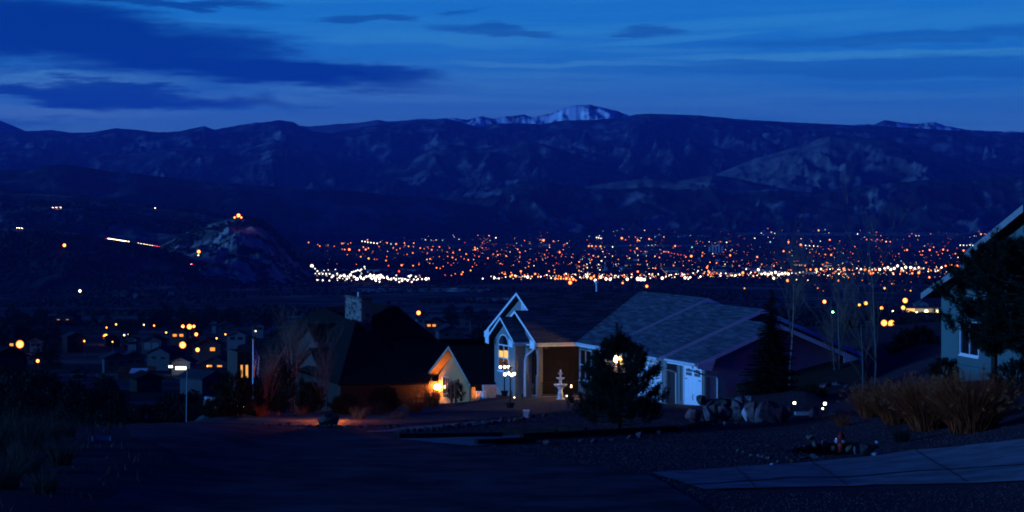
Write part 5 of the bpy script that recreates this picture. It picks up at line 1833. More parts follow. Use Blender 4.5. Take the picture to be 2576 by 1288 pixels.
bush((2120 - HU) / F * 124, 124.0, -(1046 - HV) / F * 124, 1.15, .8, 'low spreading juniper right of the path lights', 67, n=340)
for (u, vb, R_, H_, sd, lb) in [(625, 1046, 1.2, 1.45, 71, 'dark juniper left of the flagpole foot'), (700, 1040, 1.0, 2.6, 72, 'dark juniper between the bare stems and the birch'), (545, 1052, .8, .9, 73, 'dark low juniper in front of the block planter'), (586, 1048, .9, 2.2, 74, 'dark juniper beside the block planter'), (1168, 1010, 1.3, 1.3, 75, 'dark shrub against the lit cream gable'), (1195, 1003, .6, .8, 76, 'small dark shrub right of the cream gable'), (965, 1040, .8, 1.3, 77, 'dark shrub at the brown south wall'), (780, 1040, .7, 1.5, 78, 'dark shrub behind the spreading bare tree'), (870, 1044, .8, .9, 79, 'dim shrub at the corner of the brown wall')]:
    g = on_ground(u, vb)
    z = g.z
    if u > 1100:
        g = Vector(((u - HU) / F * 160, 160.0, 0))
        z = -(vb - HV) / F * 160
    bush(g.x, g.y, z, R_, H_, lb, sd, group='junipers by the brown house', n=300)

# tall brush and grass of the left verge
sagem = None
for i, (u, vb, R_, H_) in enumerate([(20, 1120, 1.3, 1.5), (70, 1135, 1.4, 1.5), (120, 1110, 1.2, 1.3), (-30, 1150, 1.5, 1.7), (150, 1170, 1.0, 1.1), (60, 1190, 1.2, 1.2), (0, 1230, 1.3, 1.2), (170, 1100, .7, .8), (110, 1240, .8, .8)]):
    g = on_ground(u, vb)
    grass_clump(g.x, g.y, H_, R_ * .8, 'tall dull rabbitbrush in the dark verge left of the road', 80 + i, 520, M_sage, 0, 'brush', 'brush', 'brush on the left verge', droop=.3)
for i, (u, vb, R_, H_) in enumerate([(300, 1062, 1.3, .8), (340, 1060, 1.2, .9), (270, 1062, .9, .6), (390, 1060, .9, .6)]):
    g = on_ground(u, vb - 10)
    grass_clump(g.x, g.y, H_, R_ * .8, 'low dim brush on the far side of the road bend', 95 + i, 300, M_sage, 0, 'brush', 'brush', 'brush beyond the road bend', droop=.3)
g_ = np.random.default_rng(5)
N_ = 15000
poly = np.array(plan([(0, 1288), (190, 1284), (330, 1222), (445, 1166), (428, 1138), (330, 1104), (230, 1072), (60, 1060), (-200, 1060), (-200, 1288)]))
lo, hi_ = poly.min(0), poly.max(0)
pt = g_.uniform(lo, hi_, (N_ * 3, 2))


def inside(p, poly):
    c = np.zeros(len(p), bool)
    j = len(poly) - 1
    for i in range(len(poly)):
        xi, yi, xj, yj = *poly[i], *poly[j]
        c ^= ((yi > p[:, 1]) != (yj > p[:, 1])) & (p[:, 0] < (xj - xi) * (p[:, 1] - yi) / (yj - yi + 1e-12) + xi)
        j = i
    return c


pt = pt[inside(pt, poly)]
pt = pt[fbm(pt[:, 0] * .8, pt[:, 1] * .5, 31, 3) > .40][:N_]
h = g_.uniform(.08, .34, len(pt)) * (.6 + .8 * fbm(pt[:, 0] * .5, pt[:, 1] * .5, 37, 3))
base = np.c_[pt, ground(pt[:, 0], pt[:, 1]) - .02]
a = g_.uniform(0, 2 * PI, len(pt))
sd_ = np.c_[np.cos(a), np.sin(a), 0 * a] * (.012)
tip = base + np.c_[g_.normal(0, .09, len(pt)), g_.normal(0, .09, len(pt)), h]
V = np.stack([base - sd_, base + sd_, tip], 1).reshape(-1, 3)
tag(np_mesh('dry_grass', V, np.arange(len(V)).reshape(-1, 3), mat('dry verge grass', (.085, .085, .055), .95, .4, 1.2, spec=.05)), 'short dry grass on the verge left of the road', 'grass', kind='stuff')
# gravel stones on the slope and beds, joined
xs_, ys_ = g_.uniform(-6, 24, 42000), g_.uniform(56, 128, 42000)
t_ = np.c_[xs_, ys_]
rp = np.array(road_right[:] and plan([(1900, 1500), (1790, 1288), (1640, 1196), (1190, 1128), (985, 1101), (900, 1084), (930, 1050), (1300, 1020), (1700, 1040), (2100, 1050), (2576, 1060), (2800, 1100), (2700, 1500)]))
drv = np.array(plan([(1640, 1190), (2040, 1165), (2576, 1106), (2900, 1083), (2900, 1207), (2576, 1214), (1772, 1236)]))
k = inside(t_, rp) & ~inside(t_, drv)
q = ((xs_ - PIT[0]) / PIT[2]) ** 2 + ((ys_ - PIT[1]) / PIT[3]) ** 2
k &= q > 1.2
xs_, ys_ = xs_[k], ys_[k]
blobs_o = blobs('gravel', np.c_[xs_, ys_, ground(xs_, ys_) + .01], g_.uniform(.012, .034, len(xs_)), mat('gravel stones', (.075, .055, .06), .95, .5, .9), .7)
tag(blobs_o, 'loose reddish gravel on the slope', 'gravel', kind='stuff')

# ------------------------------------------------------------------ the neighbourhood below the hill
M_hw = [mat('white siding', (.13, .135, .135), .8, .06, .8), mat('grey siding', (.05, .053, .057), .85, .08, .8), mat('tan siding', (.07, .052, .04), .85, .08, .8), mat('dark siding', (.022, .02, .018), .85, .1, .8)]
M_hr = [mat('black shingle roof', (.010, .011, .013), .95, .2, .7), mat('blue grey shingle roof', (.028, .034, .046), .95, .2, .7), mat('pale metal roof', (.10, .11, .125), .7, .1, .7)]
M_pane_dark = mat('dark far pane', (.01, .012, .016), .2, .1, 1)
M_pane_warm = emis('warm far window', (1.0, .34, .06), 1.3)
M_pane_white = emis('white far window', (1.0, .90, .62), 6.0)
M_lampO = glow_lamp('sodium lamp', (1.0, .28, .045), (1.0, .09, .005), 10.0, 1.7)
M_lampW = glow_lamp('white yard lamp', (1.0, .86, .50), (1.0, .55, .2), 8.0, 1.2)
HC = {}


def far_house(x, y, z, rz, w, d, h, wm, rm, label, pitch=.45, lit=(), gw=2, group='houses of the neighbourhood below', name='far_house', door=None, garage=False):
    """gable roofed house, gable end towards -Y; parts wall, roof, window > pane, door"""
    e = empty(name, (x, y, z), rz)
    tag(e, label, 'house', group)
    key = (w, d, h, pitch, wm, rm)
    if key not in HC:
        rh = pitch * w / 2
        a = MB()
        a.prism([(-w / 2, 0, -2.5), (w / 2, 0, -2.5), (w / 2, 0, h), (0, 0, h + rh), (-w / 2, 0, h)], (0, d, 0))
        b = MB()
        for s in (-1, 1):
            b.prism([(0, -.6, h + rh + .04), (s * (w / 2 + .6), -.6, h - .6 * pitch + .04), (s * (w / 2 + .6), -.6, h - .6 * pitch + .22), (0, -.6, h + rh + .24)], (0, d + 1.2, 0))
        HC[key] = (a.mesh('wall', M_hw[wm]), b.mesh('roof', M_hr[rm]))
    link('wall', HC[key][0], e)
    link('roof', HC[key][1], e)
    if rm == 0 and wm != 3:
        rh = pitch * w / 2
        for s in (-1, 1):
            MB().prism([(0, -.62, h + rh), (s * (w / 2 + .6), -.62, h - .6 * pitch), (s * (w / 2 + .6), -.62, h - .6 * pitch + .2), (0, -.62, h + rh + .22)], (0, -.05, 0)).build('fascia', M_hw[wm], e)
    if garage:
        n = garage
        for i in range(n):
            c = (i - (n - 1) / 2) * (w * .8 / n)
            MB().span((c - w * .34 / n, -.06, -.4), (c + w * .34 / n, -.01, h * .74)).build('garage_door', M_hw[0], e)
    else:
        for i in range(gw):
            c = (i - (gw - 1) / 2) * w / (gw + .4)
            wd = MB()
            wd.span((c - .75, -.05, h * .3), (c + .75, -.01, h * .74))
            o = wd.build('window', M_hw[0] if wm else M_hw[1], e)
            MB().span((c - .65, -.08, h * .33), (c + .65, -.052, h * .71)).build('pane', M_pane_dark if i not in lit else (M_pane_white if lit[0] == -1 else M_pane_warm), o)
    return e


def far_at(u, v, Y, h=0.0):
    return Vector(((u - HU) / F * Y, Y, -(v - HV) / F * Y))


# (u, v base, width px, distance, wall, roof, turn, label, lit windows, garage)
FH = [
    (90, 876, 30, 760, 0, 0, .2, 'pink lit white house with two dark windows right of the orange street lamp', (), 0),
    (34, 876, 22, 770, 2, 0, .1, 'house end glowing orange left of the street lamp', (0,), 0),
    (68, 876, 18, 775, 2, 0, 0, 'small lit house end directly right of the orange street lamp', (), 0),
    (136, 876, 20, 790, 2, 0, .3, 'dim reddish house, first right of the pink lit one', (), 0),
    (163, 876, 16, 800, 2, 0, .2, 'dim reddish house, second right of the pink lit one', (), 0),
    (192, 866, 46, 700, 3, 1, .5, 'dark house with a pale rake board under the far porch lights', (), 0),
    (158, 815, 56, 1250, 3, 0, .0, 'far dark house with two glowing porch lights', (0, 1), 0),
    (195, 815, 16, 1300, 1, 1, .0, 'pale shed right of the house with two porch lights', (), 0),
    (238, 832, 26, 1050, 1, 1, .25, 'grey gabled house above the second orange street lamp', (), 0),
    (212, 846, 24, 950, 1, 1, .2, 'small grey house left of the second street lamp', (), 0),
    (332, 872, 21, 720, 0, 0, .0, 'small white shed with a dark arched door', (), 0),
    (381, 876, 50, 700, 1, 0, .0, 'grey house with two white garage doors', (), 2),
    (284, 866, 34, 820, 3, 0, .4, 'dark house lit from behind by the second street lamp', (), 0),
    (25, 925, 84, 420, 3, 0, .55, 'nearest dark roofed house low at the left edge', (), 0),
    (95, 922, 18, 500, 3, 0, .0, 'dark house with a glowing arched porch light', (), 0),
    (293, 926, 60, 520, 1, 1, .35, 'blue roofed house with a pale gable behind the red fence', (), 0),
    (336, 922, 56, 540, 1, 1, .3, 'second blue roofed house right behind the red fence', (), 0),
    (398, 912, 64, 560, 1, 1, -.3, 'long blue roofed house left of the bright porch', (), 0),
    (455, 936, 48, 520, 0, 1, .0, 'white gabled house with a brilliantly lit porch', (), 0),
    (520, 890, 70, 640, 2, 0, .15, 'tan house with a lamp lit garage wall under the street lamp', (1,), 0),
    (448, 852, 40, 800, 2, 0, .1, 'house with a long row of glowing windows', (0, 1), 0),
    (538, 824, 10, 1000, 0, 0, .0, 'tiny white gable beside the pale block house', (), 0),
    (569, 833, 40, 950, 1, 1, .2, 'pale block house left of the white gable', (), 0),
    (648, 834, 28, 900, 0, 1, .15, 'white gabled house with one lamp under its eave', (), 0),
    (594, 860, 46, 760, 0, 0, .1, 'long low white house behind dark trees', (), 0),
    (540, 934, 66, 600, 3, 1, -.2, 'dark house with two small warm windows left of the tower', (0, 1), 0),
    (538, 985, 74, 380, 1, 1, .9, 'blue roofed house with one white gable edge left of the brown house', (), 0),
    (196, 962, 30, 470, 1, 1, .1, 'small blue tarp roofed shed among the black trees', (), 0),
    (376, 985, 64, 400, 3, 0, .5, 'dark roof with a faint brown rake board among the trees', (), 0),
    (1065, 815, 34, 980, 0, 0, .2, 'white house under the orange lamp right of the brown roof', (), 0),
    (1092, 826, 44, 920, 3, 0, .0, 'dark house with three small glowing windows', (0, 1), 0),
    (1124, 834, 26, 900, 0, 0, .1, 'white gable end in the gap between the two big houses', (), 0),
    (1112, 818, 18, 1000, 0, 1, .1, 'small pale house behind the white gable end', (), 0),
    (1135, 852, 62, 780, 1, 1, .25, 'blue roofed house nearest in the gap between the two big houses', (), 0),
    (1163, 806, 14, 1080, 1, 1, .1, 'tiny grey house close to the gable of the stucco house', (), 0),
    (1095, 858, 30, 800, 3, 1, -.2, 'low dark roof just above the lit cream gable', (), 0),
    (1192, 820, 18, 1000, 1, 1, .2, 'tiny pale roof left of the stucco house eave', (), 0),
    (2318, 776, 34, 1500, 0, 2, .0, 'white school building with a row of small windows', (), 0),
    (2160, 800, 44, 1400, 3, 0, .1, 'far dark house below the orange lamps behind the aspens', (), 0),
    (2098, 790, 24, 1400, 3, 1, .1, 'far dark house by a green lamp behind the bare trees', (), 0),
    (430, 742, 12, 2200, 0, 2, .1, 'tiny white barn in the scrub flats', (), 0), (290, 740, 14, 2150, 1, 2, .2, 'blue shed below the lone field lamp', (), 0), (312, 741, 20, 2160, 1, 2, 0, 'pale trailer row below the lone field lamp', (), 0), (340, 744, 10, 2150, 0, 1, 0, 'small pale shed at the right of the trailers', (), 0),
]
for (u, v, wpx, Y_, wm, rm, tz, lb, lit, gar) in FH:
    p = far_at(u, v, Y_)
    w_ = round(wpx / F * Y_, 1)
    far_house(p.x, p.y, p.z, tz - .1, w_, round(w_ * 1.2, 1), round(min(3.4, max(2.2, w_ * .32)), 1), wm, rm, lb, .42, lit, garage=gar, gw=3 if 'three' in lb else 2, name='school_building' if 'school' in lb else ('shed' if ('shed' in lb or 'barn' in lb) else 'far_house'))

# fences of the nearer yards: every board its own piece
M_fence = mat('cedar fence', (.15, .045, .025), .9, .25, 2, .2)
M_fencem = mat('grey fence', (.09, .085, .085), .9, .25, 2, .2)
bd = MB().span((-.07, -.012, 0), (.07, .012, 1)).mesh('board', M_fence)
for (u0, u1, v, hpx, Y_, m_, lb) in [(290, 345, 936, 11, 500, M_fence, 'red cedar fence in front of the blue roofed house'), (306, 372, 956, 14, 470, M_fence, 'lower red cedar fence below the bright white roof edge'), (241, 300, 955, 16, 480, M_fencem, 'weathered grey fence left of the red cedar fence'), (365, 395, 929, 8, 540, M_fence, 'short red fence right of the blue roofs')]:
    A_ = far_at(u0, v, Y_)
    L = (u1 - u0) / F * Y_
    e = empty('yard_fence', A_)
    tag(e, lb, 'fence', 'yard fences')
    H_ = hpx / F * Y_
    n = int(L / .155)
    for i in range(n):
        link('board', bd, e, (i * .155, 0, -.3), 0, (1, 1, H_ + .3 + rr.uniform(-.03, .03)), m_)
    for z in (.3, H_ - .25):
        MB().span((0, .014, z), (L, .06, z + .09)).build('rail', m_, e)
for (u0, u1, v, Y_, lb) in [(325, 367, 939, 478, 'bright white carport roof over the lower red fence'), (292, 308, 937, 505, 'narrow pale lean-to roof beside the red fence')]:
    A_ = far_at(u0, v, Y_)
    L = (u1 - u0) / F * Y_
    e = empty('carport', A_)
    tag(e, lb, 'carport', 'carports')
    mb = MB()
    mb.prism([(0, 0, 0), (L, 0, 0), (L, 3, .7), (0, 3, .7)], (0, 0, .12))
    mb.build('roof', mat('white sheet metal', (.62, .65, .68), .5, .1, 2), e)
    for x in (.1, L - .1):
        MB().span((x - .06, .1, -3), (x + .06, .22, -.005)).build('post', M_hw[1], e)
# brilliantly lit porch of the white gabled house
for (u0, u1, v0, v1, Y_) in [(441, 468, 922, 930, 517), (424, 434, 920, 925, 517)]:
    A_, B_ = far_at(u0, v1, Y_), far_at(u1, v0, Y_)
    e = empty('porch_light_panel', (A_.x, A_.y, A_.z))
    tag(e, 'row of brilliant porch floodlights, %s' % ('under the white gable' if u0 > 430 else 'smaller one left of the white gable'), 'floodlight', 'porch floodlights')
    n = 5 if u0 > 430 else 2
    W_ = B_.x - A_.x
    MB().span((0, .1, (B_.z - A_.z)), (W_, .3, (B_.z - A_.z) + .1)).build('housing', M_hw[1], e)
    for i in range(n):
        MB().span((W_ * (i + .08) / n, .05, .02), (W_ * (i + .92) / n, .25, (B_.z - A_.z) * .96)).build('lamp_head', M_pane_white, e)

# street and yard lamps near enough to show a post and head
M_post = mat('galvanised post', (.10, .10, .105), .5, .1, 2, metal=.5)


def post_lamp(u, v, Y_, r, m, label, h=6.0, group='street lamps of the neighbourhood', cat='street lamp', name='street_lamp'):
    p = far_at(u, v, Y_)
    e = empty(name, (p.x, p.y, p.z - h))
    tag(e, label, cat, group)
    MB().tube([(0, .3, -2), (0, .3, h * .6), (0, .3, h + .1)], [.10, .08, .06], 6).build('post', M_post, e)
    MB().tube([(0, .3, h + .1), (0, .15, h + .25 + r * .4), (0, 0, h + r * 1.02)], [.05, .05, .05], 5).build('arm', M_post, e)
    o = MB().ball((0, 0, h), r * (1.7 if m is M_lampO else 1.2), 12).build('lamp_head', m, e)
    o.data.polygons.foreach_set('use_smooth', [True] * len(o.data.polygons))
    return e


NL = [(50, 866, 740, .75, 0, 'biggest orange street lamp at the far left'), (266, 847, 850, .62, 0, 'orange street lamp above the small white shed'), (459.5, 868, 640, .55, 0, 'starry orange street lamp left of the lamp lit garage'), (476.5, 822, 950, .62, 0, 'middle one of three orange lamps in a row above the houses'),
      (460, 821, 950, .40, 0, 'left one of three orange lamps in a row above the houses'), (487.6, 821, 950, .36, 0, 'right one of three orange lamps in a row above the houses'), (493.6, 841, 850, .38, 0, 'orange lamp right of the glowing row of windows'), (147, 807, 1200, .32, 0, 'orange porch lamp, left of two on the far dark house'), (169, 807, 1200, .36, 1, 'yellow porch lamp, right of two on the far dark house'),
      (312.5, 843, 850, .26, 1, 'left one of two white lamps above the small shed'), (322.5, 842, 850, .28, 1, 'right one of two white lamps above the small shed'), (268, 824, 1000, .2, 0, 'tiny orange lamp above the second street lamp'), (292, 816, 1050, .24, 0, 'tiny orange lamp on the dim far roof'), (283, 860, 760, .14, 0, 'tiny orange lamp right below the second street lamp'),
      (212, 858, 700, .16, 0, 'small warm porch lamp right of the pale rake board'), (362, 817, 1050, .24, 1, 'white lamp among the farthest houses on the left'), (387.7, 819, 1050, .22, 0, 'faint pink lamp right of the farthest white lamp'), (418, 836.5, 900, .2, 0, 'small orange lamp left of the glowing row of windows'), (567, 841, 850, .18, 0, 'orange lamp at the right of the street behind the pale block house'),
      (545, 851, 800, .18, 0, 'pair lamp glowing pink before the long white house'), (643, 833, 880, .22, 1, 'white lamp under the eave of the white gabled house'), (497, 880, 630, .34, 0, 'wall lamp on the tan garage'), (95, 908, 495, .22, 0, 'porch lamp in the arch of a dark house'), (335, 985, 420, .13, 0, 'lone tiny lamp in the black trees'),
      (522, 921, 590, .12, 0, 'tiny warm lamp left of the two small windows'), (1053, 787, 1100, .6, 0, 'orange lamp behind the black roof of the brown house'), (201, 732, 2300, 1.15, 1, 'lone white lamp beside the pale hay field'), (162, 617, 2900, 1.2, 0, 'lone lamp on the dark hillside under the highway'),
      (500, 633, 3000, 1.3, 0, 'orange lamp at the foot of the hogback hill'), (499, 642, 2990, .7, 1, 'small white lamp under the orange one at the hogback foot'), (600, 542, 3450, 1.6, 0, 'orange lamp on the crest of the hogback hill'), (590, 547, 3440, .8, 0, 'dim lamp left on the hogback crest'), (607, 547, 3440, .8, 0, 'dim lamp right on the hogback crest'),
      (2224, 812.5, 1000, .80, 0, 'left one of the blazing orange pair behind the tallest aspen'), (2243, 814.5, 1000, .95, 0, 'right one of the blazing orange pair behind the tallest aspen'), (2074, 759, 1600, .75, 0, 'orange lamp left behind the bare twin stemmed tree'), (2095, 785, 1400, .4, 2, 'green lamp behind the bare twin stemmed tree'), (2162, 767, 1500, .5, 0, 'small orange lamp left of the brighter lamp by the aspens'),
      (2178, 763, 1500, .7, 0, 'orange lamp just left of the tallest aspen'), (2218, 775, 1400, .6, 0, 'orange flame shaped lamp right of the tallest aspen'), (2246, 783, 1350, .45, 1, 'white lamp between the aspen and the lit store'), (2272, 774, 1400, .7, 0, 'orange lamp at the left end of the lit store'), (2277, 756, 1550, 1.0, 0, 'large orange lamp above the lit store'),
      (2330, 784, 1380, 1.1, 1, 'brightest white lamp before the lit store'), (2357, 783, 1380, .9, 1, 'white lamp at the right end of the lit store'), (2306, 786, 1380, .6, 1, 'small white lamp in front of the lit store'), (2229, 933, 160, .05, 0, 'tiny red orange lamp behind the plumed grass')]
M_lampG = emis('green lamp', (.25, 1.0, .35), 30.0)
for (u, v, Y_, r, c, lb) in NL:
    post_lamp(u, v, Y_, r, (M_lampO, M_lampW, M_lampG)[c], lb, 5.0 if Y_ < 1500 else 7.0)
# small lit house on the hogback crest
p = far_at(600, 549, 3470)
far_house(p.x, p.y, p.z, .1, 14, 10, 3.2, 2, 0, 'house on the hogback crest glowing orange', .42, (0,), group=None)
# the lit store on the right
A_, B_ = far_at(2278, 787, 1420), far_at(2322, 775, 1420)
e = empty('store', A_)
tag(e, 'long low store with glowing orange front left of the grey green house', 'store')
W_, H_ = B_.x - A_.x, B_.z - A_.z
MB().span((0, 0, -3), (W_ * 2.0, 12, H_)).build('wall', M_hw[0], e)
MB().span((-.4, -.6, H_ + .003), (W_ * 2.0 + .4, 12.4, H_ + .5)).build('roof', M_hr[2], e)
MB().span((.3, -.08, .2), (W_ * .55, -.01, H_ * .9)).build('window', emis('orange store front', (1.0, .50, .14), 1.6), e)
MB().span((W_ * .6, -.08, .2), (W_ * 1.9, -.01, H_ * .9)).build('window', emis('pale store front', (.9, .75, .45), .35), e)

# trees of the slope and the neighbourhood: shared crowns, each tree its own object


def crown_mesh(seed, tall=1.0, n=120):
    g = np.random.default_rng(seed)
    th_ = g.uniform(0, 2 * PI, n)
    zz = g.uniform(-.85, 1, n)
    r_ = np.sqrt(np.maximum(0, 1 - zz ** 2)) * g.uniform(.5, 1.0, n) * (1 + .3 * np.sin(th_ * 3 + seed))
    P = np.stack([np.cos(th_) * r_, np.sin(th_) * r_, 1.05 + zz * .95 * tall], -1)
    V, Fc = tuft_cloud(P, P - np.array([0, 0, .7]), np.full(n, .30) * g.uniform(.7, 1.3, n), 12, .16, seed)
    me = bpy.data.meshes.new('crown')
    me.from_pydata(V.tolist(), [], Fc.tolist())
    me.materials.append(M_juni)
    return me


CR = [crown_mesh(s, 1.0) for s in (1, 2, 3, 4, 5)]
TRK = MB().tube([(0, 0, -.5), (0, 0, .8), (0, 0, 1.5)], [.10, .07, .03], 5).mesh('trunk', M_bark)
g_ = np.random.default_rng(77)
cnt = 0
KEEP = [(f[0], f[1], f[2] * .62 + 4, f[3]) for f in FH] + [(n_[0], n_[1], 7, n_[2]) for n_ in NL] + [(328, 940, 36, 470), (455, 926, 30, 510), (270, 948, 30, 480), (548, 965, 30, 380), (468, 930, 4, 240), (560, 1000, 24, 120)]
TL = []


def try_tree(Y_, u, s, vb=None):
    p_ = far_at(u, HV, Y_)
    z = gz(p_.x, Y_)
    vb = HV - z / Y_ * F
    hw = s * F / Y_
    vt = vb - 2.1 * hw
    for (hu, hv, hr, hy_) in KEEP:
        if hy_ > Y_ - 5 and abs(u - hu) < hw + hr * .9 and vt < hv - 1 and vb > hv - 22:
            return False
    TL.append((p_.x, Y_, z, s))
    return True


for _ in range(1500):
    if len(TL) > 130:
        break
    try_tree(g_.uniform(300, 470), g_.choice([g_.uniform(-60, 600), g_.uniform(1030, 1240), g_.uniform(2130, 2400)], p=[.8, .1, .1]), g_.uniform(1.8, 3.6))
for _ in range(4000):
    if len(TL) > 280:
        break
    try_tree(g_.uniform(450, 1300), g_.choice([g_.uniform(-60, 720), g_.uniform(1030, 1240), g_.uniform(2050, 2400)], p=[.7, .15, .15]), g_.uniform(2.0, 4.2))
for _ in range(2500):
    if len(TL) > 345:
        break
    u_ = g_.uniform(-80, 600)
    Y0_ = g_.uniform(255, 345)
    s_ = g_.uniform(1.0, 1.9)
    pz = gz((u_ - HU) / F * Y0_, Y0_)
    if HV - (pz + 2.1 * s_) / Y0_ * F > 938:
        try_tree(Y0_, u_, s_)
for i, (x, y, z, s) in enumerate(TL):
    t_ = empty('juniper_tree', (x, y, z), g_.uniform(0, 6))
    near = y < 470
    tag(t_, 'dark round juniper on the slope just below the hilltop' if near else 'dark round tree among the houses of the neighbourhood below', 'tree', 'trees on the slope' if near else 'trees among the far houses')
    k = g_.uniform(.85, 1.2)
    link('crown', CR[i % 5], t_, (0, 0, 0), 0, (s, s, s * k))
    link('trunk', TRK, t_, (0, 0, 0), 0, (s, s, s))

# ------------------------------------------------------------------ valley scrub, town trees, town buildings, town lights
g_ = np.random.default_rng(101)


def scatter(n, y0, y1, t0, t1, thr, sc, seed):
    Yv = np.exp(g_.uniform(np.log(y0), np.log(y1), n))
    tv = g_.uniform(t0, t1, n)
    X_ = tv * Yv
    k = fbm(X_ / sc, Yv / (sc * 1.3), seed, 4) > thr
    return X_[k], Yv[k]


X_, Y_ = scatter(16000, 1150, 3400, -.26, .26, .5, 170, 211)
P = np.c_[X_, Y_, ground(X_, Y_) + .6]
tag(blobs('scrub', P, g_.uniform(1.2, 3.0, len(P)), mat('valley scrub', (.012, .015, .012), .95, .3, .1, spec=.05), .75), 'dark juniper scrub dotting the valley flats', 'scrub', kind='stuff')
X_, Y_ = scatter(15000, 3300, 9000, -.10, .26, .42, 300, 223)
P = np.c_[X_, Y_, ground(X_, Y_) + 2.0]
tag(blobs('town_trees', P, g_.uniform(3.0, 6.5, len(P)), mat('town trees', (.013, .015, .014), .95, .3, .1, spec=.05), .9), 'dark trees of the valley town', 'trees', kind='stuff')
# scrub on the near hills, planted on the faces themselves
bpy.context.view_layer.update()
dg = bpy.context.evaluated_depsgraph_get()
P, R = [], []
for nm, n, rr0, rr1, sc, thr in (('hogback_hill', 5200, 1.6, 3.6, 55, .50), ('scrub_ridge', 5200, 2.2, 5.0, 160, .47), ('low_hill', 2600, 1.6, 3.6, 90, .45)):
    me = bpy.data.objects[nm].data
    co = np.empty(len(me.vertices) * 3, np.float32)
    me.vertices.foreach_get('co', co)
    co = co.reshape(-1, 3)
    fc = np.empty(len(me.polygons) * 4, np.int32)
    me.polygons.foreach_get('vertices', fc)
    fc = fc.reshape(-1, 4)
    c = co[fc]
    ctr = c.mean(1)
    area = np.linalg.norm(np.cross(c[:, 2] - c[:, 0], c[:, 3] - c[:, 1]), axis=1)
    area = area * ((np.abs(ctr[:, 0] / ctr[:, 1]) < .24) & (ctr[:, 2] > ground(ctr[:, 0], ctr[:, 1]) + 1)) + 1e-9
    i = g_.choice(len(fc), n, p=area / area.sum())
    a, b = g_.uniform(0, 1, (2, n, 1))
    q = (c[i, 0] * (1 - a) + c[i, 1] * a) * (1 - b) + (c[i, 3] * (1 - a) + c[i, 2] * a) * b
    k = fbm(q[:, 0] / sc, q[:, 1] / sc, 231, 4) > thr
    P.append(q[k] + np.array([0, 0, .8]))
    R.append(g_.uniform(rr0, rr1, k.sum()))
tag(blobs('hill_scrub', np.concatenate(P), np.concatenate(R), MATS['valley scrub'], .75), 'dark juniper scrub on the hills left of the town', 'scrub', kind='stuff')

# highway along the left hills with cars on it


def hill_z(x, y):
    z = gz(x, y)
    for nm in ('hogback_hill', 'scrub_ridge', 'low_hill'):
        ok, loc, nr, fi = bpy.data.objects[nm].ray_cast(Vector((x, y, 3000)), Vector((0, 0, -1)))
        if ok:
            z = max(z, loc.z)
    return z


def on_hill(u, v):
    o, d = Vector((0, 0, 0)), Vector(((u - HU) / F, 1, -(v - HV) / F)).normalized()
    best = None
    for nm in ('hogback_hill', 'scrub_ridge', 'low_hill', 'valley_floor'):
        ok, loc, nr, fi = bpy.data.objects[nm].ray_cast(o, d)
        if ok and (best is None or loc.y < best.y):
            best = loc
    return best


RD = [on_hill(u, v) for u, v in ((-100, 560), (0, 571), (60, 577), (130, 583), (200, 592), (270, 603), (330, 612), (400, 624), (440, 634), (480, 650))]
RD = [p for p in RD if p]
M_hw_ = mat('highway asphalt', (.06, .06, .065), .9, .2, .05, spec=.04)
mb = MB()
for a, b in zip(RD[:-1], RD[1:]):
    d = (b - a)
    s = Vector((0, 4.5, 0))
    mb.add([a - s + Vector((0, 0, .6)), a + s + Vector((0, 0, 1.6)), b + s + Vector((0, 0, 1.6)), b - s + Vector((0, 0, .6))], [(0, 1, 2, 3)])
tag(mb.build('highway', M_hw_), kind='structure')
HEAD, TAIL = emis('headlight', (1.0, .85, .55), 25.0), emis('tail light', (1.0, .04, .07), 16.0)
M_car = [mat('dark car paint', (.03, .03, .035), .3, .1, 2), mat('pale car paint', (.35, .36, .38), .3, .1, 2)]
M_tyre = mat('tyre rubber', (.01, .01, .01), .9, .1, 4)


def car(x, y, z, rz, ci, label, face=1):
    """a car seen from the side; nose towards +X of its own frame"""
    e = empty('car', (x, y, z), rz)
    tag(e, label, 'car', 'cars on the highway')
    b = MB()
    pr = [(-2.2, .3), (2.2, .3), (2.25, .75), (1.3, .95), (.7, 1.42), (-1.0, 1.45), (-1.7, 1.0), (-2.25, .95)]
    b.prism([(px, -.85, pz) for px, pz in pr], (0, 1.7, 0))
    b.build('body', M_car[ci], e)
    g = MB()
    g.prism([(1.15, -.87, .97), (.65, -.87, 1.36), (-.95, -.87, 1.38), (-1.5, -.87, 1.0)], (0, .019, 0))
    g.build('side_window', M_glass, e)
    for wx in (-1.4, 1.4):
        for wy in (-.8, .8):
            Mw = Matrix.Rotation(PI / 2, 4, 'X')
            MB().lathe([(.32, -.1), (.32, .1)], (wx, wy, .32), 10, M=Mw).build('wheel', M_tyre, e)
    for wy in (-.6, .6):
        MB().ball((2.26, wy, .68), .34, 6).build('headlight', HEAD, e)
        MB().ball((-2.27, wy, .8), .36, 6).build('tail_light', TAIL, e)
    return e


def road_pt(u):
    for a, b in zip(RD[:-1], RD[1:]):
        ua, ub = HU + F * a.x / a.y, HU + F * b.x / b.y
        if ua <= u <= ub:
            f = (u - ua) / (ub - ua)
            p = a.lerp(b, f)
            return p + Vector((0, -2.2, 1.0)), math.atan2(b.y - a.y, b.x - a.x)
    return RD[0], 0


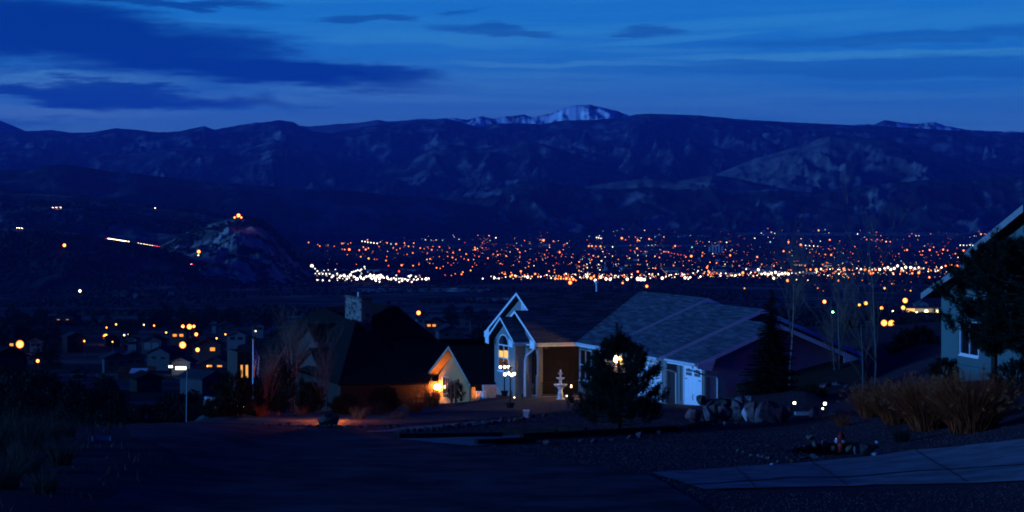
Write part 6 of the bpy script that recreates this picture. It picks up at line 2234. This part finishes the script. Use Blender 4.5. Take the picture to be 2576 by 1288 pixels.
CARS = [(36 + 6.5 * k, 1, 'far left') for k in range(4)] + [(272 + 7.2 * k, 1, 'left middle') for k in range(8)] + [(342 + 7.2 * k, 1, 'right middle') for k in range(6)] + [(384, -1, 'red lit'), (391, -1, 'red lit'), (398, -1, 'red lit')]
ORD = ('first', 'second', 'third', 'fourth', 'fifth', 'sixth', 'seventh', 'last')
ci_ = {}
for i, (u, dr, gp) in enumerate(CARS):
    ci_[gp] = ci_.get(gp, -1) + 1
    lb = '%s car from the left in the %s group %s on the highway' % (ORD[ci_[gp]], gp, 'with tail lights' if dr < 0 else 'with headlights')
    p, a = road_pt(u)
    car(p.x, p.y, p.z, a + (-.9 if dr > 0 else .9 + 0) if dr > 0 else a + PI * .62, i % 2, lb)
p = on_hill(483, 668)
car(p.x, p.y - 2, p.z + 1, 1.9, 0, 'car showing one red light at the foot of the hogback hill')
p = on_hill(390, 524)
post_lamp(390, 524, p.y, 1.3, M_lampW, 'tiny white lamp high on the scrub ridge', 6.0)
for k, u in enumerate((132, 141, 151)):
    p = on_hill(u, 524)
    car(p.x, p.y - 2, p.z + .8, -.8, 1, '%s car of three on the upper hill road' % ('left', 'middle', 'right')[k])

# town lamps: (x, y, size, colour) read in two strips of the picture; o orange, w white, g green
ZA = """228,154,1,o 243,190,1,o 251,208,1,w 318,182,2,w 346,186,2,o 419,152,1,w 476,198,1,w 519,215,2,o 558,215,1,w 570,216,1,w 583,218,1,w 628,222,1,w 667,233,1,w 562,146,2,o 593,138,1,g 809,152,1,g 885,152,1,g 1138,201,3,o 1255,208,1,o 1017,245,2,o 1056,238,2,o 895,250,1,o 852,262,1,o 1357,240,1,g 1455,245,1,w 1529,235,2,o 1634,240,3,o 1715,240,3,o 1740,265,2,o 1660,262,1,o 1481,261,1,o 1290,257,2,o 1311,257,2,o 1140,268,1,g 930,279,1,w
322,276,2,r 338,286,2,r 352,288,3,r 366,286,2,r 428,270,1,w 450,266,1,w 487,282,2,o 522,275,2,w 560,275,2,w 585,293,1,w 625,294,1,w 662,272,1,o 699,278,1,g 735,295,1,w 433,314,2,o 500,330,1,o 514,340,2,o 619,342,1,o 675,322,2,o 694,365,2,o 728,365,4,o 714,402,1,o 820,305,2,w 842,308,2,w 862,312,2,w 884,315,2,w 906,318,2,w 930,320,2,w 860,295,2,o 943,344,1,o 800,369,2,o 830,348,2,o 847,365,3,o 866,356,2,o 811,417,2,o 868,430,3,o 910,435,1,o 928,436,1,r 1000,416,1,o 994,445,2,o 1012,482,2,r 1002,317,2,o 1030,325,2,g 1067,325,3,o 1045,356,1,o 1127,318,2,o 1131,335,1,o 1157,342,2,o 1195,318,2,o 1192,345,1,o 1070,368,1,o 1095,358,1,o 1147,400,1,o 1188,390,2,o 1242,355,2,o 1270,360,1,o 1298,348,1,o 1325,367,2,o 1294,390,1,o 1381,346,2,o 1334,343,1,o 1280,295,1,w 1320,297,1,g 1357,297,1,w 1404,298,1,g 1437,383,1,o 1454,354,1,o 1480,388,2,o 1475,423,2,o 1440,415,1,o 1528,367,2,o 1575,398,2,o 1560,433,1,o 1590,440,2,o 1637,350,2,o 1640,365,3,o 1637,410,1,r 1667,417,1,o 1690,355,1,r 1718,352,1,r 1522,290,1,w 1565,315,1,r 1748,300,1,g 1790,280,2,w 1804,404,2,o 1773,398,1,o 1732,428,2,o 1865,412,2,o 1825,466,1,o 1313,433,2,o 1310,465,1,o 1107,479,3,o 1190,482,2,o 1232,475,1,o 1088,523,3,r 1360,498,2,o 1386,502,1,o 1408,487,1,o 1465,478,1,r 1550,529,2,o 1541,545,2,o 1607,517,2,o 1620,490,1,o 1650,478,1,r 1422,550,1,r 1468,552,1,o 1495,541,1,o 1917,478,1,o 1940,320,1,g 1948,363,2,o 1963,386,2,o 1962,423,1,o 1958,454,1,o 1998,300,1,o 2004,497,1,o 2030,463,1,o 2027,488,1,o 2065,483,1,w 2135,298,4,o 2110,295,1,o 2207,305,2,o 2290,328,1,o 2306,320,1,w 2160,370,1,o 2142,402,1,o 2165,420,1,r 2252,385,3,o 2270,400,1,r 2205,482,1,o 2230,463,1,r 2175,522,2,o 2215,511,1,o 2393,455,2,o 2395,490,1,o 2392,518,2,o 2428,480,1,o 2425,506,1,o 2450,472,1,w 2338,460,1,o 2338,420,1,o 2417,435,1,g 2466,435,1,g 2463,340,3,o 2485,340,3,o 2515,341,2,o 2548,342,3,o 2496,410,2,o 2532,416,2,o 2465,400,1,o 2565,380,1,w 2555,448,2,w 2520,278,2,w 2535,281,2,w 2550,284,2,w 2450,295,1,r 2466,270,1,g
457,485,5,W 480,505,2,W 497,522,2,W 545,517,1,W 575,514,1,W 627,510,1,W 510,540,2,W 535,541,2,W 560,540,2,W 585,541,2,W 610,556,3,W 640,540,2,W 665,556,3,W 690,553,4,W 640,575,1,W 715,560,2,W 736,550,4,W 745,530,2,W 760,525,2,W 775,520,2,W 790,515,2,W 805,518,2,W 815,510,2,W 838,490,2,W 842,505,1,W 760,560,2,W 785,578,4,W 810,565,3,W 830,578,3,W 850,560,2,W 870,558,3,W 885,570,3,W 905,555,4,W 915,575,4,W 930,560,4,W 945,575,4,W 955,550,3,W 965,562,4,W 920,590,3,W 947,598,2,W 980,570,2,W 1005,573,3,W 1030,580,3,W 1050,572,2,W 1065,580,3,W 1090,600,2,W 1110,590,3,W 1130,580,2,W 1150,588,3,W 1175,553,2,W 1180,600,2,W 1195,582,2,W 1210,562,2,W 1225,580,2,W 1237,552,1,o 1255,580,2,W 1285,578,4,W 1303,574,2,W 600,566,2,W 655,568,2,W 880,545,2,W
1695,576,2,w 1755,560,1,w 1780,570,3,w 1812,575,2,w 1857,543,2,o 1895,560,3,o 1907,550,3,o 1935,560,3,o 1971,523,3,o 2000,560,2,w 2020,565,4,w 2050,560,2,o 2074,542,3,o 2095,563,2,o 2115,562,2,w 2158,550,2,w 2190,572,2,w 2220,577,3,o 2240,578,2,o 2260,575,3,o 2280,577,2,o 2300,575,4,o 2325,580,3,o 2350,580,4,o 2328,605,5,o 2370,590,2,o 2365,546,2,w 2400,566,2,w 2425,568,2,o 2450,560,4,w 2480,573,4,o 2510,588,4,w 2535,575,2,o 2550,565,4,w 2440,545,2,w 2500,560,3,o 2530,596,2,o"""
ZB_ = """258,168,1,o 287,170,1,o 340,158,1,o 480,157,1,g 247,192,1,w 953,175,2,w 962,185,1,w 1003,180,1,o 963,209,1,w 1025,203,1,w 1045,210,1,w 1315,192,3,o 1355,187,1,g 1376,181,1,g 1411,175,1,w 1554,214,2,w 1623,186,1,w 1665,183,4,o 1670,203,1,o 1888,212,1,o 1872,228,1,o 1913,225,1,w 1930,225,1,w 2003,213,1,o 2312,215,3,o 2335,213,1,o 2337,232,1,o 107,240,4,o 130,250,2,r 150,232,1,o 190,233,1,o 225,238,1,w 275,245,3,o 310,232,1,g 365,232,2,o 205,252,3,o 217,255,1,w 643,262,1,w 712,262,1,o 750,266,2,w 923,240,2,w 1018,263,2,g 1130,262,3,o 1131,270,2,o 1208,243,1,w 1270,257,1,g 1205,280,4,o 1235,285,2,w 1260,286,2,w 1285,288,2,w 1310,290,1,w 1383,250,3,o 1325,258,1,w 1610,248,2,o 1637,248,1,o 1675,248,2,r 1706,250,1,o 1755,262,2,o 270,285,1,g 312,280,1,g 434,288,3,o 538,295,2,g 50,293,2,w 200,303,3,o 160,315,1,r 185,320,1,o 225,320,1,r 365,323,2,o 378,323,1,o 393,325,2,o 412,331,1,r 430,335,1,r 450,338,1,r 470,342,1,r 490,346,1,r 500,355,2,o 533,350,4,o 520,378,1,o 603,328,2,o 600,345,1,o 665,335,1,w 672,350,1,o 743,310,1,o 772,345,3,o 792,383,1,o 938,355,3,o 1100,320,3,o 1137,326,2,o 1152,347,1,g 1240,303,1,g 1262,328,1,o 1318,336,1,o 1357,340,2,o 1392,342,3,o 1378,305,1,o 1413,303,1,o 1537,292,2,o 1510,325,1,r 1525,335,1,o 1466,333,1,g 1843,315,1,o 1858,312,3,o 1935,322,1,o 1955,318,2,o 1997,312,3,o 2022,295,2,o 2040,325,1,o 2050,343,1,o 1952,343,1,o 2080,310,3,o 2075,333,1,o 2107,315,2,o 2205,315,3,o 2165,300,1,r 2155,335,2,o 2185,283,2,w 2205,283,2,w 2225,284,1,w 2245,282,2,w 2262,284,2,w 2280,288,4,w 2300,286,2,w 2320,290,1,w 2345,294,2,w 2370,297,4,w
5,355,1,w 50,350,1,w 85,370,1,o 138,350,1,o 155,362,1,w 205,345,1,w 208,372,1,o 258,380,1,o 310,350,1,w 338,358,2,o 205,400,1,o 425,408,2,o 485,408,1,o 313,425,2,o 648,388,2,o 688,393,2,o 740,400,1,w 630,420,3,o 634,410,2,o 827,410,1,o 885,393,1,r 965,402,1,o 1040,410,2,o 1183,380,1,r 1283,380,1,g 1365,390,2,o 1340,402,2,o 1233,410,2,o 1463,393,1,g 1560,382,1,o 1822,380,1,g 1975,390,2,o
10,490,4,w 35,492,4,w 65,470,2,w 85,478,2,w 110,470,2,o 140,492,4,w 165,480,2,w 205,445,3,o 205,490,5,w 225,492,5,w 245,494,4,w 275,460,2,w 355,485,4,w 378,475,2,w 410,465,2,w 440,460,2,w 475,455,2,o 495,483,4,w 515,490,2,w 545,455,2,w 575,440,2,w 640,445,3,o 655,465,2,r 690,455,2,o 715,455,2,w 745,455,2,w 785,468,2,w 805,468,3,w 830,462,2,w 850,452,4,o 870,430,2,w 900,450,2,w 925,450,2,o 945,433,4,w 965,460,3,w 985,455,4,w 1005,462,4,w 1025,455,4,w 1040,485,4,w 1050,450,4,w 1070,465,4,w 1090,458,4,w 1110,455,4,w 1130,460,4,w 1125,500,4,o 1145,435,3,o 1180,455,2,w 1200,450,2,w 1220,446,2,w 1240,430,2,o 1265,432,3,o 1300,432,4,o 1330,430,3,w 1365,432,2,o 1385,430,2,w 1400,425,2,o 1435,432,2,w 1470,428,4,o 1500,432,2,o 1550,425,2,w 1575,430,3,w 1600,433,4,o 1625,440,3,o 1640,455,5,o 1665,435,3,o 1690,432,4,w 1720,425,3,w 1740,420,4,w 1760,432,4,w 1780,425,4,w 1800,410,4,w 1825,425,3,w 1850,418,4,w 1880,420,4,w 1905,425,3,w 1930,420,3,w 1960,425,2,w 1990,430,2,o 1930,452,4,o 1890,455,3,o 1815,460,2,o 1775,462,2,w 2040,420,2,o 2070,420,3,w 2095,410,3,o 2110,418,2,o 2130,405,3,o 2165,410,4,o 2150,415,2,o 2060,430,1,o
260,535,4,o 112,515,3,o 860,548,2,o 1437,500,3,o 1498,482,2,o 1583,498,1,o 1180,495,2,w 1250,498,2,w 1765,520,1,o 1720,547,3,o 1880,562,2,o 1995,480,3,o"""
LT = []
for txt, u0, ku in ((ZA, 626.0, .3472), (ZB_, 1520.5, .4097)):
    for t in txt.split():
        x, y, s, c = t.split(',')
        LT.append([u0 + float(x) * ku, 500.9 + float(y) * ku, int(s), c])
LC = {'o': (1.0, .21, .025), 'w': (1.0, .72, .34), 'g': (.30, 1.0, .40), 'r': (1.0, .07, .02), 'W': (1.0, .86, .40)}
LN = {'o': 'orange sodium', 'w': 'white', 'g': 'green', 'r': 'red', 'W': 'brilliant white'}
LS = {'o': 5.0, 'w': 5.0, 'g': 3.0, 'r': 4.0, 'W': 5.5}
for k in LC:
    c_ = LC[k]
    glow_lamp('town lamp ' + LN[k], (c_[0], min(1, c_[1] * (1.2 if k in 'or' else 1.6)), min(1, c_[2] * 2.2)), (c_[0], c_[1] * .45, c_[2] * .4), LS[k], LS[k] * .24)
RAD = {1: .95, 2: 1.4, 3: 2.0, 4: 2.8, 5: 3.7}
LM = {}
placed = []
g2 = np.random.default_rng(303)
order = sorted(LT, key=lambda r: -r[2] - (.5 if r[3] in 'gr' else 0))
cnt = {}
rest = {k: [] for k in LC}


def town_pt(u, v, h):
    a, b = (u - HU) / F, (v - HV) / F
    Yv = np.geomspace(2400, 13500, 500)
    d = -b * Yv - ground(a * Yv, Yv) - h
    i = int(np.argmax(d < 0)) if (d < 0).any() else len(Yv) - 1
    return Vector((a * Yv[i], Yv[i], -b * Yv[i]))


def lamp_mesh(c, s):
    if (c, s) not in LM:
        r = RAD[s]
        mb = MB()
        mb.tube([(0, 0, -9), (0, 0, -r * .9)], [.16, .12], 4, 0)
        mb.ball((0, 0, 0), r, 8, 1)
        me_ = mb.mesh('street_lamp', [M_post, MATS['town lamp ' + LN[c]]])
        me_.polygons.foreach_set('use_smooth', [True] * len(me_.polygons))
        LM[(c, s)] = me_
    return LM[(c, s)]


for (u, v, s, c) in order:
    p = town_pt(u, v, 8.5)
    k = (p.y / 5000.0) ** .75
    kind = {'o': 'a', 'r': 'a'}.get(c, c)
    cnt[kind] = cnt.get(kind, 0) + 1
    if len(placed) >= 252:
        rest[c].append((p, RAD[s] * k))
        continue
    placed.append(1)
    o = link('street_lamp', lamp_mesh(c, s), None, p, 0, (k, k, k))
    if c == 'W':
        lb, gr = 'brilliant yellow white floodlight of the lit complex under the hogback hill', 'floodlights of the lit complex'
    elif v > 705:
        lb, gr = '%s lamp on the dark flats nearer than the main street' % LN[c], '%s lamps on the near flats' % LN[c]
    elif v > 662:
        lb, gr = '%s lamp in the bright band of the main street' % LN[c], '%s lamps of the main street' % LN[c]
    elif v > 600:
        lb, gr = '%s street lamp among the dark trees of the town' % LN[c], '%s lamps among the town trees' % LN[c]
    else:
        lb, gr = '%s lamp on the far side of the valley' % LN[c], '%s lamps of the far valley' % LN[c]
    tag(o, lb, 'street lamp', gr)
# faint lamps too many to count
for n_, (ua, ub, va, vb), cs in ((420, (1180, 2450, 600, 672), 'ooowr'), (170, (820, 1400, 572, 665), 'ooow'), (190, (1450, 2420, 660, 700), 'oww'), (110, (1500, 2500, 558, 600), 'oww'), (30, (2050, 2350, 700, 760), 'oo'), (140, (790, 1080, 676, 706), 'W'), (70, (720, 1400, 546, 580), 'owg'), (80, (1600, 2480, 552, 575), 'ow'), (360, (1240, 2420, 670, 702), 'ooww')):
    for _ in range(n_):
        c = cs[g2.integers(len(cs))]
        u, v = g2.uniform(ua, ub), g2.uniform(va, vb)
        if c == 'W' and not (682 + (u - 790) * .05 < v < 706):
            continue
        big_ = n_ in (140, 360)
        if n_ == 360:
            v = 694 - max(0, u - 1700) * .022 + g2.normal(0, 4.5)
        p = town_pt(u, v, 7)
        rest[c].append((p, min(1.1, .26 + g2.exponential(.20)) * (1.9 if big_ else 1) * (p.y / 5000.0) ** .75))
for c, L in rest.items():
    if L:
        o = blobs('distant_lights', [tuple(p) for p, _ in L], [r for _, r in L], MATS['town lamp ' + LN[c]], 1.0, .05)
        tag(o, 'faint %s lights scattered through the town' % LN[c], 'lights', kind='stuff')

# town buildings: shared boxes with a low roof, each its own object
M_tb = [mat('pale town wall', (.36, .36, .36), .9, .1, .2), mat('brick town wall', (.14, .075, .055), .9, .1, .2), mat('dark town wall', (.07, .07, .075), .9, .1, .2)]
M_tr = mat('town roof', (.045, .047, .052), .95, .2, .2, spec=.05)
TB = []
for k, (w_, d_, h_) in enumerate([(14, 10, 4), (26, 16, 6), (40, 18, 7), (10, 9, 4)]):
    for j in range(3):
        wl = MB().span((-w_ / 2, -d_ / 2, -4), (w_ / 2, d_ / 2, h_)).mesh('wall', M_tb[j])
        if k in (0, 3):
            rf = MB().prism([(-w_ / 2 - .6, -d_ / 2 - .6, h_ + .004), (-w_ / 2 - .6, d_ / 2 + .6, h_ + .004), (-w_ / 2 - .6, 0, h_ + 2.6)], (w_ + 1.2, 0, 0)).mesh('roof', M_tr)
        else:
            rf = MB().span((-w_ / 2 - .3, -d_ / 2 - .3, h_ + .004), (w_ / 2 + .3, d_ / 2 + .3, h_ + .7)).mesh('roof', M_tr)
        wn = MB()
        nw = int(w_ / 3.4)
        for i in range(nw):
            x = (i - (nw - 1) / 2) * w_ / (nw + .3)
            wn.span((x - .7, -d_ / 2 - .06, h_ * .3), (x + .7, -d_ / 2 - .004, h_ * .3 + 1.4))
        TB.append((wl, rf, wn.mesh('windows', M_pane_dark)))
M_lit = emis('lit block windows', (1.0, .80, .40), 1.4)
used = []
for i in range(170):
    c = g2.uniform()
    if c < .3:
        u, v, kk = g2.uniform(1480, 2420), g2.uniform(668, 700), g2.choice([1, 2, 1, 0])
    elif c < .42:
        u, v, kk = g2.uniform(800, 1060), g2.uniform(684, 704), g2.choice([2, 1])
    elif c < .72:
        u, v, kk = g2.uniform(1000, 2450), g2.uniform(605, 668), g2.choice([0, 3])
    else:
        u, v, kk = g2.uniform(760, 2500), g2.uniform(562, 605), g2.choice([0, 3, 1])
    p = town_pt(u, v, 0)
    if any(abs(p.x - q.x) < 42 and abs(p.y - q.y) < 30 for q in used):
        continue
    used.append(p)
    e = empty('town_building', (p.x, p.y, gz(p.x, p.y)), g2.choice([.25, -.35]) + g2.normal(0, .05))
    big = kk in (1, 2)
    tag(e, ('low flat roofed building along the lit main street' if v > 662 and u > 1300 else ('long block of the brightly lit complex under the hogback hill' if u < 1080 and v > 680 else ('flat roofed hall in the far valley' if big else ('small gabled house in the dark town' if v > 605 else 'tiny gabled house on the far side of the valley')))), 'building',
        'buildings of the main street' if v > 662 and u > 1300 else ('blocks of the lit complex' if u < 1080 and v > 680 else ('halls of the far valley' if big else ('houses of the dark town' if v > 605 else 'houses of the far valley'))))
    j = g2.choice([0, 0, 1, 2]) if not (u < 1080 and v > 680) else 0
    wl, rf, wn = TB[kk * 3 + j]
    link('wall', wl, e)
    link('roof', rf, e)
    if v > 600:
        o = tag(link('windows', wn, e), kind='stuff')
        if (u < 1080 and v > 680) or (u > 1300 and v > 668 and g2.uniform() < .5):
            o.material_slots[0].link = 'OBJECT'
            o.material_slots[0].material = M_lit
# landmark: pale steeple, and a group of silos lit from below
p = town_pt(1524, 688, 0)
e = empty('church_steeple', (p.x, p.y, gz(p.x, p.y)))
tag(e, 'pale pointed church steeple rising from the main street', 'church')
MB().span((-3, -3, -2), (3, 3, 10)).build('tower', M_tb[0], e)
MB().lathe([(3.6, 10), (.1, 24)], (0, 0, 0), 4).build('spire', M_hw[0], e)
MB().span((-5, 3.01, -2), (5, 22, 6)).build('nave', M_tb[0], e)
p = town_pt(1800, 640, 0)
e = empty('grain_silos', (p.x, p.y, gz(p.x, p.y)))
tag(e, 'cluster of pale upright silos in the middle of the town', 'silos')
for i, (x, h_) in enumerate(((-14, 18), (-6, 24), (2, 20), (10, 26), (18, 19))):
    MB().lathe([(3.4, -2), (3.4, h_), (1, h_ + 2)], (x, 0, 0), 12).build('silo', M_tb[0], e)
